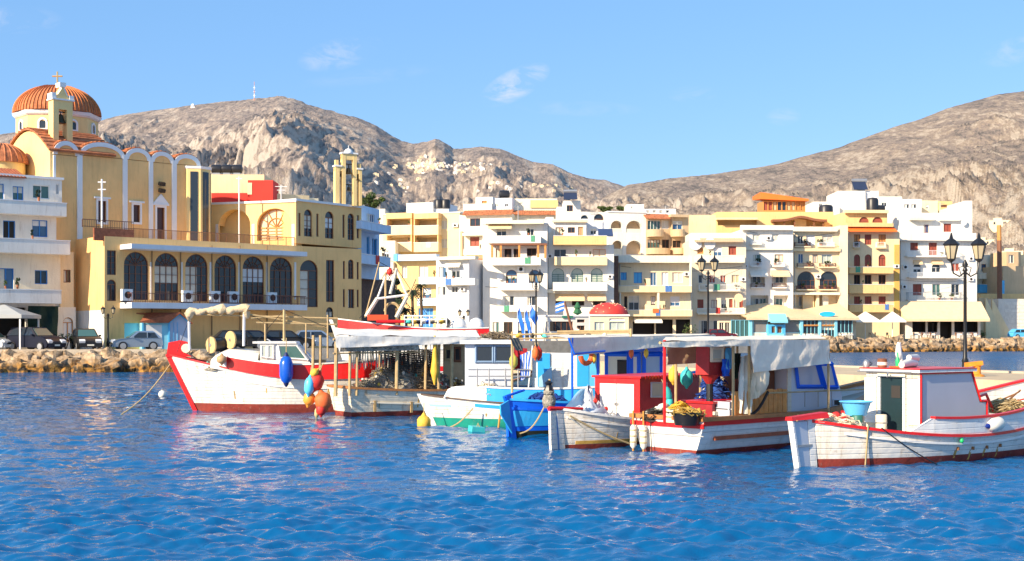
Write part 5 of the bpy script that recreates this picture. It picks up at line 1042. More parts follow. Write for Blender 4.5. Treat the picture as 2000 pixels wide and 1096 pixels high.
tree('olive_tree', 'bushy yellow green tree on the slope just right of the belfry', 724, 226, 383, 412, 42, LEAF, 5, n=1900); tree('olive_tree', 'small round green tree on the roofline before the far hill', 1183, 232, 402, 414, 22, LEAF, 6, n=900); tree('olive_tree', 'small green tree peeking over the arched white house', 1213, 232, 402, 414, 18, LEAF, 9, n=700)
tree('street_tree', 'dark bushy tree in the alley behind the red boat masts', 765, 150, 560, 600, 40, LEAFD, 8, n=1500)
# village houses on the far hill
px_, s_, hx_, hy_, hz_ = HILL1; hv = random.Random(12); MV = [mat('village_white', (.74, .71, .67), .8, .05), mat('village_cream', (.75, .62, .42), .8, .05)]
vm_ = {}
cnt = 0
vis = EYE+0
def on_hill(Hh, px, py):
    P_, s__, X_, Y_, Z_ = Hh; j = int(np.argmin(abs(P_-px))); col = HOR-(Z_[:, j]-EYE)/Y_[:, j]*FOC
    k = [i for i in range(len(col)-12) if col[i] >= py >= col[i+1]]
    i = k[0] if k else int(np.argmin(abs(col[:-12]-py))); return X_[i, j], Y_[i, j], Z_[i, j]
spots = [(hv.gauss(832, 24), hv.gauss(320, 7)) for _ in range(66)]+[(hv.gauss(905, 24), hv.gauss(328, 7)) for _ in range(26)]+[(hv.gauss(780, 30), hv.gauss(352, 10)) for _ in range(14)]+[(hv.uniform(905, 1130), hv.uniform(355, 378)) for _ in range(16)]
for i, (a, c) in enumerate(spots):
    c = max(c, float(interp(L_R, a))+14); x, y, z = on_hill(HILL1, a, c); k = i % 6
    if k not in vm_:
        b = MB(); wd, hh = [(4, 3.2), (5, 3), (3.5, 4.5), (6, 3.2), (4.5, 5), (5, 3.6)][k]; b.box(-wd, wd, -3.5, 4, -4, hh); b.box(-wd*.6, wd*.2, -1, 3, hh, hh+1.6); vm_[k] = b.build('hill_house', MV[0 if k < 3 else 1])
        w_ = MB(); [w_.box(q-.5, q+.5, -3.6, -3.5, .8, 2.2) for q in (-wd*.5, wd*.4)]; w_.build('windows', GLASS, vm_[k]); o = vm_[k]
    else: o = copy_tree(vm_[k])
    o.location = (x, y, z); o.rotation_euler = (0, 0, hv.uniform(-.4, .4)); s2 = hv.uniform(.4, .62); o.scale = (s2, s2, s2)
    tag(o, 'tiny flat roofed house of the village high on the far hill', 'house', 'houses of the far hill village')
for i, (a, c, lb) in enumerate(((1975, 500, 'small pale house at the foot of the near hill, right edge'), (1952, 440, 'small white house alone on the lower slope of the near hill'), (1920, 470, 'pale house on the near hill behind the right lamp'))):
    x, y, z = on_hill(HILL2, a, c); o = copy_tree(vm_[3]); o.location = (x, y, z); o.scale = (.8, .8, .8); tag(o, lb, 'house')
x, y, z = on_hill(HILL1, 497, 194); t = thing('radio_mast', 'red and white radio mast on the summit of the left hill', 'mast', (x, y, z-2))
for i in range(5):
    b = MB(); b.tube([(0, 0, i*8), (0, 0, i*8+8)], 1.0-.12*i, 6); b.build('mast_section', TRIM if i % 2 else mat('pale_red_mast', (.6, .3, .25), .6), t)
for zz in (12, 20, 28): b = MB(); b.tube([(-2.4, 0, zz), (2.4, 0, zz)], .5, 5); b.build('antenna_arm', TRIM, t)
x, y, z = on_hill(HILL1, 377, 209); t = thing('radar_dome', 'small white radome on the left hill ridge', 'radome', (x, y, z)); b = MB(); b.ball((0, 0, 3.5), 4.2, 12, 8); b.build('dome', TRIM, t, True); box('base', TRIM, t, -4, 4, -3, 3, -3, 1.5)
# ------------------------------------------------------------------ boats
HW = mat('boat_white_paint', (.80, .77, .70), .5, .10, 1.6, bump=.18, bscale=6, streak=.5, dcol=(.42, .31, .17), wear=.55, plank=.6)
HW2 = mat('boat_white_clean', (.81, .80, .76), .45, .08, 1.6, bump=.15, bscale=6, streak=.32, dcol=(.46, .38, .26), wear=.3, plank=.35)
HGREY = mat('boat_grey_white', (.56, .60, .67), .4, .06, 1.2, streak=.2, dcol=(.35, .33, .3))
HCREAM = mat('boat_cream_paint', (.78, .71, .56), .55, .10, 1.6, bump=.18, bscale=6, streak=.6, dcol=(.42, .25, .1), wear=.5, plank=.6)
BRED = mat('boat_red_paint', (.70, .015, .015), .35, .08, 2, bump=.05, wear=.12); BOOTR = mat('red_antifouling', (.26, .035, .02), .7, .35, 3, bump=.3, bscale=9, wear=.5)
BOOTG = mat('green_antifouling', (.01, .30, .22), .6, .25, 3, wear=.3); BOOTK = mat('black_antifouling', (.015, .02, .012), .8, .3, 3)
BBLUE = mat('boat_royal_blue', (.004, .13, .78), .4, .12, 3, wear=.12); BLBLUE = mat('boat_light_blue', (.03, .38, .80), .45, .1, 2, wear=.15); BSKY = mat('boat_pale_blue', (.35, .62, .82), .5, .08, 2)
CAPW = mat('varnished_rail', (.42, .17, .05), .5, .2, 5, bump=.2); PLANK = mat('orange_plank', (.74, .29, .06), .5, .25, 4, bump=.3, bscale=12, streak=.4, dcol=(.25, .09, .03)); DECK = mat('deck_paint', (.45, .42, .36), .7, .2, 2, dirt=.4)
TARP = mat('grey_white_tarp', (.84, .76, .63), .85, .10, 1.5, bump=.6, bscale=5, streak=.45, dcol=(.44, .38, .30)); CLOTH = mat('cream_cloth', (.80, .70, .52), .9, .1, 2, bump=.5, bscale=5)
ROPE = mat('rope', (.48, .36, .18), .9, .2, 20); ROPEB = mat('blue_rope', (.03, .15, .5), .9, .2, 20); NETM = mat('fishing_net_grey', (.36, .33, .27), .95, .6, 9, bump=1, bscale=30); NETB = mat('fishing_net_brown', (.27, .21, .14), .95, .6, 8, bump=1, bscale=30); NETD = mat('fishing_net_dark', (.06, .055, .05), .95, .5, 8, bump=1, bscale=30)
ORG = mat('orange_float', (.78, .15, .035), .62, .2, 5, bump=.1, wear=.25); REDF = mat('red_float', (.66, .03, .02), .6, .2, 5, bump=.1, wear=.25); YELF = mat('yellow_float', (.78, .48, .05), .62, .2, 5, bump=.1, wear=.3); CYAN = mat('turquoise_float', (.05, .52, .50), .6, .15, 5, wear=.25); WHF = mat('white_float', (.82, .78, .66), .4, .08); BLUF = mat('blue_float', (.01, .10, .60), .25, .05)
TEALD = mat('teal_door_painted_shade', (.003, .022, .028), .5, .15, 3); SCREEN = mat('grey_and_painted_shade_panel', (.52, .53, .57), .5, .05); WOODP = mat('raw_pole_wood', (.50, .36, .18), .8, .2, 6)

class Boat(Frame):
    def __init__(s, name, label, x0, y0, deg, cat='fishing boat', group=None):
        super().__init__(x0, y0, math.radians(deg), 0.0); s.root = thing(name, label, cat, (x0, y0, 0), s.rz, group)
    def shape(s, L, B, zs, tw=0.0, rb=.8, rs=.2, flip=False, zk=-.5, full=2.4):
        s.L, s.B, s.zs3, s.tw, s.rb, s.rs, s.flip, s.zk, s.full = L, B, zs, tw, rb, rs, flip, zk, full; return s
    def sheer(s, t):
        a, m, b = s.zs3; return m+(a-m)*((.45-t)/.45)**2 if t < .45 else m+(b-m)*((t-.45)/.55)**2
    def half(s, t):
        f = (1-((t-.5)/.5)**s.full)**.85 if t > .5 else ((1-((.5-t)/.5)**2.6)**.8*(1-s.tw)+s.tw)
        return max(.015, s.B/2*f)
    def pt(s, t, z, side, out=0.0):
        zs = s.sheer(t); u = max(0.0, (z-s.zk)/(zs-s.zk)); e = abs(t-.5)*2
        q = .22+.55*e**3 if (t > .5 or s.tw == 0) else .22+.12*e
        y = s.half(t)*(u**q if u <= 1 else 1+.06*(u-1))+out
        x = t*s.L+s.rb*max(0, (t-.5)*2)**3*(z/s.zs3[2])-s.rs*max(0, (.5-t)*2)**3*(z/s.zs3[0])
        if s.flip: x = s.L-x; 
        return Vector((x, side*y, z))
    def hull(s, m, boot, bh=.16, deckm=None, dd=.22, n=28):
        T = [i/n for i in range(n+1)]; b = MB(); k = 8
        for sd_ in (-1, 1):
            b.grid([[s.pt(t, bh+(s.sheer(t)-bh)*j/k, sd_) for t in T] for j in range(k+1)])
            b.grid([[s.pt(t, bh+(s.sheer(t)-bh)*j/k, sd_, -.05) for t in T] for j in range(k+1)])
        if s.tw > 0: b.grid([[s.pt(0, bh+(s.sheer(0)-bh)*j/k, -1)*(1-q)+s.pt(0, bh+(s.sheer(0)-bh)*j/k, 1)*q for q in (0, .25, .5, .75, 1)] for j in range(k+1)])
        s.h = b.build('hull', m, s.root, True, 50)
        b = MB()
        for sd_ in (-1, 1): b.grid([[s.pt(t, s.zk+(bh-s.zk)*j/4, sd_, .004) for t in T] for j in range(5)])
        if s.tw > 0: b.grid([[s.pt(0, s.zk+(bh-s.zk)*j/4, -1)*(1-q)+s.pt(0, s.zk+(bh-s.zk)*j/4, 1)*q for q in (0, .5, 1)] for j in range(5)])
        b.build('boot_stripe', boot, s.root, True, 50)
        b = MB(); b.grid([[s.pt(t, s.sheer(t)-dd, -1)*(1-q)+s.pt(t, s.sheer(t)-dd, 1)*q for q in (0, .5, 1)] for t in T]); b.build('deck', deckm or DECK, s.root)
        return s
    def ribbon(s, name, m, dz=0.0, w=.12, h=.05, t0=0.0, t1=1.0, out=.05, sides=(-1, 1), n=28, lift=None):
        for sd_ in sides:
            R = []
            for i in range(n+1):
                t = t0+(t1-t0)*i/n; z = s.sheer(t)+(lift(t) if lift else dz); p = s.pt(t, min(z, s.sheer(t)), sd_); o = Vector((0, sd_*out, 0)); q = Vector((0, sd_*(out-w), 0)); p.z = z
                R.append([p+o-Vector((0, 0, h/2)), p+o+Vector((0, 0, h/2)), p+q+Vector((0, 0, h/2)), p+q-Vector((0, 0, h/2))])
            b = MB(); b.rings(R); b.build(name, m, s.root)
        if s.tw > 0 and t0 == 0 and name.startswith('gunwale'):
            z = s.sheer(0)+dz; a, c = s.pt(0, s.sheer(0), -1), s.pt(0, s.sheer(0), 1); f = -1 if not s.flip else 1
            box('transom_rail', m, s.root, min(a.x, a.x+f*out), max(a.x+.08, a.x), a.y-out, c.y+out, z-h/2-.002, z+h/2+.002)
    def stripe(s, name, m, zf, h=.06, t0=0.0, t1=1.0, out=.012, sides=(-1, 1), n=28, hf=None):
        """a strip lying on the hull between two heights; zf(t) gives its centre height"""
        for sd_ in sides:
            R = []
            for i in range(n+1):
                t = t0+(t1-t0)*i/n; z = zf(t); hh = hf(t) if hf else h
                R.append([s.pt(t, z-hh/2, sd_, out), s.pt(t, z+hh/2, sd_, out), s.pt(t, z+hh/2, sd_, -.02), s.pt(t, z-hh/2, sd_, -.02)])
            b = MB(); b.rings(R); b.build(name, m, s.root)
    def bulwark(s, m, t0, t1, h0, h1, sides=(-1, 1), cap=None, n=20, slope=True, name='bulwark'):
        for sd_ in sides:
            b = MB(); R = []
            for i in range(n+1):
                f = i/n; t = t0+(t1-t0)*f; h = h0+(h1-h0)*f; p = s.pt(t, s.sheer(t), sd_); o = Vector((0, sd_*.03, 0)); i_ = Vector((0, -sd_*.03, 0)); u = Vector((0, 0, h))
                R.append([p+o, p+o+u, p+i_+u, p+i_])
            b.rings(R); o_ = b.build(name, m, s.root)
            if cap:
                c = MB(); c.rings([[r[1]+Vector((0, sd_*.03, 0)), r[1]+Vector((0, sd_*.03, .05)), r[2]+Vector((0, -sd_*.03, .05)), r[2]+Vector((0, -sd_*.03, 0))] for r in R]); c.build('bulwark_rail', cap, o_)
    def stem(s, m, top=.1, w=.14, bow=True, zt=None):
        t = 1.0 if bow else 0.0; z1 = (zt if zt else s.sheer(t)+top); f = (1 if bow else -1)*(-1 if s.flip else 1); R = []
        for i in range(9):
            z = -.45+(z1+.45)*i/8; p = s.pt(t, z, 1) if z <= s.sheer(t) else s.pt(t, s.sheer(t), 1)+(s.pt(t, s.sheer(t), 1)-s.pt(t, s.sheer(t)-.2, 1))*((z-s.sheer(t))/.2)
            R.append([(p.x-f*.06, -w/2, z), (p.x+f*.10, -w/3, z), (p.x+f*.10, w/3, z), (p.x-f*.06, w/2, z)])
        b = MB(); b.rings(R); return b.build('stem_post' if bow else 'stern_post', m, s.root)
    def tube(s, name, m, pts, r=.03, n=6, parent=None, smooth=True):
        b = MB(); b.tube(pts, r, n); return b.build(name, m, parent or s.root, smooth)
def quadwin(parent, P, fm, pm_, r=.035, name='window', nrm=None):
    P = [Vector(p) for p in P]; b = MB()
    for i in range(4): b.tube([P[i]+(P[i]-P[(i+1) % 4]).normalized()*r*.7, P[(i+1) % 4]-(P[i]-P[(i+1) % 4]).normalized()*r*.7], r*1.25, 4)
    f = b.build(name, fm, parent); n = (P[1]-P[0]).cross(P[3]-P[0]).normalized()*.008; b = MB(); b.rings([[p-n for p in P], [p+n for p in P]]); b.build('pane', pm_, f); return f
def slab_quad(name, m, parent, P, th=.04):
    P = [Vector(p) for p in P]; n = (P[1]-P[0]).cross(P[3]-P[0]).normalized()*th/2; b = MB(); b.rings([[p-n for p in P], [p+n for p in P]]); return b.build(name, m, parent)
def cloth(name, m, parent, A, B_, C_, D_, sag=.05, fold=.03, nx=26, ny=8, seed=0, th=.012):
    """quad cloth A-B-C-D with folds"""
    A, B_, C_, D_ = map(Vector, (A, B_, C_, D_)); n = (B_-A).cross(D_-A).normalized(); P = []
    for j in range(ny+1):
        v = j/ny; r = []
        for i in range(nx+1):
            u = i/nx; p = (A*(1-u)+B_*u)*(1-v)+(D_*(1-u)+C_*u)*v
            f = fold*(math.sin(u*17+seed+v*3)*.6+math.sin(u*41+seed*2+v*7)*.3+math.sin(v*9+u*5+seed)*.4); r.append(p+n*f*(.3+.7*v)-Vector((0, 0, sag*math.sin(math.pi*u)*math.sin(math.pi*v))))
        P.append(r)
    b = MB(); b.grid(P); b.grid([[p+n*th for p in r] for r in P]); return b.build(name, m, parent, True, 80)
def wpos(F, p):
    p = Vector(p); return (F.o[0]+F.d[0]*p.x+F.n[0]*p.y, F.o[1]+F.d[1]*p.x+F.n[1]*p.y, p.z+F.base)
def fender(label, F, p, r, L, m, endm=None, tilt=(0, 0, 0), group=None, name='fender', rope=.5):
    t = thing(name, label, name, wpos(F, p), F.rz, group); t.rotation_euler = (tilt[0], tilt[1], F.rz+tilt[2]); b = MB()
    b.lathe([(r*.15, -L/2), (r*.7, -L*.38), (r, -L*.2), (r, L*.2), (r*.7, L*.38), (r*.15, L/2)], 14); b.build('body', m, t, True, 60)
    b = MB(); b.lathe([(r*.12, -L/2-r*.35), (r*.28, -L/2-r*.1), (r*.45, -L*.43)], 10); b.build('end_cap', endm or m, t, True); b = MB(); b.lathe([(r*.45, L*.43), (r*.28, L/2+r*.1), (r*.12, L/2+r*.35)], 10); b.build('end_cap', endm or m, t, True)
    if rope: b = MB(); b.tube([(0, 0, L/2+r*.3), (0, .03, L/2+r*.3+rope)], .015, 5); b.build('rope', ROPE, t)
    return t
def crate(label, F, p, d, m, rz=0, fill=None, group=None):
    t = thing('fish_crate', label, 'crate', wpos(F, p), F.rz+rz, group); w, l, h = d; b = MB(); b.box(-w/2, w/2, -l/2, l/2, 0, .03)
    for i in range(3):
        z = .03+h*i/3; b.box(-w/2, w/2, -l/2, -l/2+.02, z, z+h/3-.025); b.box(-w/2, w/2, l/2-.02, l/2, z, z+h/3-.025); b.box(-w/2, -w/2+.02, -l/2+.02, l/2-.02, z, z+h/3-.025); b.box(w/2-.02, w/2, -l/2+.02, l/2-.02, z, z+h/3-.025)
    for x in (-w/2, w/2-.03):
        for y in (-l/2+.021, l/2-.05): b.box(x+.001, x+.029, y, y+.03, .031, h)
    b.build('crate_body', m, t)
    if fill: pile_mesh('contents', fill, t, (0, 0, h*.6), (w*.42, l*.42, h*.6), 3, 30)
    return t
def pile_mesh(name, m, parent, c, r, seed, loops=60, rope=.016):
    rd = random.Random(seed); b = MB(); n = 14; P = []
    for j in range(7):
        v = j/6; P.append([(c[0]+r[0]*math.cos(6.283*i/n)*(1-v*v*.9)*(1+.25*rd.uniform(-1, 1)), c[1]+r[1]*math.sin(6.283*i/n)*(1-v*v*.9)*(1+.25*rd.uniform(-1, 1)), c[2]+r[2]*v*(1+.2*rd.uniform(-1, 1))) for i in range(n)])
    b.rings(P)
    for i in range(loops):
        an, q = rd.uniform(0, 6.28), rd.uniform(.1, .95)**.6; p = Vector((c[0]+r[0]*q*math.cos(an), c[1]+r[1]*q*math.sin(an), c[2]+r[2]*(1-q*q)*1.02)); a = rd.uniform(.06, .2); pts = []
        for k in range(7): th = k*1.0+an; pts.append(p+Vector((a*math.cos(th)*rd.uniform(.7, 1.3), a*math.sin(th)*rd.uniform(.7, 1.3), .05*math.sin(th*2)+rd.uniform(0, .07))))
        b.tube(pts, rope, 3)
    return b.build(name, m, parent, True, 60)
def net_pile(label, F, p, r, seed, m=NETM, loops=90, floats=None, group=None):
    t = thing('fishing_net', label, 'fishing net', wpos(F, p), F.rz, group); pile_mesh('netting', m, t, (0, 0, 0), r, seed, loops); rd = random.Random(seed+9)
    if floats:
        for fm, k in floats:
            b = MB()
            for i in range(k): an, q = rd.uniform(0, 6.28), rd.uniform(.2, .9); b.ball((r[0]*q*math.cos(an), r[1]*q*math.sin(an), r[2]*(1-q*q)+.06), .055, 7, 5, (1, 1, 1.3))
            b.build('net_floats', fm, t, True)['kind'] = 'stuff'
    return t
def coil(label, F, p, r, m=ROPE):
    b = MB(); pts = [(r*(1-.05*(i//12))*math.cos(i*.524), r*(1-.05*(i//12))*math.sin(i*.524), .02+.004*i) for i in range(48)]; b.tube(pts, .018, 5); o = b.build('rope_coil', m, None, True); o.location = wpos(F, p); return tag(o, label, 'rope')
def rope(label, pts, r=.02, m=ROPE, sag=.3, n=14):
    A, B_ = Vector(pts[0]), Vector(pts[1]); P = [A*(1-i/n)+B_*(i/n)-Vector((0, 0, sag*math.sin(math.pi*i/n))) for i in range(n+1)]; b = MB(); b.tube(P, r, 5); return tag(b.build('mooring_rope', m, None, True), label, 'rope')

# ---- boat 1: white and red, bow to the left
b1 = Boat('fishing_boat', 'white wooden boat with a red stemhead, red bulwark and blue fender, bow at left', -11.1, 46.8, 5)
b1.shape(7.6, 2.8, (1.35, 1.16, 1.98), 0.0, .95, .3, True); b1.hull(HW, BOOTR, .30, dd=.35); b1.ribbon('gunwale', BRED, .02, .12, .05, t0=.0, t1=1.0)
b1.ribbon('rub_rail', HW2, 0, .06, .06, .02, .97, .03, lift=lambda t: -.30); b1.bulwark(BRED, .06, .82, .62, .40, cap=HW2); b1.stem(BRED, .02, .16)
for sd_ in (-1, 1):
    p = b1.pt(.82, b1.sheer(.82), sd_); q = b1.pt(.86, b1.sheer(.86), sd_); slab_quad('bulwark_end', HW2, b1.root, [p, q, p+Vector((-.02, 0, .42)), p+Vector((0, 0, .42))], .07)
b = MB(); b.prism([(-1.02, 1.9), (-.95, 2.42), (-.55, 2.50), (-.22, 2.42), (-.30, 2.2), (-.38, 2.05), (-.1, 1.93)], -.09, .09); b.build('stemhead', BRED, b1.root)
b = MB(); b.rings([[(x, y, 2.2+.20*math.sin(t)) if False else (x+.16*math.cos(t), y, 2.22+.16*math.sin(t)) for t in [k*math.pi/6 for k in range(12)]] for x, y in ((-.32, -.28), (-.32, -.05))]); b.build('roller', CLOTH, b1.root, True)
# low white fore cabin, rounded
x0, x1 = b1.lx(418, 0), b1.lx(508, 0); b = MB(); P = []
for i in range(13):
    f = i/12; x = x0+(x1-x0)*f; h = .34+.50*math.sin(min(1, f*1.7)*math.pi/2)**.8; P.append([(x, -.95*math.cos(t), 1.55-.14*f*2+h*math.sin(t)**.45) for t in [k*math.pi/10 for k in range(11)]])
b.rings(P, closed=False, caps=False); b.grid([[(x1, -.95*math.cos(t), z) for t in [k*math.pi/10 for k in range(11)]] for z in (1.3,)]+[P[-1]]); b.build('fore_cabin', HW2, b1.root, True)
# wheelhouse
def P1(px, py, off=-.85): return Vector(b1.at(px, py, off))
xa, xb, xc = b1.lx(508, -.85), b1.lx(577, -.85), b1.lx(606, -.85); zt = b1.z(540, 671, -.85); zb = 1.35
b = MB(); b.rings([[(xa, y, zb), (xc, y, zb), (xc, y, 1.72), (xb, y, zt), (xa, y, zt)] for y in (-.85, .85)]); wh = b.build('wheelhouse', HW2, b1.root)
b = MB(); b.hexa([(xa-.25, -.95, zt), (xb+.05, -.95, zt), (xb+.05, .95, zt), (xa-.25, .95, zt), (xa-.25, -.95, zt+.07), (xb+.0, -.95, zt+.07), (xb+.0, .95, zt+.07), (xa-.25, .95, zt+.07)]); b.build('roof', HW2, wh)
for q in (((511, 675), (521, 675), (521, 699), (511, 697)), ((524, 675), (534, 675), (534, 700), (524, 699)), ((544, 675), (580, 675), (601, 703), (548, 699))): quadwin(wh, [P1(a, c, -.87) for a, c in q], HW2, MATS['reflecting_glass'] if q[0][0] < 540 else GLASSG)
quadwin(wh, [(xb+.03, -.7, zt-.04), (xc+.03, -.7, 1.78), (xc+.03, .7, 1.78), (xb+.03, .7, zt-.04)], HW2, GLASSB)
for px, py, r in ((411, 674, .29), (449, 664, .31)):
    c = P1(px, py, -.4); b = MB(); ax = Vector((-.75, -.66, 0)).normalized(); b.tube([c, c+ax*-.06], r, 16); o = b.build('net_drum', mat('wheel_tan', (.66, .46, .2), .6, .1), b1.root, True); b = MB(); b.tube([c-ax*.06, c-ax*.5], r*.8, 14); b.tube([c-ax*.5, c-ax*.55], r*1.0, 14); b.build('drum_core', BLACK, o, True); b = MB(); b.tube([c+ax*.02, c-ax*.02], .06, 8); b.build('hub', METAL, o, True)
    b = MB(); b.tube([c-ax*.3, (c-ax*.3)*1.0-Vector((0, 0, .6))], .05, 6); b.build('drum_stand', METAL, b1.root)
for (p, q, r) in (((370, 683), (369, 620), .045), ((476, 676), (477, 606), .05), ((555, 705), (555, 605), .05), ((518, 672), (518, 632), .035), ((640, 700), (640, 615), .035), ((597, 700), (598, 632), .03)):
    b1.tube('awning_post', WOODP if p[0] > 500 else TRIM, [P1(*p, -.8), P1(*q, -.8)], r)
for (p, q) in (((372, 614), (660, 622)), ((476, 612), (640, 640)), ((500, 630), (660, 634)), ((490, 622), (560, 616))): b1.tube('boom', WOODP, [P1(*p, -.8), P1(*q, -.5)], .03)
rd = random.Random(2); n = 22; pts = [P1(364+i*(484-364)/n, 612-9*math.sin(i/n*3.1)*.4-(i/n)*7+rd.uniform(-3, 3), -.8) for i in range(n+1)]; b = MB(); b.tube(pts, [.05+.06*abs(math.sin(i*.9))+rd.uniform(0, .05)+(.06 if i in (0, 1, 12, 13, 21, 22) else 0) for i in range(n+1)], 9)
for (a, c) in ((367, 628), (481, 622)): b.tube([P1(a, 610, -.8), P1(a+3, c, -.82)], [.14, .05], 7)
o = b.build('furled_awning', mat('furled_canvas', (.66, .52, .32), .9, .15, 4, bump=.8, bscale=9), b1.root, True, 80)
net_pile('small heap of nets and coloured floats on the foredeck behind the red stemhead', b1, (.9, -.3, 1.45), (.7, .5, .35), 5, NETM, 40, [(REDF, 6), (CYAN, 5), (YELF, 5)])
c = P1(433, 702, -1.2); fender('round brown float on the rail of the red and white boat', b1, (c.x, c.y, c.z), .17, .3, mat('brown_float', (.5, .3, .14), .6), rope=0)
c = P1(559, 722, -1.72); fender('long blue fender hanging on the side of the red and white boat', b1, (c.x, c.y, c.z), .235, 1.02, BLUF, mat('navy_rubber', (.01, .02, .12), .5))
for (px, py, w_, h_, m_) in ((578, 694, .5, .35, mat('cardboard', (.55, .36, .18), .9)), (620, 690, .6, .3, WOODP)): c = P1(px, py, .2); crate('brown box on the deck beside the wheelhouse' if px < 600 else 'wooden box on the aft deck of the red and white boat', b1, (c.x, .2, 1.3), (w_, .5, h_+.2), m_)
rope('long mooring rope running from the red stemhead down into the water', [(-11.9, 47, 1.9), (-13.2, 44.6, -.05)], .022, sag=.25)
by = thing('mooring_buoy', 'small white round buoy floating left of the red and white boat', 'buoy', (X(317, 57), 57, .12)); b = MB(); b.ball((0, 0, 0), .17, 12, 8); b.build('float', WHF, by, True); b = MB(); b.tube([(0, 0, .15), (0, 0, .24)], .03, 6); b.build('eye', METAL, by)

# ---- boat 8: larger red and white boat behind, high bow at left
b8 = Boat('trawler', 'large red and white trawler behind the netted boat, with white gallows frame', X(690, 59.5), 60.5, 4)
b8.shape(6.7, 3.2, (2.7, 2.6, 3.0), 0.8, 1.0, .2, True); b8.hull(HW, BOOTR, .25, dd=.3); b8.bulwark(BRED, .12, .985, .30, .38, cap=HW2); b8.stem(HW2, .35); b8.ribbon('rub_rail', HW2, 0, .06, .07, .0, .98, .03, lift=lambda t: -.55)
b8.stripe('red_band', BRED, lambda t: 1.15, .22, .05, .9)
def P8(px, py, off=-1.2): return Vector(b8.at(px, py, off))
for (p, q, r, m_) in (((715, 618), (737, 583), .10, HCREAM), ((774, 620), (795, 580), .10, HCREAM), ((762, 574), (775, 524), .075, HCREAM), ((733, 584), (797, 576), .06, HW2), ((713, 620), (741, 512), .035, WOODP), ((753, 624), (753, 532), .055, WOODP), ((796, 580), (775, 530), .05, HW2), ((737, 583), (753, 540), .05, HW2), ((797, 580), (812, 545), .04, WOODP)):
    b8.tube('gallows_post', m_, [P8(*p, -.9), P8(*q, -.9)], r)
b8.tube('hoop', WOODP, [P8(766+14*math.cos(i*.35), 608-16*math.sin(i*.35), -.7) for i in range(10)], .07)
c = P8(761, 531, -.9); fender('small red float tied at the top of the white gallows', b8, (c.x, c.y, c.z), .14, .3, REDF, rope=0)
b8.tube('raised_beam', BRED, [P8(735, 628, -1.8), P8(790, 628, -1.8)], .08); slab_quad('red_hatch', mat('orange_red_paint', (.8, .08, .02), .5, .1), b8.root, [P8(718, 626, -1.3), P8(758, 626, -1.3), P8(758, 615, -1.3), P8(718, 615, -1.3)], .4)
for (a, c) in ((790, 872),):
    for py in (617, 624): b8.tube('guard_rail', HW2, [P8(a, py, -1.4), P8(c, py, -1.4)], .035)
    for i in range(6): b8.tube('stanchion', HW2, [P8(a+i*16.4, 616, -1.4), P8(a+i*16.4, 636, -1.4)], .035)
rd = random.Random(8)
for i in range(9):
    px = 800+i*9; c = P8(px, 627, -.9); cc = [CYAN, YELF, NETD, WHF, BLUF, NETM, CLOTH, YELF, NETD][i]
    fender(['turquoise float', 'yellow float', 'black float', 'white float', 'blue float', 'grey float', 'cream float', 'second yellow float', 'last black float'][i]+' lying behind the guard rail of the red trawler', b8, (c.x, c.y, c.z), .13, .34, cc, tilt=(0, 1.2, rd.uniform(0, 3)), rope=0)
for (a, c, lb) in ((878, 912, 'left'), (915, 946, 'right')):
    q = P8((a+c)/2, 634, -.9); t = thing('covered_dinghy', 'white covered hump on the stern of the red trawler, '+lb+' one', 'dinghy', wpos(b8, (q.x, -.9, q.z-.12)), b8.rz); b = MB(); w_ = (P8(c, 630).x-P8(a, 630).x)/2
    b.lathe([(w_, 0), (w_*.98, .14), (w_*.7, .34), (w_*.2, .42), (.03, .43)], 14); b.build('cover', HW2, t, True); b = MB(); b.lathe([(w_*1.02, -.14), (w_*1.03, .0)], 14); b.build('blue_base', BLBLUE if lb == 'left' else HW2, t, True)

# ---- boat 2: cream boat with the netted canopy, transom at left
b2 = Boat('fishing_boat', 'cream wooden boat full of nets under a white canopy, orange floats at its corner', -5.605, 44.21, 30)
b2.shape(7.6, 2.1, (.95, .80, 1.5), .93, .8, .12, False); b2.hull(HCREAM, BOOTR, .16, dd=.3); b2.ribbon('gunwale', CAPW, .03, .16, .07); b2.ribbon('rub_rail', HCREAM, 0, .05, .05, .08, .97, .04, lift=lambda t: -.42)
def P2_(px, py, off=-1.0): return Vector(b2.at(px, py, off))
for i, t in enumerate((.1, .27, .44, .6)):
    p = b2.pt(t, b2.sheer(t)-.45, -1, .02); box('strap_block', mat('rusty_fitting', (.42, .28, .12), .8, .3, 8), b2.root, p.x-.04, p.x+.04, p.y-.04, p.y+.02, b2.sheer(t)-.72, b2.sheer(t)-.36)
# canopy
fA = P2_(664, 646, 1.1).x; fB = P2_(930, 646, 1.1).x; cA = P2_(655, 646, -1.2); cB = P2_(938, 652, -1.2); cA.z = 2.86; cB.z = 2.72; yb = 1.3
cloth('canopy', mat('white_canopy', (.80, .77, .70), .8, .06, 2, bump=.4, bscale=4, streak=.3, dcol=(.5, .42, .3)), b2.root, (fA, 1.1, 2.9), (fB, 1.1, 2.85), (cB.x, -1.2, 2.62), (cA.x, -1.2, 2.66), .10, .05, 30, 8, 1)
cloth('canopy_valance', MATS['white_canopy'], b2.root, (cA.x, -1.21, 2.66), (cB.x, -1.21, 2.62), (cB.x, -1.25, 2.42), (cA.x, -1.25, 2.28), .06, .05, 40, 4, 2)
cloth('canopy_fringe', MATS['fishing_net_grey'], b2.root, (cA.x+.2, -1.14, 2.45), (cA.x+3.0, -1.14, 2.4), (cA.x+3.0, -1.14, 2.18), (cA.x+.2, -1.14, 2.15), .0, .06, 30, 3, 5)
b = MB(); pass
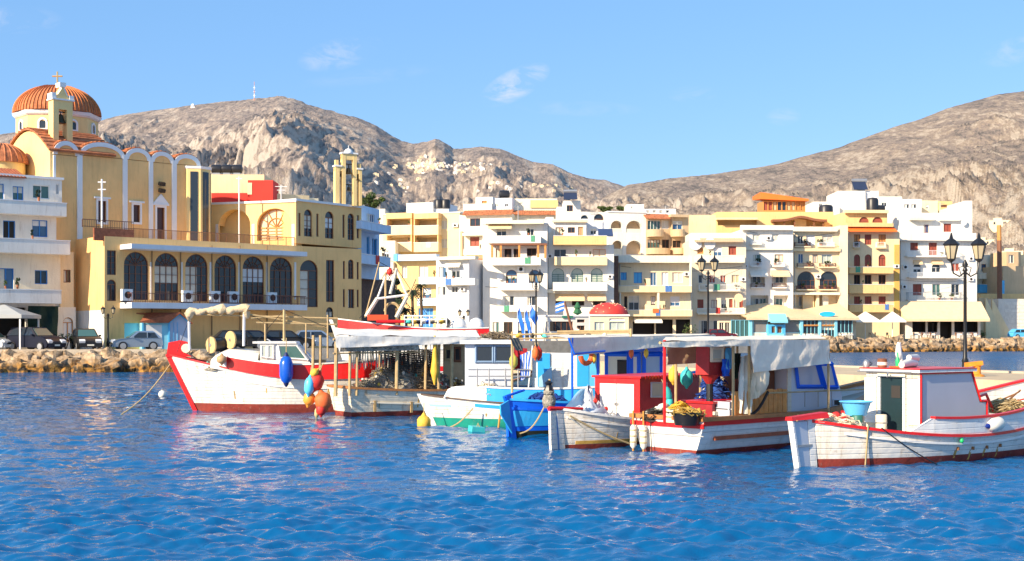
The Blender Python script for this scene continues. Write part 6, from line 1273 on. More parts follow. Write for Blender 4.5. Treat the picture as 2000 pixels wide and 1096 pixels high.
for k, px in enumerate((656, 683, 697, 775, 831, 857, 882, 913, 935)):
    b2.tube('canopy_post', WOODP, [(P2_(px, 700, -1.0).x, -.98, b2.sheer(.3)-.1), (P2_(px, 700, -1.0).x+.02, -1.0, 2.6)], .045 if k % 3 else .06)
for k in range(5): b2.tube('canopy_post', WOODP, [(fA+.3+k*1.1, .95, .8), (fA+.3+k*1.1, .95, 2.85)], .045)
b2.tube('canopy_beam', WOODP, [(cA.x, -1.02, 2.55), (cB.x, -1.02, 2.55)], .045); b2.tube('canopy_beam', WOODP, [(fA, 1.0, 2.84), (fB, 1.0, 2.8)], .045); b2.tube('canopy_beam', WOODP, [(cA.x, -1.02, 2.1), (cA.x+3.2, -1.02, 2.12)], .03)
slab_quad('wooden_wheelhouse_side', mat('tan_boards', (.48, .34, .18), .7, .15, 4), b2.root, [P2_(866, 742, -.4), P2_(905, 742, -.4), P2_(905, 672, -.4), P2_(866, 672, -.4)], .05)
quadwin(b2.root, [P2_(870, 702, -.45), P2_(881, 702, -.45), P2_(881, 682, -.45), P2_(870, 682, -.45)], WOODP, DARK); quadwin(b2.root, [P2_(888, 705, -.45), P2_(899, 705, -.45), P2_(899, 680, -.45), P2_(888, 680, -.45)], BROWNW, DARK)
for i, (px, py, rx, rz_, m_, sd2) in enumerate(((715, 745, .55, .55, NETM, 1), (748, 745, .6, .95, NETM, 2), (782, 745, .65, 1.15, NETM, 3), (818, 745, .65, 1.1, NETB, 4), (850, 748, .6, .75, NETM, 5), (884, 750, .5, .52, NETB, 6))):
    c = P2_(px, py, -.35); net_pile(['pale net heap nearest the stern of the cream boat', 'second net heap from the stern of the cream boat', 'tallest grey net heap in the middle of the cream boat', 'dark net heap with red floats in the middle of the cream boat', 'grey net heap beside the yellow hanging net', 'low dark net heap before the tan wheelhouse'][i], b2, (c.x, -.35, .62), (rx, .5, rz_), 20+sd2, m_, 130, [((REDF, YELF, ORG, CYAN)[i % 4], 9), (WHF, 12), (YELF, 5)])
rd = random.Random(31)
for i in range(14):                                   # dark trap bundles hanging under the canopy
    px = 752+i*7.4; c = P2_(px, 690, -.8+.25*(i % 3)); t = thing('fish_trap', 'dark wire fish trap hanging under the white canopy', 'fish trap', wpos(b2, (c.x, c.y, 2.35-rd.uniform(.1, .35))), rd.uniform(0, 3), 'fish traps hanging under the canopy')
    b = MB(); w_ = .16
    for j in range(9):
        z = -.62+j*.075; b.tube([(w_*math.cos(k*1.047), w_*math.sin(k*1.047), z+.02*math.sin(k)) for k in range(7)], .012, 3)
    for k in range(6): b.tube([(w_*math.cos(k*1.047), w_*math.sin(k*1.047), -.62), (w_*math.cos(k*1.047+.4), w_*math.sin(k*1.047+.4), 0)], .012, 3)
    b.build('wire_mesh', (NETD, NETB, NETM)[i % 3], t); b = MB(); b.tube([(0, 0, -.05), (0, 0, .3)], .012, 3); b.build('rope', ROPE, t)
for i in range(9):
    px = 690+i*8.2; c = P2_(px, 690, -.95); t = thing('hanging_line', 'bundle of pale hooked line hanging under the canopy edge', 'fishing line', wpos(b2, (c.x, c.y, 2.3)), rd.uniform(0, 3), 'fishing line bundles under the canopy'); b = MB()
    for k in range(6): a = rd.uniform(0, 6.28); b.tube([(.04*math.cos(a), .04*math.sin(a), .15), (.09*math.cos(a), .09*math.sin(a), -.15), (.06*math.cos(a), .06*math.sin(a), -.5-rd.uniform(0, .25))], .014, 3)
    b.build('line', (CLOTH, NETB, NETM)[i % 3], t)
c = P2_(849, 705, -1.15); t = thing('hanging_net', 'bright yellow orange net hanging from the canopy of the cream boat', 'fishing net', wpos(b2, c)); b = MB(); b.lathe([(.03, .85), (.07, .4), (.10, 0), (.15, -.35), (.10, -.55), (.03, -.8)], 9); b.build('netting', YELF, t, True)
for i in range(5):
    px = 700+i*42; c = P2_(px, 735, -.2); crate(['white', 'pale', 'blue', 'cream', 'yellow'][i]+' fish crate deep inside the netted cream boat', b2, (c.x, .3, .6), (.6, .4, .3+.1*(i % 2)), [WHF, BSKY, BBLUE, CLOTH, YELF][i], .2*i)
# fender cluster at its corner, hung from two poles
for px in (611, 625): b2.tube('corner_pole', WOODP, [P2_(px, 742, .9), P2_(px+1, 655, .9)], .05)
Fm = Frame(X(620, 43.0), 43.0, 0, 0)
for (px, py, r, L, m_, lb, tl) in ((617, 746, .25, .62, REDF, 'red pear shaped float, topmost of the cluster at the cream boat corner', (0, .35, 0)), (604, 754, .16, .62, mat('light_blue_float', (.10, .55, .85), .4), 'light blue float on the left of the orange cluster', (0, .1, 0)), (631, 783, .27, .60, ORG, 'large orange float low in the cluster', (0, -.25, 0)),
                              (604, 779, .19, .46, mat('amber_float', (.85, .33, .04), .5), 'amber float at the lower left of the cluster', (0, .2, 0)), (627, 800, .16, .40, REDF, 'small dark red float touching the water in the cluster', (0, 0, 0)), (614, 728, .12, .3, YELF, 'small yellow green float at the top of the cluster', (0, .8, 0)), (619, 806, .08, .35, mat('dirty_float', (.5, .42, .2), .7), 'dirty pale float at the bottom of the cluster', (0, .1, 0))):
    c = Vector(Fm.at(px, py, rd.uniform(-.1, .1))); fender(lb, Fm, c, r, L, m_, tilt=tl, rope=.25)
rope('thin rope hanging down the transom of the cream boat', [wpos(b2, P2_(641, 760, .6)), wpos(b2, (P2_(641, 760, .6).x-.2, .6, -.05))], .02, sag=0)

# ---- boat 3: white, green bottom, bow left
b3 = Boat('fishing_boat', 'small white boat with green bottom and light blue trim, bow at left', X(845, 38.6), 39.7, 0)
b3.shape(6.4, 2.3, (.78, .68, .92), 0.0, .42, .2, True, full=2.8); b3.hull(HW, BOOTG, .26, dd=.12); b3.ribbon('gunwale', mat('dark_rail', (.10, .06, .04), .6), .02, .12, .04, t0=.3, t1=1.0); b3.stem(HW2, .03)
b3.stripe('blue_flash', BLBLUE, lambda t: b3.sheer(t)-.12, .10, .35, .80); b3.stripe('blue_flash', BSKY, lambda t: .62, .07, .90, .985)
b3.bulwark(BLBLUE, .02, .75, .50, .42, cap=HW2, name='blue_bulwark'); b3.bulwark(HW2, .75, .90, .42, .24, cap=HW2, name='white_coaming', sides=(-1, 1))
def P3(px, py, off=-1.0): return Vector(b3.at(px, py, off))
def boxpx(Bt, name, m, a, c, pt, pb, y0, y1, parent=None):
    x0, x1 = Bt.lx(a, y0), Bt.lx(c, y0); q = (a+c)/2; return box(name, m, parent or Bt.root, x0, x1, y0, y1, Bt.z(q, pb, y0), Bt.z(q, pt, y0))
cb = boxpx(b3, 'cabin', HGREY, 908, 1002, 672, 778, -.45, .9)
boxpx(b3, 'cabin_roof', HW2, 898, 1008, 665, 672, -.62, 1.0)
for (a, c) in ((930, 963), (967, 1000)): quadwin(cb, [P3(a, 707, -.47), P3(c, 707, -.47), P3(c, 675, -.47), P3(a, 675, -.47)], mat('blue_grey_frame', (.2, .3, .45), .5), GLASS)
for py in (722, 735): b3.tube('guard_rail', METAL, [P3(915, py, -.9), P3(1035, py, -.9)], .02)
for px in (932, 955, 987, 1012): b3.tube('stanchion', METAL, [P3(px, 720, -.9), P3(px, 762, -.9)], .022)
for k in range(3): b3.tube('coaming_hoop', HW2, [P3(868+k*4, 778, -.6+k*.5), P3(876+k*4, 762, -.6+k*.5), P3(890+k*3, 757, -.6+k*.5), P3(958, 757, -.6+k*.5)], .035)
# light blue panels to the right
boxpx(b3, 'aft_house', HW2, 1040, 1172, 690, 762, .15, .95)
for (a, c, m_) in ((1050, 1074, BLBLUE), (1127, 1150, BLBLUE), (1151, 1165, SKYB)): boxpx(b3, 'blue_panel', m_, a, c, 690, 755, .10, .145)
slab_quad('slanted_panel', BSKY, b3.root, [P3(1052, 756, .05), P3(1078, 756, .05), P3(1078, 715, .05), P3(1052, 738, .05)], .02)
c = P3(1015, 702, -.8); t = thing('red_cloth', 'dark red cloth hanging between the grey cabin and the blue panels', 'cloth', wpos(b3, c), b3.rz); cloth('fabric', mat('dark_red_cloth', (.35, .01, .02), .9, .15, 5), t, (-.25, 0, .35), (.22, 0, .32), (.2, 0, -.38), (-.22, 0, -.3), 0, .05, 12, 8, 3)
c = P3(1003, 706, -.95); fender('small yellow green float hanging beside the dark red cloth', b3, c, .12, .4, mat('olive_float', (.55, .5, .08), .5), rope=.2)
t = thing('flag', 'limp blue and white striped flag on a short staff', 'flag', wpos(b3, P3(1032, 712, -.85))); b = MB(); b.tube([(0, 0, -.7), (.12, 0, .55)], .02, 5); b.build('staff', TRIM, t)
for i in range(7): cloth('flag_stripe', FB if i % 2 == 0 else TRIM, t, (.08-i*.045, 0, .4-i*.02), (.03-i*.045, 0, .4-i*.02), (-.06-i*.03, .02, -.35-.02*i), (.0-i*.03, .02, -.35-.02*i), 0, .02, 4, 6, i)
c = P3(827, 826, -1.1); fender('round yellow buoy at the waterline below the white and green bow', b3, (P3(827, 822, -1.0).x, -.8, .14), .20, .46, YELF, rope=.3)
cu = thing('cube_float', 'turquoise block float in the water before the white and green boat', 'float', (X(930, 37.0), 37.0, .0)); b = MB(); b.rbox((0, 0, .02), (.38, .32, .30), (.1, .1, .4)); b.build('block', CYAN, cu); b = MB(); b.tube([(0, 0, .1), (.05, 0, .26), (.12, 0, .1)], .02, 5); b.build('handle', ROPE, cu)
rope('rope hanging in a bow along the white and green hull', [wpos(b3, P3(924, 797, -1.15)), wpos(b3, P3(868, 838, -1.2))], .022, sag=.12)
rope('orange rope end dangling into the water by the blue stern', [wpos(b3, P3(977, 805, -1.25)), wpos(b3, P3(971, 853, -1.4))], .03, mat('orange_rope', (.6, .28, .06), .9), sag=.05)
net_pile('tan sack and ropes on the deck behind the guard rail', b3, (P3(950, 760, -.6).x, -.7, .95), (.35, .2, .3), 77, CLOTH, 20)

for (p, q, off) in (((775, 524), (702, 622), -.9), ((775, 524), (842, 628), -.9), ((741, 512), (775, 530), -.9), ((753, 532), (716, 600), -.5), ((753, 532), (800, 600), -.5)): b8.tube('rigging_line', BLACK, [P8(*p, off), P8(*q, off)], .014, 4)
for (p, q) in (((555, 605), (500, 668)), ((555, 605), (640, 640)), ((518, 632), (476, 606)), ((370, 622), (345, 690))): b1.tube('rigging_line', BLACK, [P1(*p, -.8), P1(*q, -.7)], .010, 4)
# ---- boat 4: bright blue double ender, stern toward the camera
b4 = Boat('fishing_boat', 'bright royal blue wooden boat with rounded stern and blue framed cabin', .02, 35.6, 47)
b4.shape(8.4, 2.7, (.98, .80, 1.6), 0.0, .8, .18, False, full=2.4); b4.hull(BBLUE, BOOTK, .14, dd=.25); b4.ribbon('gunwale', BLBLUE, .02, .15, .06); b4.stem(BBLUE, .12, .16, bow=False)
b4.stripe('light_blue_strake', BLBLUE, lambda t: .48, .42, .0, .35); b4.stripe('rub_rail', BBLUE, lambda t: b4.sheer(t)-.22, .07, .0, 1.0, .04)
b = MB(); b.prism([(-.16, -.3), (-.30, .95), (-.36, 1.08), (-.18, 1.10), (.0, -.3)], -.04, .04); b.build('rudder', BBLUE, b4.root); b4.tube('tiller', BBLUE, [(-.28, 0, 1.08), (.5, .05, 1.22)], .035)
slab_quad('stern_board', BLBLUE, b4.root, [(-.17, -.12, .1), (-.60, -.12, .62), (-.62, -.12, .86), (-.30, -.12, .98)], .05)
def P4(px, py, off=-1.0): return Vector(b4.at(px, py, off))
xa4, xb4 = b4.lx(1252, -.66), b4.lx(1293, -.66); box('cabin', HGREY, b4.root, xa4, xb4, -.66, .66, .7, 2.22)
for (a, c, m_, pm_) in ((.60, -.22, BBLUE, mat('curtain', (.62, .62, .52), .7, .05)), (-.34, -.60, BBLUE, SCREEN)): quadwin(b4.root, [(xa4-.03, a, 1.45), (xa4-.03, c, 1.45), (xa4-.03, c, 2.14), (xa4-.03, a, 2.14)], m_, pm_, .06)
quadwin(b4.root, [(xa4-.06, .15, 1.55), (xa4-.06, -.20, 1.55), (xa4-.06, -.20, 1.95), (xa4-.06, .15, 1.95)], BLACK, DARK, .02)
quadwin(b4.root, [(xa4+.1, -.69, 1.4), (xb4-.1, -.69, 1.4), (xb4-.1, -.69, 2.14), (xa4+.1, -.69, 2.14)], BBLUE, SCREEN, .06)
box('cabin_header', BBLUE, b4.root, xa4-.12, xb4+.05, -.74, .74, 2.22, 2.36)
cA, cB = P4(1108, 658, -1.1), P4(1396, 652, -1.1); 
cloth('canopy', TARP, b4.root, (P4(1060, 658, 1.2).x, 1.2, 2.70), (P4(1380, 658, 1.2).x, 1.2, 2.74), (cB.x, -1.1, 2.70), (cA.x, -1.1, 2.64), .05, .02, 30, 6, 4)
cloth('canopy_valance', TARP, b4.root, (cA.x, -1.12, 2.64), (cB.x, -1.12, 2.70), (cB.x, -1.16, 2.50), (cA.x+.2, -1.16, 2.16), .0, .03, 40, 5, 6)
b4.tube('blue_hem', BBLUE, [(cA.x, -1.15, 2.62), (cA.x+.2, -1.18, 2.21), (cA.x+1.5, -1.18, 2.27)], .025)
for (x, y) in ((cA.x+.2, -1.1), (cA.x+.2, 1.1), (P4(1165, 700, -1.0).x, -1.05), (cB.x-.4, -1.05), (cB.x-.3, 1.1)): b4.tube('canopy_post', BBLUE if y < 0 else WOODP, [(x, y, .7), (x, y, 2.64)], .035)
cloth('painted_canopy_underside', mat('painted_tarp_shade', (.16, .15, .13), .9, .2, 3), b4.root, (P4(1008, 668, 1.2).x, 1.1, 2.62), (cA.x+.1, 1.1, 2.64), (cA.x+.1, .9, 2.28), (P4(1008, 668, 1.2).x, .9, 2.25), .03, .04, 20, 4, 2)  # dark sheet added to stand for the canopy's shaded underside
for (px, py, m_, lb) in ((1145, 693, ORG, 'orange lifebuoy under the grey canopy edge'),):
    c = P4(px, py, -1.0); t = thing('lifebuoy', lb, 'lifebuoy', wpos(b4, c), b4.rz); b = MB(); b.rings([[((.24+.07*math.cos(u))*math.cos(v), .07*math.sin(u), (.24+.07*math.cos(u))*math.sin(v)) for u in [k*math.pi/4 for k in range(8)]] for v in [k*math.pi/8-3.0 for k in range(15)]]); b.build('ring', m_, t, True)
for i, (px, m_) in enumerate(((1160, YELF), (1233, ORG), (1262, YELF))): c = P4(px, 690 if i else 700, -1.05); fender(['yellow float under the canopy next to the lifebuoy', 'small orange float under the canopy over the blue window', 'small yellow float under the canopy right of the blue window'][i], b4, c, .07, .26, m_, rope=.1)
for i, (px, m_, lb) in enumerate(((1052, REDF, 'red'), (1046, ORG, 'orange'))): c = P4(px, 690, .8); fender('small '+lb+' float hanging by the white panel of the aft house', b4, c, .10, .35, m_, rope=.1)
net_pile('dark blue net and ropes in the stern of the royal blue boat', b4, (1.3, 0, .72), (.7, .6, .35), 41, mat('blue_net', (.02, .08, .35), .95, .4, 8), 60)
rope('rope looped down the royal blue stern', [wpos(b4, (.5, -.75, .9)), wpos(b4, (-.1, -.35, .1))], .02, sag=.2)

# ---- boat 5: small white with the red box cabin
b5 = Boat('fishing_boat', 'small white boat with red box cabin, white double doors and red tiller', 1.155, 31.75, 50)
b5.shape(6.6, 2.1, (.95, .60, 1.3), 0.0, .7, .12, False, full=2.6); b5.hull(HW, BOOTR, .10, dd=.15); b5.ribbon('gunwale', HW2, .02, .13, .06); b5.stem(HW, .06, .20, bow=False); b5.ribbon('rub_rail', HW2, 0, .05, .05, .02, .97, .03, lift=lambda t: -.16)
b5.stripe('rust_stain', mat('rust_yellow', (.62, .36, .07), .8, .35, 4), lambda t: .145, .08, .05, .6, .006)
b = MB(); b.prism([(-.05, -.35), (-.16, .86), (-.22, .94), (-.42, .92), (-.40, .2), (-.34, -.35)], -.035, .035); b.build('rudder', HW, b5.root)
b5.tube('tiller', BRED, [(-.42, .02, .99), (.55, -.25, .95)], [.06, .035]); b5.tube('rudder_strap', mat('blue_strap', (.05, .2, .5), .5), [(-.12, -.05, .0), (-.2, -.05, .8)], .012)
def P5(px, py, off=-.69): return Vector(b5.at(px, py, off))
xc0 = 2.35; xc1 = 5.2; zc0, zc1 = .40, 1.64
cb = box('cabin', mat('boat_red_painted_shade', (.50, .02, .03), .5, .15, 3, wear=.2), b5.root, xc0, xc1, -.69, .69, zc0, zc1)  # shade of the cabin side painted as a darker red
b = MB(); b.box(xc0-.03, xc0-.003, -.69, -.53, zc0+.3, zc1); b.box(xc0-.03, xc0-.003, .53, .69, zc0+.3, zc1); b.box(xc0-.03, xc0-.003, -.53, .53, zc1-.14, zc1); b.build('front_frame', BRED, cb)
box('cabin_base', HW2, cb, xc0-.035, xc0-.004, -.69, .69, zc0-.15, zc0+.29)
for (y0, y1) in ((-.52, -.01), (.01, .52)): d_ = box('door', HW2, cb, xc0-.05, xc0-.004, y0, y1, zc0+.12, zc1-.15); box('handle', METAL, d_, xc0-.08, xc0-.05, (y0 if y0 > 0 else y1-.05)+.0, (y0+.05 if y0 > 0 else y1), .95, 1.02)
b = MB(); b.box(xc0-.08, xc1+.05, -.76, .76, zc1, zc1+.05)
for i in range(20): b.box(xc0+.1+i*.14, xc0+.17+i*.14, -.775, -.76, zc1-.03, zc1+.06)
b.build('roof', BRED, cb)
quadwin(cb, [P5(1272, 775, -.71), P5(1302, 775, -.71), P5(1302, 748, -.71), P5(1272, 748, -.71)], HGREY, MATS['curtain'], .02)
cloth('spray_cloth', MATS['boat_pale_blue'], b5.root, (.6, .5, .8), (2.2, .7, .9), (2.2, .72, 1.38), (1.7, .66, 1.36), 0, .05, 12, 8, 3)
net_pile('grey sacks and a red float beside the small white stern', b5, (1.35, .1, .60), (.7, .45, .45), 50, HGREY, 10, [(REDF, 3)]); net_pile('pale folded cloth heap leaning on the white double doors', b5, (1.9, .60, .75), (.28, .28, .62), 53, HGREY, 0)
t = thing('wrapped_post', 'post wrapped in dark and pale cloth standing on the small white stern', 'post', wpos(b5, (-.32, .1, .93)), 0); b = MB(); b.tube([(0, 0, 0), (.02, 0, .75)], .03, 6); b.build('post', WOODP, t); b = MB(); b.lathe([(.08, .05), (.15, .12), (.17, .25), (.12, .38), (.14, .45), (.06, .55)], 9); b.build('pale_wrap', MATS['fishing_net_grey'], t, True); b = MB(); b.lathe([(.05, .3), (.13, .38), (.12, .5), (.07, .6), (.1, .66), (.03, .72)], 8); b.build('dark_wrap', BLACK, t, True)
rope('white rope draped along the small white hull, upper one', [wpos(b5, (.05, -.25, .75)), wpos(b5, (2.6, -1.0, .62))], .018, WHF, sag=.52); rope('tan rope draped along the small white hull, lower one', [wpos(b5, (.05, -.25, .80)), wpos(b5, (1.6, -1.0, .05))], .022, ROPE, sag=.05)
for i, (px, py, r, L, m_, lb) in enumerate(((1315, 733, .12, .42, YELF, 'yellow oval float hanging above the red cabin side'), (1341, 738, .16, .46, CYAN, 'large turquoise float hanging right of the yellow one'))): c = P5(px, py, -1.05); fender(lb, b5, c, r, L, m_, rope=.5)

# ---- boat 6: large white transom boat with tarpaulin canopy
b6 = Boat('fishing_boat', 'large white boat with brown rail, flat lit transom and grey tarpaulin canopy', 3.60, 30.65, 42)
b6.shape(8.4, 2.35, (.78, .78, 1.5), .93, .8, .05, False); b6.hull(HW2, BOOTR, .12, dd=.2); b6.ribbon('gunwale', CAPW, .05, .20, .09); b6.ribbon('red_stripe', BRED, 0, .05, .10, .0, 1, .02, lift=lambda t: -.05)
a, c = b6.pt(0, b6.sheer(0), -1), b6.pt(0, b6.sheer(0), 1); box('transom_stripe', BRED, b6.root, a.x-.03, a.x+.0, a.y-.02, c.y+.02, .62, .72)
b6.ribbon('rub_rail', mat('rusty_red_rail', (.40, .10, .04), .6, .3, 5), 0, .07, .09, .05, .98, .06, lift=lambda t: -.40); b6.ribbon('plank_seam', mat('seam_grey', (.45, .44, .42), .7), 0, .02, .02, 0, 1, .006, lift=lambda t: -.24)
box('transom_seam', MATS['seam_grey'], b6.root, a.x-.012, a.x, a.y, c.y, .44, .46)  # thin grey seam line between transom planks
def P6(px, py, off=-1.15): return Vector(b6.at(px, py, off))
cA, cM, cB = P6(1292, 663, -1.25), P6(1468, 662, -1.25), P6(1618, 662, -1.25)
cloth('canopy', TARP, b6.root, (P6(1300, 663, 1.2).x, 1.2, 2.68), (P6(1600, 663, 1.2).x, 1.2, 2.70), (cB.x, -1.25, 2.62), (cA.x, -1.25, 2.58), .06, .03, 36, 8, 7)
cloth('canopy_valance', TARP, b6.root, (cA.x, -1.26, 2.58), (cM.x, -1.26, 2.62), (cM.x, -1.3, 2.48), (cA.x, -1.3, 2.46), .04, .04, 30, 3, 8)
cloth('canopy_side_sheet', TARP, b6.root, (cM.x-.1, -1.28, 2.62), (cB.x, -1.27, 2.60), (cB.x, -1.30, 2.02), (cM.x-.05, -1.32, 1.86), .02, .035, 60, 10, 9)
for (px, y) in ((1298, -1.15), (1368, 1.0), (1432, -1.1), (1463, -1.15), (1618, -1.2)): x = P6(px, 700, y).x; b6.tube('canopy_post', WOODP if px != 1298 else BRED, [(x, y, .8), (x, y, 2.62)], .035)
for px in (1320, 1440, 1560): x = P6(px, 700, 1.1).x; b6.tube('canopy_post', WOODP, [(x, 1.1, .8), (x, 1.1, 2.68)], .035)
b6.tube('canopy_beam', WOODP, [(cA.x, -1.2, 2.56), (cB.x, -1.2, 2.6)], .035)
# cabin with blue framed windows
x0, x1 = b6.lx(1538, -.9), b6.lx(1640, -.9); zt = 2.12; b = MB(); b.rings([[(x0, y, .6), (x1+.12, y, .6), (x1+.1, y, 1.2), (x1-.35, y, zt), (x0, y, zt)] for y in (-.9, .9)]); cb = b.build('cabin', HGREY, b6.root)
box('cabin_corner', HCREAM, cb, x0-.03, x0+.12, -.93, -.902, .8, zt)
quadwin(cb, [P6(1559, 755, -.92), P6(1606, 755, -.92), P6(1594, 711, -.92), P6(1554, 711, -.92)], BBLUE, mat('pale_grey_pane', (.42, .45, .52), .25, .03), .045); quadwin(cb, [P6(1612, 756, -.92), P6(1634, 756, -.92), P6(1624, 711, -.92), P6(1600, 711, -.92)], BBLUE, MATS['pale_grey_pane'], .045)  # panes in one even pale grey
quadwin(cb, [P6(1628, 792, -.92), P6(1640, 792, -.92), P6(1640, 781, -.92), P6(1628, 781, -.92)], HGREY, DARK, .015)
xd = x0-.55; box('companionway', BROWNW, b6.root, xd, x0-.04, -.55, .6, .8, 2.15); box('door', mat('dark_wood_door', (.09, .04, .03), .5), b6.root, xd-.04, xd-.003, -.4, .2, .9, 2.0)
# orange plank bulkhead, each board a part
pa, pb_ = b6.lx(1436, -1.0), b6.lx(1538, -1.0); n = 11
for i in range(n): xx = pa+(pb_-pa)*i/n; box('plank', PLANK, b6.root, xx+.008, xx+(pb_-pa)/n-.008, -.99, -.95, .80, 1.42+.02*(i % 2))
b6.tube('guard_rail', WOODP, [P6(1500, 768, -1.12), P6(1700, 760, -1.0)], .02); b6.tube('stanchion', WOODP, [P6(1618, 800, -1.15), P6(1618, 718, -1.2)], .035)
for i in range(3): b6.tube('stanchion', METAL, [P6(1572+i*26, 795, -1.05), P6(1572+i*26, 765, -1.05)], .015)
t = thing('cloth_bundle', 'cream cloth bundle hanging beside the timber bulkhead under the tarpaulin', 'cloth', wpos(b6, P6(1482, 738, -1.06)), b6.rz); b = MB(); b.lathe([(.05, .42), (.17, .34), (.25, .1), (.23, -.14), (.15, -.32), (.04, -.42)], 14); o = b.build('bundle', CLOTH, t, True); cloth('hanging_fold', CLOTH, t, (-.28, -.05, .4), (.0, -.05, .44), (-.12, -.02, -.45), (-.32, -.02, -.5), 0, .10, 16, 10, 5)
t = thing('plastic_sheet', 'pale cloth hanging from the canopy left of the cream bundle', 'cloth', wpos(b6, P6(1455, 760, -1.0)), b6.rz); cloth('fabric', WHF, t, (-.18, 0, .75), (.25, 0, .8), (.18, 0, -.6), (-.25, 0, -.55), 0, .08, 14, 10, 11)
# red winch hood and helm under the canopy
c = P6(1386, 700, -.3); t = thing('winch_hood', 'dark red winch housing with a pale framed panel under the tarpaulin', 'winch', wpos(b6, (c.x, -.3, 0)), b6.rz)
b = MB(); b.prism([(-.27, 1.80), (.25, 1.76), (.29, 2.42), (-.25, 2.45)], -.2, .2); b.lathe([(.08, 1.58), (.24, 1.80)], 12); b.build('housing', mat('dull_red_paint', (.42, .02, .02), .6, .2, 4, wear=.2), t); quadwin(t, [(-.2, -.22, 2.14), (.18, -.22, 2.14), (.2, -.22, 2.42), (-.2, -.22, 2.43)], CLOTH, MATS['curtain'], .04, 'panel'); b = MB(); b.tube([(0, 0, .6), (0, 0, 1.75)], .08, 8); b.build('stand', BLACK, t)
cl = thing('back_sheet', 'tan tarpaulin sheet closing the far side under the canopy', 'tarpaulin', wpos(b6, (P6(1303, 690, 1.0).x, 1.0, 0)), b6.rz); cloth('sheet', mat('tan_tarp', (.52, .38, .24), .9, .15, 2), cl, (0, 0, 2.62), (2.4, 0, 2.64), (2.4, 0, 2.05), (0, 0, 2.0), 0, .05, 24, 6, 3)
# tub with yellow gear, crates, red grille engine box
c = P6(1348, 806, -.85); t = thing('black_tub', 'black rubber tub filled with yellow line at the lit stern corner', 'tub', wpos(b6, (c.x, -.75, .70)), 0); b = MB(); b.lathe([(.27, 0), (.33, .27), (.35, .28), (.33, .30), (.30, .28), (.25, .05)], 18); b.build('tub', BLACK, t, True); pile_mesh('line', mat('ochre_line', (.55, .36, .08), .8, .4, 8), t, (0, 0, .22), (.26, .26, .09), 6, 40)
crate('cream fish crate standing behind the black tub', b6, (P6(1330, 790, -.2).x, -.15, .72), (.62, .4, .32), CLOTH, .1, YELF); crate('pale grey crate against the timber bulkhead', b6, (P6(1415, 800, -.5).x, -.6, .62), (.5, .5, .55), HGREY, .0)
b = MB(); bx0 = P6(1388, 800, -.4).x; eb = box('engine_box', mat('dark_red_grille', (.33, .02, .03), .5, .2, 6), b6.root, bx0, bx0+1.3, -.45, .5, .6, 1.12)
box('engine_lid', BRED, eb, bx0-.04, bx0+1.34, -.5, .55, 1.12, 1.17); box('wood_board', CLOTH, eb, bx0, bx0+1.3, -.52, -.46, .86, .94)
for i in range(9): box('grille_slot', BLACK, eb, bx0+.1+i*.13, bx0+.15+i*.13, -.462, -.451, .96, 1.08)
net_pile('bright blue net bundle behind the red grille box', b6, (P6(1405, 770, .3).x, .45, 1.0), (.35, .3, .75), 61, MATS['blue_net'], 60); net_pile('grey net and white float heap on the port stern corner', b6, (.35, .55, .72), (.5, .35, .22), 62, NETD, 50, [(WHF, 8), (CYAN, 4)])
for i, (px, py, m_, lb, tl) in enumerate(((1304, 768, CYAN, 'turquoise fender leaning over the lit transom', (0, -.5, 0)), (1307, 790, CYAN, 'lower turquoise fender above the transom rail', (0, .2, 0)), (1295, 795, WHF, 'white fender lying on the transom rail', (0, 1.4, 0)))): fender(lb, b6, P6(px, py, .4), .09, .38, m_, tilt=tl, rope=.15)
for (dx, lb) in ((0, 'left of two white rope ladders rails on the lit transom'), (26, 'right of two white rope ladders rails on the lit transom')):
    q = Vector(b6.at(1228+dx, 845, .85-dx*.012)); t = thing('hanging_fender', lb.replace('rope ladders rails', 'bottle fenders hanging'), 'fender', wpos(b6, (-.16, .95-dx*.0125, 0)), b6.rz)
    b = MB(); b.lathe([(.03, .06), (.075, .12), (.08, .55), (.03, .62)], 9); b.build('lower_body', WHF, t, True); b = MB(); b.tube([(0, 0, .0), (0, 0, .95)], .025, 5); b.build('rope', mat('orange_rope', (.6, .28, .06)), t)
    for z in (.2, .34, .48): b = MB(); b.lathe([(.083, z), (.083, z+.03)], 9); b.build('band', ROPE, t)
rope('dark thin rope down the lit white transom', [wpos(b6, (-.12, .45, .75)), wpos(b6, (-.12, .40, -.05))], .012, BLACK, sag=0); rope('yellow rope from the brown rail into the water beside the right boat', [wpos(b6, P6(1558, 810, -1.25)), wpos(b6, P6(1545, 905, -2.1))], .02, sag=.1)
for i, (px, py, m_, L_, lb) in enumerate(((1425, 700, SKYB, .5, 'light blue coat'), (1440, 715, MATS['dark_green_net'], .6, 'dark green coat'), (1418, 718, BBLUE, .4, 'royal blue bag'))):
    t = thing('hanging_coat', lb+' hanging from the canopy post under the tarpaulin', 'coat', wpos(b6, P6(px, py, -.6)), b6.rz); cloth('fabric', m_, t, (-.12, 0, L_/2), (.12, 0, L_/2), (.16, 0, -L_/2), (-.16, 0, -L_/2), 0, .06, 10, 8, i)
rope('thick black hose hanging between canopy and stern rail', [wpos(b6, P6(1500, 765, -1.15)), wpos(b6, P6(1458, 812, -1.1))], .035, BLACK, sag=.15)

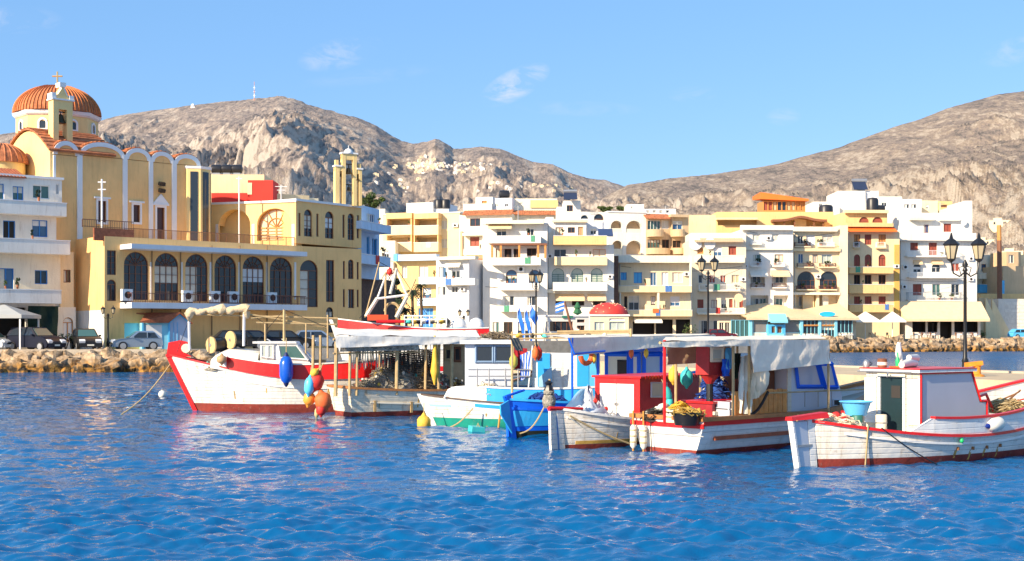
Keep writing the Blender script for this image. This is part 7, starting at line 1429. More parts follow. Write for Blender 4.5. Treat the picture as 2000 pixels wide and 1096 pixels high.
# ---- boat 7: right foreground, white with red rails and a box cabin
b7 = Boat('fishing_boat', 'white boat at right with red rails, teal doorway painted dark as shade and cabin side painted shade-grey', 6.25, 27.7, 36)
b7.shape(8.9, 2.7, (.95, .56, 1.35), 0.0, .8, .10, False, full=2.5); b7.hull(HW, BOOTR, .15, dd=.06); b7.ribbon('gunwale', BRED, .0, .10, .06); b7.stem(HW2, .05, .16, bow=False)
b7.ribbon('rub_rail', HW2, 0, .06, .05, .06, .96, .04, lift=lambda t: -.17)
b7.bulwark(HW2, .27, .97, .34, .46, cap=BRED, name='raised_bulwark'); b7.bulwark(HW, .0, .06, .0, .02, sides=(-1,))
slab_quad('bulwark_end', HW2, b7.root, [b7.pt(.2, b7.sheer(.2), -1), b7.pt(.27, b7.sheer(.27), -1), b7.pt(.27, b7.sheer(.27), -1)+Vector((0, 0, .34)), b7.pt(.268, b7.sheer(.27), -1)+Vector((-.05, 0, .34))], .06)
b = MB(); b.prism([(-.06, -.4), (-.22, .95), (-.62, .95), (-.40, -.1), (-.30, -.4)], -.05, .05); rdr = b.build('rudder', HGREY, b7.root)
b = MB(); b.prism([(-.41, -.1), (-.63, .97), (-.68, .97), (-.46, -.12)], -.07, .07); b.build('rudder_edge', HW2, rdr); box('rudder_strap', METAL, rdr, -.5, -.08, -.07, .07, .42, .47)
b = MB(); b.hexa([(-.72, -.10, .98), (.35, -.16, 1.0), (.35, .16, 1.0), (-.72, .10, .98), (-.72, -.08, 1.05), (.35, -.10, 1.12), (.35, .10, 1.12), (-.72, .08, 1.05)]); b.build('tiller', BRED, b7.root)
def P7(px, py, off=-.8): return Vector(b7.at(px, py, off))
hw = .72; xa = b7.lx(1797, -hw); xt = b7.lx(1897, -hw); xb_ = b7.lx(1914, -hw); xs = b7.lx(1926, -hw); zt = b7.z(1800, 729, -hw); zl = b7.z(1915, 783, -hw); z0 = .45
b = MB(); b.rings([[(xa, y, z0), (xs, y, z0), (xs, y, zl), (xb_, y, zl), (xt, y, zt), (xa, y, zt)] for y in (-hw, hw)]); cb = b.build('cabin', HCREAM, b7.root)
b = MB(); b.prism([(xa+.06, .78), (xs-.05, .78), (xs-.05, zl-.04), (xb_-.04, zl-.04), (xt-.05, zt-.05), (xa+.06, zt-.05)], -hw-.025, -hw-.002); b.build('side_panel', SCREEN, cb)  # the side's shade is painted in as an even grey
for nm, p, q in (('aft', (xa, zt), (xa, .75)), ('top', (xa, zt), (xt, zt)), ('front', (xt, zt), (xb_, zl)), ('step', (xb_, zl), (xs, zl)), ('fore', (xs, zl), (xs, .78)), ('foot', (xs, .78), (xa, .75))):
    b7.tube('red_trim', BRED, [(p[0], -hw-.02, p[1]), (q[0], -hw-.02, q[1])], .028, 4, cb, False)
b = MB(); b.box(xa-.12, xt+.10, -hw-.08, hw+.08, zt+.01, zt+.07); rf = b.build('cabin_roof', HW2, cb); b = MB(); b.box(xa-.13, xt+.11, -hw-.09, hw+.09, zt+.071, zt+.095); b.build('roof_edge', BRED, rf)
# aft face: doorway, its inner shade painted as a near-black teal door
def aft(name, m, y0, y1, za, zb_, d=.02, parent=cb): return box(name, m, parent, xa-.003-d, xa-.003, y0, y1, za, zb_)
dr_ = aft('door', TEALD, -.30, .30, .55, zt-.10, .012); aft('door_window', DARK, -.22, .02, 1.35, 1.62, .02, dr_); aft('door_frame', HW2, -.37, -.30, .5, zt-.06, .05); aft('door_frame', HW2, .30, .37, .5, zt-.06, .05); aft('door_head', HCREAM, -.37, .37, zt-.10, zt-.03, .055)
for (y0, y1) in ((-.74, -.42), (.42, .74)): aft('door_leaf', HW2, y0, y1, .78, zt-.12, .035)
b7.tube('handrail', METAL, [(xa-.3, hw, zt+.02), (xa-.3, -hw, zt+.02)], .015); b7.tube('lamp_bracket', METAL, [(xa-.15, .0, zt), (xa-.2, 0, zt-.1)], .02)
cf = box('fore_hatch', HW2, b7.root, xs+.03, xs+.5, -.45, .45, .8, 1.18); b7.tube('hatch_rail', BRED, [(xb_+.1, -.5, zl+.05), (xb_+.55, -.5, zl+.13), (xs+.6, -.5, .98)], .035)
# roof gear
RT = zt+.10
def wp7(x, y, z): return wpos(b7, (x, y, z))
t = thing('rolled_mat', 'cream rolled ring and mat lying on the cabin roof at right', 'mat', wp7(xa+.75, .1, RT+.06), b7.rz+.3); b = MB(); b.tube([(-.55, 0, .0), (-.1, 0, .04), (.4, .05, .02)], [.07, .10, .09], 9); b.tube([(-.1, 0, .16), (.55, .06, .14)], [.06, .085], 8); b.build('roll', WHF, t, True)
t = thing('navigation_mast', 'short white mast with folded cloth on the cabin roof at right', 'mast', wp7(xa+.62, .25, RT), b7.rz); b = MB(); b.tube([(0, 0, 0), (-.06, 0, .55)], [.05, .03], 7); b.build('mast', HW2, t); b = MB(); b.lathe([(.03, .08), (.07, .18), (.055, .36), (.02, .46)], 8, (-.10, 0, .1)); b.build('cloth', HW2, t, True)
t = thing('glass_jar', 'brown and white striped jar on the cabin roof at right', 'jar', wp7(xa+.15, .4, RT)); b = MB(); b.lathe([(.10, 0), (.11, .18), (.08, .2)], 12); b.build('jar', BROWNW, t, True); b = MB(); b.lathe([(.113, .05), (.113, .12)], 12); b.build('label_band', WHF, t, True)
t = thing('green_bottle', 'narrow green bottle standing on an orange tray on the cabin roof', 'bottle', wp7(xa+.3, .1, RT)); b = MB(); b.lathe([(.045, .03), (.05, .16), (.02, .24), (.018, .34)], 10); b.build('bottle', mat('green_plastic', (.02, .5, .15), .3), t, True); b = MB(); b.box(-.15, .15, -.1, .1, 0, .03); b.build('tray', ORG, t)
t = thing('coffee_pot', 'small grey white pot on the aft edge of the cabin roof', 'pot', wp7(xa+.0, .72, RT)); b = MB(); b.lathe([(.07, 0), (.08, .1), (.05, .15), (.02, .17)], 10); b.build('pot', METAL, t, True); b = MB(); b.tube([(.07, 0, .12), (.13, 0, .08), (.07, 0, .03)], .012, 5); b.build('handle', BLACK, t)
# blue basin and cockpit clutter
c = P7(1681, 808, .35); t = thing('blue_basin', 'light blue plastic basin resting on green cans in the cockpit at right', 'basin', wp7(xa-.86, .30, .98)); b = MB(); b.lathe([(.22, .0), (.31, .27), (.35, .29), (.35, .31), (.32, .30), (.20, .03)], 22); b.build('basin', mat('basin_blue', (.12, .48, .82), .35, .04), t, True); b = MB(); b.tube([(.35*math.cos(k*.29), .35*math.sin(k*.29), .30) for k in range(23)], .014, 5); b.build('rim', MATS['basin_blue'], t, True)
for i, (dx, dy, m_, lb) in enumerate(((-1.0, .15, MATS['dark_green_paint'], 'left dark green can under the blue basin'), (-.72, .42, MATS['dark_green_paint'], 'right dark green can under the blue basin'), (-.45, -.05, CLOTH, 'cream can beside the cabin door under the basin'))):
    t = thing('can', lb, 'can', wp7(xa+dx, dy, .68)); b = MB(); b.lathe([(.12, 0), (.125, .30), (.11, .32)], 12); b.build('can_body', m_, t, True); b = MB(); b.lathe([(.128, .13), (.128, .16)], 12); b.build('hoop', METAL, t)
fender('red float in the cockpit left of the blue basin', b7, (xa-1.75, .1, 1.0), .10, .2, REDF, tilt=(0, 1.3, 0), rope=0); fender('second red float in the cockpit, lower one', b7, (xa-1.65, -.05, .93), .08, .18, REDF, tilt=(0, 1.5, 1), rope=0); net_pile('small net and rope heap on the stern deck at right', b7, (.9, .1, .80), (.45, .35, .18), 70, CLOTH, 40)
q = P7(1948, 832, -1.45); fender('cream cylinder fender with a navy end at the right bulwark', b7, (q.x, -1.40, .78), .15, .60, WHF, mat('navy_end', (.01, .03, .22), .4), tilt=(0, 1.45, 0), rope=0)
q = P7(1955, 805, -1.0); net_pile('coil of tan net with an anchor on the foredeck at right', b7, (xs+1.1, -.55, .92), (.55, .45, .25), 71, ROPE, 80)
t = thing('anchor', 'small rusty anchor lying on the coil of net on the foredeck', 'anchor', wp7(xs+1.0, -.6, 1.15), b7.rz); b = MB(); b.tube([(-.4, 0, -.15), (.35, 0, .22)], .022, 6); b.tube([(.2, -.2, .3), (.38, -.05, .26), (.38, .05, .2), (.2, .2, .1)], .02, 6); b.build('anchor', mat('rusty_iron', (.25, .11, .04), .8, .3, 10), t, True)
for i, px in enumerate((1800, 1815, 1838, 1862)):
    t_ = .36+.055*i; p = b7.pt(t_, b7.sheer(t_)-.28, -1, .02); box('hull_fitting', MATS['rusty_iron'], b7.root, p.x-.02, p.x+.02, p.y-.03, p.y+.02, p.z-.04, p.z+.03); b7.stripe('rust_stain', MATS['rust_yellow'], lambda t, z=p.z: z-.13-.05*(i % 2), .16, t_-.003, t_+.002, .004, (-1,), 2); b7.stripe('rust_stain', MATS['rusty_fitting'], lambda t, z=p.z: z-.10, .12, t_-.006, t_-.003, .005, (-1,), 2)
fender('small green float tied to the side of the right boat', b7, tuple(b7.pt(.36, .47, -1, .06)), .045, .1, MATS['green_plastic'], rope=0)
rope('dark rope from the stern of the right boat into the water', [wpos(b7, tuple(b7.pt(.13, .8, -1, .05))), wpos(b7, tuple(b7.pt(.27, .0, -1, .35)))], .014, BLACK, sag=.05); rope('yellow rope down the stern quarter of the right boat', [wpos(b7, tuple(b7.pt(.10, .85, -1, .06))), wpos(b7, tuple(b7.pt(.11, -.05, -1, .12)))], .02, ROPE, sag=0)
for bt_, ts_, zz0 in ((b1, (.2, .38, .47, .66, .8), .75), (b2, (.12, .3, .5), .45), (b5, (.2, .35, .5), .36), (b3, (.35, .55, .75), .42)):
    for k_, tt in enumerate(ts_):
        hh = .16+.12*((k_*7) % 3); bt_.stripe('rust_stain', MATS['rust_yellow'] if k_ % 2 else MATS['rusty_fitting'], lambda t: zz0-hh/2+.1*(k_ % 2), hh, tt, tt+.004+.002*(k_ % 3), .004, (-1,), 2)
for (y_, zz, hh) in ((-.6, .5, .3), (.1, .42, .2), (.5, .6, .42)): box('rust_stain', MATS['rust_yellow'], b6.root, -.005, .02, y_-.012, y_+.012, zz-hh, zz)
# timber booms and clutter over the blue boat and its neighbour
for (p, q, r) in (((945, 655), (1232, 649), .03), ((960, 662), (1110, 660), .025), ((1088, 648), (1232, 646), .04), ((1000, 668), (1000, 648), .03), ((1232, 664), (1232, 642), .04)): b3.tube('boom', WOODP, [P3(*p, .2), P3(*q, .2)], r)
for k_, (px, m_, nm) in enumerate(((985, NETB, 'brown'), (1014, YELF, 'yellow'), (1040, NETD, 'black'), (1062, CYAN, 'turquoise'), (1085, NETM, 'grey'), (1120, NETD, 'second black'), (1150, NETB, 'second brown'), (1180, WHF, 'white'))):
    fender(nm+' float lying on the timber boom over the blue boats', b3, P3(px, 655, .25), .07, .26, m_, tilt=(0, 1.3, k_*.7), rope=0)
net_pile('heap of brown net on the timber booms over the grey cabin', b3, tuple(P3(970, 661, .2)), (.35, .2, .12), 88, NETB, 40)
b7.tube('pulpit_rail', HW2, [b7.pt(.75, 1.3, -1)+Vector((0, 0, .0)), b7.pt(.9, 1.9, -1), b7.pt(1.0, 2.0, 1)], .03)
# ------------------------------------------------------------------ street lamps
def lantern(parent, x, z, s=1.0, nm='lantern'):
    fr = MB(); c = (x, 0, z)
    for k in range(6):
        a = k*math.pi/3; fr.tube([(x+.13*s*math.cos(a), .13*s*math.sin(a), z), (x+.24*s*math.cos(a), .24*s*math.sin(a), z+.5*s)], .014*s, 4)
    fr.lathe([(.02, -.12*s), (.06*s, -.08*s), (.14*s, -.02*s), (.14*s, .02*s)], 6, c); fr.lathe([(.29*s, .50*s), (.28*s, .54*s), (.16*s, .66*s), (.07*s, .72*s), (.05*s, .80*s), (.02, .92*s)], 6, c); fr.lathe([(.245*s, .47*s), (.30*s, .51*s)], 6, c)
    f = fr.build(nm, BLACK, parent); b = MB(); b.lathe([(.125*s, .02*s), (.225*s, .48*s)], 6, c); b.build('glass', mat('lantern_glass', (.48, .40, .26), .15, .1), f)
def street_lamp(px, D, ptop, z0, arm_px, label, rz=0.0, s=1.0, group='twin lantern street lamps on the pier'):
    t = thing('street_lamp', label, 'street lamp', (X(px, D), D, z0), rz, group); h = Z(ptop, D)-z0; a = arm_px/FOC*D; hl = h-.92*s
    b = MB(); b.lathe([(.20, 0), (.20, .12), (.13, .2), (.115, .5), (.14, .55), (.085, .7), (.07, 1.4), (.06, hl-.45*s), (.11, hl-.4*s), (.06, hl-.3*s), (.12, hl-.2*s), (.03, hl-.02*s)], 12); b.build('pole', BLACK, t, True, 60)
    for sg in (-1, 1):
        b = MB(); b.tube([(0, 0, hl-.45*s), (sg*a*.4, 0, hl-.62*s), (sg*a*.85, 0, hl-.5*s), (sg*a, 0, hl-.1*s)], .03*s, 6); b.tube([(sg*a*.3, 0, hl-.55*s), (sg*a*.45, 0, hl-.3*s), (sg*a*.15, 0, hl-.25*s)], .018*s, 5); b.build('arm', BLACK, t, True)
        lantern(t, sg*a, hl, s*1.05)
    return t
street_lamp(1885, 52, 457, 1.1, 27, 'nearest twin lantern lamp, standing right of the white corner house', s=1.08)
street_lamp(1383, 84, 499, 1.15, 12.5, 'twin lantern lamp before the peach apartment house', s=1.0)
street_lamp(1047, 103, 527, 1.15, 7.5, 'twin lantern lamp before the white loggia house and the flags', s=1.0)
street_lamp(211, 98.2, 597, 1.42, 10, 'slender lamp with upturned lanterns before the corner of the yellow hall', s=.62, group=None)
street_lamp(906, 112, 603, 1.3, 8, 'small twin lamp on the quay left of the loggia house', s=.6, group=None)
street_lamp(1822, 196, 617, 1.7, 9, 'small twin lamp in front of the cafe awning', s=1.0, group=None)
# orange bollard on the pier
t = thing('bollard', 'orange mooring bollard on the pier at the foot of the nearest lamp', 'bollard', (X(1908, 50.5), 50.5, 1.1)); b = MB(); b.lathe([(.28, 0), (.28, .05), (.15, .1), (.14, .38), (.18, .42)], 14); b.rbox((-.12, 0, .48), (.62, .3, .16), (0, -.12, 0)); b.build('bollard_body', mat('orange_paint', (.80, .28, .02), .6, .25, 6, bump=.4, wear=.4), t, True, 40)
for i, px in enumerate((1880, 1700)): pass
# ------------------------------------------------------------------ parked cars
def car(label, x, y, z, rz, body, L=4.1, W=1.75, H=1.5, suv=False, group=None, name='parked_car'):
    t = thing(name, label, 'car', (x, y, z), rz, group); h = H; b = MB()
    gh = .30 if suv else .26
    low = [(-L/2, .42), (-L/2+.02, .75), (-L/2+.12, .92*h/1.5), (-L/2+.5, .98*h/1.5), (L/2-1.15, .96*h/1.5), (L/2-.35, .84*h/1.5), (L/2-.03, .68), (L/2, .42), (L/2-.1, .25), (-L/2+.1, .25)]
    b.rings([[(px, w_, pz) for px, pz in [(q[0]*(1 if abs(w_) > W/2-.09 else 1.0)*f, q[1]) for q in low]] for w_, f in ((-W/2+.06, .985), (-W/2, .97), (W/2, .97), (W/2-.06, .985))], caps=True)
    o = b.build('body', body, t, True, 35)
    r0, r1 = (-L/2+.08, L/2-1.45); zt = h; zb = .95*h/1.5
    top = [(r0+.02, zb), (r0+.30 if suv else r0+.55, zt-.06), (r0+.7, zt), (r1-.55, zt-.01), (r1-.35, zt-.06), (r1+.25, zb)]
    b = MB(); b.rings([[(q[0], -(W/2-.05)+(q[1]-zb)*.32, q[1]) for q in top], [(q[0], (W/2-.05)-(q[1]-zb)*.32, q[1]) for q in top]]); b.build('cabin', body, t, True, 35)
    g = [(r0+.28, zb+.02), (r0+.55, zt-.13), (r1-.5, zt-.11), (r1+.02, zb+.02)]
    for sd_ in (-1, 1):
        b = MB(); b.rings([[(q[0], sd_*((W/2-.05)-(q[1]-zb)*.32+e), q[1]) for q in g] for e in (.008, -.01)]); b.build('side_window', GLASS, t)
        b = MB(); b.box((r0+r1)/2-.03, (r0+r1)/2+.03, *sorted((sd_*(W/2-.03), sd_*(W/2-.2))), zb, zt-.12); b.build('door_pillar', body, t)
        box('mirror', body, t, r1-.1, r1+.05, *sorted((sd_*(W/2+.0), sd_*(W/2+.16))), zb, zb+.13)
    b = MB(); y_ = W/2-.17; b.rings([[(r1+.24, -y_, zb+.03), (r1+.24, y_, zb+.03), (r1-.32, y_-.12, zt-.09), (r1-.32, -y_+.12, zt-.09)], [(r1+.27, -y_, zb+.03), (r1+.27, y_, zb+.03), (r1-.29, y_-.12, zt-.09), (r1-.29, -y_+.12, zt-.09)]]); b.build('windscreen', GLASSG, t)
    for x_ in (-L/2+.75, L/2-.78):
        for sd_ in (-1, 1):
            b = MB(); b.rings([[(x_+r*math.cos(k*math.pi/8), sd_*yy, .33+r*math.sin(k*math.pi/8)) for k in range(16)] for yy, r in ((W/2-.18, .33), (W/2+.015, .33), (W/2+.02, .24))]); w_ = b.build('wheel', BLACK, t, True, 40)
            b = MB(); b.rings([[(x_+r*math.cos(k*math.pi/8), sd_*yy, .33+r*math.sin(k*math.pi/8)) for k in range(16)] for yy, r in ((W/2-.02, .22), (W/2+.03, .22), (W/2+.04, .05))]); b.build('rim', METAL, w_, True, 40)
    for sd_ in (-1, 1): b = MB(); b.rbox((L/2-.12, sd_*(W/2-.28), .70), (.28, .40, .17), (0, .5, 0)); b.build('headlight', mat('headlight', (.8, .82, .85), .15, 0), t)
    box('grille', BLACK, t, L/2-.10, L/2-.02, -.4, .4, .48, .62); box('number_plate', WHF, t, L/2-.02, L/2+.012, -.24, .24, .36, .47); box('bumper', body, t, L/2-.12, L/2+.01, -W/2+.12, W/2-.12, .26, .47); box('rear_bumper', body, t, -L/2-.0, -L/2+.1, -W/2+.12, W/2-.12, .3, .5)
    return t
PNAVY = mat('navy_car_paint', (.006, .008, .022), .4, 0, spec=.3); PDK = mat('dark_grey_car_paint', (.02, .02, .022), .4, 0, spec=.3); PSIL = mat('silver_car_paint', (.35, .42, .50), .2, 0, metal=.6)
GP = 'cars parked on the left quay'
car('dark navy estate car parked in front of the green netting', X(70, 96.2), 96.2, 1.42, math.radians(-28), PNAVY, 4.3, 1.8, 1.72, True, GP)
car('dark grey off-road car facing the water left of the slender lamp', X(168, 97.6), 97.6, 1.42, math.radians(-62), PDK, 3.6, 1.7, 1.62, True, GP)
car('silver blue small hatchback parked by the blue and white kiosk', X(266, 98.9), 98.9, 1.42, math.radians(205), PSIL, 3.7, 1.65, 1.45, False, GP)
car('pale car cut off by the left edge of the picture', X(-22, 96.8), 96.8, 1.42, math.radians(-20), mat('pale_car_paint', (.5, .52, .55), .2, 0), 4.1, 1.7, 1.5, False, GP)
for i, (px, c) in enumerate(((500, PNAVY), (560, PDK), (620, PSIL), (470, PDK))):
    D = edge(px)+3.2; car(['navy car behind the rigging of the red and white boat', 'dark grey car behind the wheelhouse of the red and white boat', 'silver car near the end arch of the yellow hall', 'dark grey car right of the kiosk behind the furled awning'][i], X(px, D), D, 1.42, math.radians(20), c, 4.2, 1.75, 1.5, False, GP)
car('dark red car parked before the peach apartment house', X(1408, 178), 178, 1.75, math.radians(5), mat('wine_car_paint', (.12, .01, .02), .25, 0), 4.1, 1.7, 1.4, False)
car('small blue car at the right edge below the stone wall', X(1996, 201), 201, 1.78, math.radians(10), SKYB, 3.9, 1.7, 1.45, False)
# ------------------------------------------------------------------ quay rocks
RM = bpy.data.materials.new('quay_rock'); RM.use_nodes = True; t = RM.node_tree; p = t.nodes['Principled BSDF']; p.inputs['Roughness'].default_value = .9
ge = N(t, 'ShaderNodeNewGeometry'); sp = N(t, 'ShaderNodeSeparateXYZ'); t.links.new(ge.outputs['Position'], sp.inputs[0]); n = N(t, 'ShaderNodeTexNoise', inp={'Scale': 1.6, 'Detail': 7.0, 'Roughness': .65}); t.links.new(ge.outputs['Position'], n.inputs['Vector'])
r = N(t, 'ShaderNodeValToRGB'); t.links.new(n.outputs[0], r.inputs[0]); e = r.color_ramp.elements; e[0].position = .36; e[0].color = (.16, .10, .05, 1); e[1].position = .66; e[1].color = (.55, .41, .27, 1)
zz = ma('ADD', sp.outputs[2], ma('MULTIPLY', n.outputs[0], .9, t), t); mr = N(t, 'ShaderNodeMapRange', inp={1: .75, 2: 1.45, 3: 1.0, 4: 0.0}); t.links.new(zz, mr.inputs[0])
mi = N(t, 'ShaderNodeMix', data_type='RGBA'); n2 = N(t, 'ShaderNodeTexNoise', inp={'Scale': 2.2, 'Detail': 4.0}); t.links.new(ge.outputs['Position'], n2.inputs['Vector']); r2 = N(t, 'ShaderNodeValToRGB'); t.links.new(n2.outputs[0], r2.inputs[0]); e = r2.color_ramp.elements; e[0].position = .42; e[0].color = (.03, .02, .01, 1); e[1].position = .6; e[1].color = (.42, .20, .035, 1)
t.links.new(mr.outputs[0], mi.inputs[0]); t.links.new(r.outputs[0], mi.inputs[6]); t.links.new(r2.outputs[0], mi.inputs[7]); t.links.new(mi.outputs[2], p.inputs['Base Color'])
bp = N(t, 'ShaderNodeBump', inp={'Strength': .8, 'Distance': .12}); n4 = N(t, 'ShaderNodeTexNoise', inp={'Scale': 5.0, 'Detail': 6.0}); t.links.new(ge.outputs['Position'], n4.inputs['Vector']); t.links.new(n4.outputs[0], bp.inputs['Height']); t.links.new(bp.outputs[0], p.inputs['Normal'])
RK = []
for k in range(9):
    rd = random.Random(100+k); b = MB(); n_, m_ = 12, 8; R = []; off = rd.uniform(0, 50)
    for j in range(m_+1):
        th = max(.03, min(math.pi-.03, math.pi*j/m_)); row = []
        for i in range(n_):
            a = 2*math.pi*i/n_; d = Vector((math.sin(th)*math.cos(a), math.sin(th)*math.sin(a), -math.cos(th)))
            f = .72+.55*float(vnoise(np.array(d.x*1.5+off), np.array(d.y*1.5+d.z*2.1+off)))+.2*float(vnoise(np.array(d.x*4+off), np.array(d.z*4+d.y*3)))
            d2 = Vector((max(-.72, min(.72, d.x)), max(-.7, min(.7, d.y)), max(-.62, min(.62, d.z)))); row.append(d2*f*1.2)
        R.append(row)
    b.rings(R); me = b; o = me.build('quay_rock', RM, None, True, 28); RK.append(o.data); bpy.data.objects.remove(o)
rd = random.Random(77)
def rock(px, D, z, s, label, group, zz=None):
    o = bpy.data.objects.new('quay_rock', RK[rd.randrange(9)]); COL.objects.link(o); o.location = (X(px, D), D, z); o.rotation_euler = (rd.uniform(-.4, .4), rd.uniform(-.4, .4), rd.uniform(0, 6.28)); o.scale = (s*rd.uniform(.9, 1.4), s*rd.uniform(.8, 1.1), s*rd.uniform(.65, .95)); tag(o, label, 'rock', group)
GL, GR = 'boulders along the left quay', 'boulders along the right quay'
for row, (dz, dd, st) in enumerate(((.0, -2.2, 26), (.35, -1.5, 23), (.75, -.8, 27), (.92, -.1, 30))):
    px = -140+row*9
    while px < (470 if row < 3 else 420):
        e = edge(px); s_ = rd.uniform(.5, .85)*(1.15 if row < 2 else .85); rock(px, e+dd*rd.uniform(.7, 1.15), dz+rd.uniform(-.12, .12), s_, ['tan boulder at the waterline of the left quay', 'tan boulder in the lower course of the left quay', 'pale boulder in the upper course of the left quay', 'pale flat boulder on top of the left quay edge'][row], GL); px += st*rd.uniform(.75, 1.3)
for row, (dz, dd, st) in enumerate(((.1, -2.4, 14), (.7, -1.6, 13), (1.3, -.7, 13))):
    px = 1590+row*5
    while px < 2110:
        e = edge(px); rock(px, e+dd, dz+rd.uniform(-.15, .15), rd.uniform(.55, .95), ['brown boulder at the waterline of the right quay', 'ochre boulder in the middle course of the right quay', 'ochre boulder in the top course of the right quay'][row], GR); px += st*rd.uniform(.7, 1.3)
# ------------------------------------------------------------------ shrubs and people on the far quay
def shrub(name, label, px, D, w_, h_, m, seed, group=None, z=None):
    rd2 = random.Random(seed); t = loose(name, label, 'shrub', px, D, z, group=group); b = MB(); leafcloud(b, (0, 0, h_*.55), (w_, w_, h_*.5), 260, .12, rd2, 6); b.build('foliage', m, t); b = MB()
    for k in range(3): b.tube([(0, 0, 0), (w_*.3*math.cos(k*2.1), w_*.3*math.sin(k*2.1), h_*.6)], .04, 4)
    b.build('stem', BARK, t)
shrub('oleander', 'dark green shrub in front of the arched niche by the white base', 128, 97.5, 1.0, 1.5, LEAFD, 1); shrub('oleander', 'yellow green shrub by the column of the dark cafe', 1343, 178, .9, 2.3, LEAF, 2)
shrub('oleander', 'green shrub at the foot of the yellow stairs', 1918, 199.5, .8, 1.2, LEAF, 3)
def person(label, px, D, z, h, top, legs, rz, walk=.2):
    t = thing('person', label, 'person', (X(px, D), D, z), rz); s = h/1.75
    def skin(name, V, E, R, m):
        me = bpy.data.meshes.new(name); me.from_pydata([tuple(c*s for c in v) for v in V], E, []); o = bpy.data.objects.new(name, me); COL.objects.link(o); o.parent = t
        o.modifiers.new('s', 'SKIN'); sv = me.skin_vertices[0].data
        for i, r_ in enumerate(R): sv[i].radius = (r_*s, r_*s)
        sv[0].use_root = True; q = o.modifiers.new('u', 'SUBSURF'); q.levels = 1; q.render_levels = 1; me.materials.append(m); return o
    V = [(0, 0, .95), (0, 0, 1.15), (0, 0, 1.38), (0, 0, 1.50), (0, .02, 1.62), (0, .02, 1.70), (-.19, 0, 1.40), (-.24, .02, 1.15), (-.22, .1, .92), (.19, 0, 1.40), (.24, -.02, 1.15), (.23, .08, .92), (-.09, 0, .88), (-.10, walk*.5, .48), (-.10, walk, .07), (-.10, walk+.14, .04), (.09, 0, .88), (.10, -walk*.4, .48), (.10, -walk, .07), (.10, -walk+.14, .04)]
    E = [(0, 1), (1, 2), (2, 3), (3, 4), (4, 5), (2, 6), (6, 7), (7, 8), (2, 9), (9, 10), (10, 11), (0, 12), (12, 13), (13, 14), (14, 15), (0, 16), (16, 17), (17, 18), (18, 19)]
    skin('body', V, E, [.13, .12, .14, .06, .10, .09, .06, .045, .035, .06, .045, .035, .08, .06, .045, .04, .08, .06, .045, .04], mat('skin', (.50, .28, .18), .6, .05))
    skin('shirt', [V[0], V[1], V[2], V[6], tuple((a+b_)/2 for a, b_ in zip(V[6], V[7])), V[9], tuple((a+b_)/2 for a, b_ in zip(V[9], V[10])), (0, 0, 1.44)], [(0, 1), (1, 2), (2, 3), (3, 4), (2, 5), (5, 6), (2, 7)], [.15, .145, .165, .08, .07, .08, .07, .09], top)
    skin('trousers', [(0, 0, .96), V[12], V[13], V[14], V[16], V[17], V[18]], [(0, 1), (1, 2), (2, 3), (0, 4), (4, 5), (5, 6)], [.15, .105, .08, .06, .105, .08, .06], legs)
    b = MB(); b.ball((0, .0, 1.68*s), .105*s, 8, 6, (1, 1.1, .9)); b.build('hair', BLACK, t, True)
person('person in a bright green shirt walking before the parasols', 1697, 195, 1.78, 1.75, mat('bright_green_cloth', (.15, .7, .08), .8), NETD, 1.2, .25)
person('person in dark clothes walking beside the green shirted person', 1684, 195.5, 1.78, 1.72, NETD, DARK, 1.3, .2)
person('person in a white shirt standing before the white restaurant', 1128, 160.5, 1.7, 1.72, WHF, NETD, 0, .05)
t = thing('parked_motorbike', 'dark parked motorbike right of the turquoise porch', 'motorbike', (X(1536, 186), 186, 1.78), .3); 
for x_ in (-.6, .6): b = MB(); b.rings([[(x_+r*math.cos(k*math.pi/7), yy, .3+r*math.sin(k*math.pi/7)) for k in range(14)] for yy, r in ((-.06, .3), (.06, .3), (.06, .2), (-.06, .2))], caps=False); b.build('wheel', BLACK, t, True)
b = MB(); b.rbox((-.1, 0, .7), (.9, .28, .28), (0, .1, 0)); b.rbox((.0, 0, .42), (.5, .25, .3)); b.build('body', PDK, t); b = MB(); b.tube([(.6, 0, .3), (.42, 0, 1.0)], .04, 6); b.tube([(.42, -.3, 1.02), (.42, .3, 1.02)], .025, 5); b.build('handlebar', METAL, t)
# greek style flag and mast by the restaurant
t = thing('flag', 'blue and white flag on a leaning mast before the white restaurant', 'flag', (X(1105, 125), 125, 1.4)); b = MB(); b.tube([(1.0, 0, 0), (-.1, 0, Z(590, 125)-1.4)], [.16, .09], 7); b.build('mast', BROWNW, t)
z1 = Z(588, 125)-1.4
for i in range(5): cloth('flag_stripe', FB if i % 2 == 0 else TRIM, t, (-.15, 0, z1-i*.18), (-.95, .1, z1-.25-i*.18), (-.95, .1, z1-.43-i*.18), (-.15, 0, z1-.18-i*.18), 0, .06, 8, 2, 1)

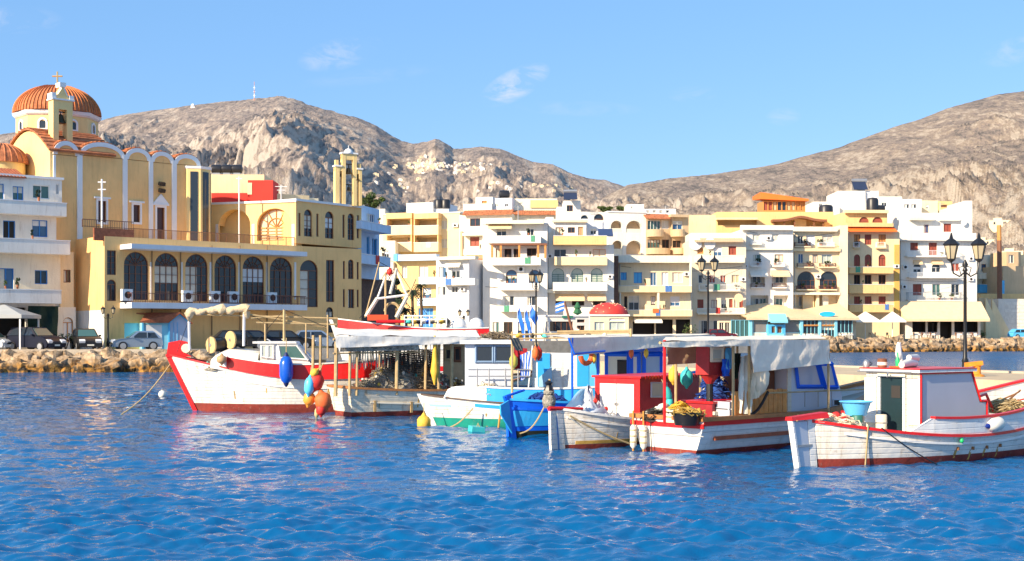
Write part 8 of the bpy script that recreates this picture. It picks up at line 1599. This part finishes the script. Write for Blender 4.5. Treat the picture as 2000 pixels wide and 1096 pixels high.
# ------------------------------------------------------------------ life on the balconies and walls
rd = random.Random(5); POT = mat('terracotta_pot', (.45, .16, .07), .8, .15); ROOM = [mat('towel_white', (.8, .78, .72), .9), mat('towel_red', (.6, .05, .04), .9), mat('towel_blue', (.08, .2, .5), .9), mat('towel_green', (.1, .35, .2), .9)]
pm0 = {}
def plant_meshes(k):
    if k not in pm0:
        b = MB(); b.lathe([(.10, 0), (.16, .26), (.17, .28)], 8); p = b.build('pot', POT).data; b = MB(); leafcloud(b, (0, 0, .55), (.3, .3, .35), 70, .12, random.Random(k), 4); f = b.build('foliage', LEAF if k % 2 else LEAFD).data
        for o in list(COL.objects):
            if o.data in (p, f) and o.parent is None: bpy.data.objects.remove(o)
        pm0[k] = (p, f)
    return pm0[k]
n_p = 0
for (s, x0, x1, y0, zt, zb, st) in BALC:
    lab = s.root['label'].split(' with ')[0].split(' behind ')[0]
    short = ' '.join(lab.split()[:7])
    for q in range(rd.choice((0, 1, 1, 2))):
        x = rd.uniform(x0+.3, x1-.3); z = zt+.06 if st == 'solid' else zb+.15; yy = y0+.06 if st == 'solid' else y0+.3
        t = thing('potted_plant', 'small potted plant on a balcony of the '+short, 'plant', wpos(s, (x, yy, z)), rd.uniform(0, 6), 'potted plants on the balconies'); p, f = plant_meshes(rd.randrange(4)); sc = rd.uniform(.8, 1.3); t.scale = (sc, sc, sc)
        if st == 'solid': t.scale = (sc*.55, sc*.55, sc*.9)
        for nm, me in (('pot', p), ('foliage', f)): o = bpy.data.objects.new(nm, me); COL.objects.link(o); o.parent = t
    if rd.random() < .35 and x1-x0 > 3:
        w_ = rd.uniform(.5, .9); x = rd.uniform(x0+.3, x1-1.2); b = MB(); yy = y0-.05
        b.grid([[(x+w_*i/5, yy-.02*math.sin(i*2), z) for i in range(6)] for z in (zt+.07, zt-.35, zt-.75)]); b.grid([[(x+w_*i/5, yy-.02*math.sin(i*2)+.015, z) for i in range(6)] for z in (zt+.07, zt-.35, zt-.75)])
        o = b.build('towel', ROOM[rd.randrange(4)], None, True); o.location = (s.o[0], s.o[1], s.base); o.rotation_euler = (0, 0, s.rz); tag(o, 'towel drying over a balcony front of the '+short, 'towel', 'towels drying on the balconies')
for F_, px, py in ((T7, 1074, 500), (T7, 1191, 540), (T10, 1340, 535), (T11, 1451, 545), (T12, 1455, 520), (T12, 1500, 465), (T13, 1597, 540), (T15, 1750, 520), (T16, 1765, 560), (T16, 1895, 545), (T16, 1895, 505), (T3, 905, 565), (T5, 948, 470), (T1, 890, 440)):
    F_.ac(px-5, px+5, py-3, py+4)
# cables strung between the roofs and down the fronts
for i, (F1, p1, F2, p2, lb) in enumerate(((T12, (1460, 452), T13, (1630, 455), 'along the white and cream arch houses'), (T6, (948, 560), T7, (1190, 548), 'across the two white apartment fronts'), (T15, (1660, 530), T16, (1890, 548), 'across the yellow balcony house and the corner house'), (T10, (1212, 520), T11, (1450, 520), 'across the cream and peach houses'))):
    A_ = wpos(F1, F1.at(*p1, -.25)); B2 = wpos(F2, F2.at(*p2, -.25)); o = rope('thin dark cable strung '+lb, [A_, B2], .025, BLACK, sag=.7); o['category'] = 'cable'; o.name = 'cable'
for (px, t_, u_) in ((1069, 435, 640), (1351, 515, 620), (1550, 452, 612), (1655, 452, 612), (1757, 470, 615), (1209, 515, 640)):
    F_ = {1069: T7, 1351: T10, 1550: T13, 1655: T15, 1757: T16, 1209: T10}[px]; x = F_.lx(px+(1.5 if px != 1351 else -1.5)); b = MB(); b.tube([(x, -.1, F_.z(px, u_)), (x, -.1, F_.z(px, t_))], .06, 6); b.build('downpipe', METAL, F_.root)

# cafe tables and chairs along the far quay
def table_at(px, D, label, k):
    t = thing('cafe_table', label, 'table', (X(px, D), D, gz(D)), k*.5, 'white clothed cafe tables on the far quay'); box('tabletop', WHF, t, -.4, .4, -.4, .4, .70, .74)
    c = MB(); c.rings([[(-.42, -.42, .52), (.42, -.42, .52), (.42, .42, .52), (-.42, .42, .52)], [(-.41, -.41, .745), (.41, -.41, .745), (.41, .41, .745), (-.41, .41, .745)]], caps=False); c.build('cloth_edge', AWNW, t)
    for a_ in (-.34, .34):
        for b_ in (-.34, .34): box('leg', METAL, t, a_-.02, a_+.02, b_-.02, b_+.02, 0, .70)
def chair_at(px, D, label, rz, m):
    t = thing('cafe_chair', label, 'chair', (X(px, D), D, gz(D)), rz, 'cafe chairs on the far quay'); box('seat', m, t, -.22, .22, -.22, .22, .43, .47); box('backrest', m, t, -.22, .22, .19, .22, .55, .92)
    for a_ in (-.2, .2):
        for b_ in (-.2, .2): box('leg', m, t, a_-.02, a_+.02, b_-.02, b_+.02, 0, .43 if b_ < 0 else .92)
for i, px in enumerate((1790, 1806, 1822, 1872, 1890, 1904)):
    table_at(px, 193.6, 'white clothed table in the row before the dark openings of the beige awned cafe', i)
    for sg in (-1, 1): chair_at(px+sg*8, 193.5+.2*sg, 'dark chair in the row before the dark openings of the beige awned cafe', sg*1.5, BROWNW)
for i, px in enumerate((1575, 1590, 1610, 1645, 1658)):
    table_at(px, 181.5, 'white clothed table in the row before the turquoise framed taverna', i)
    for sg in (-1, 1): chair_at(px+sg*6, 181.4+.2*sg, 'dark chair in the row before the turquoise framed taverna', sg*1.5, NETD)
for i, (px, D, lb) in enumerate(((1700, 187, 'dark chair under the left pale parasol'), (1712, 187.5, 'dark chair right of the left pale parasol'), (1735, 187, 'dark chair under the right pale parasol'))): chair_at(px, D, lb, i, NETD)
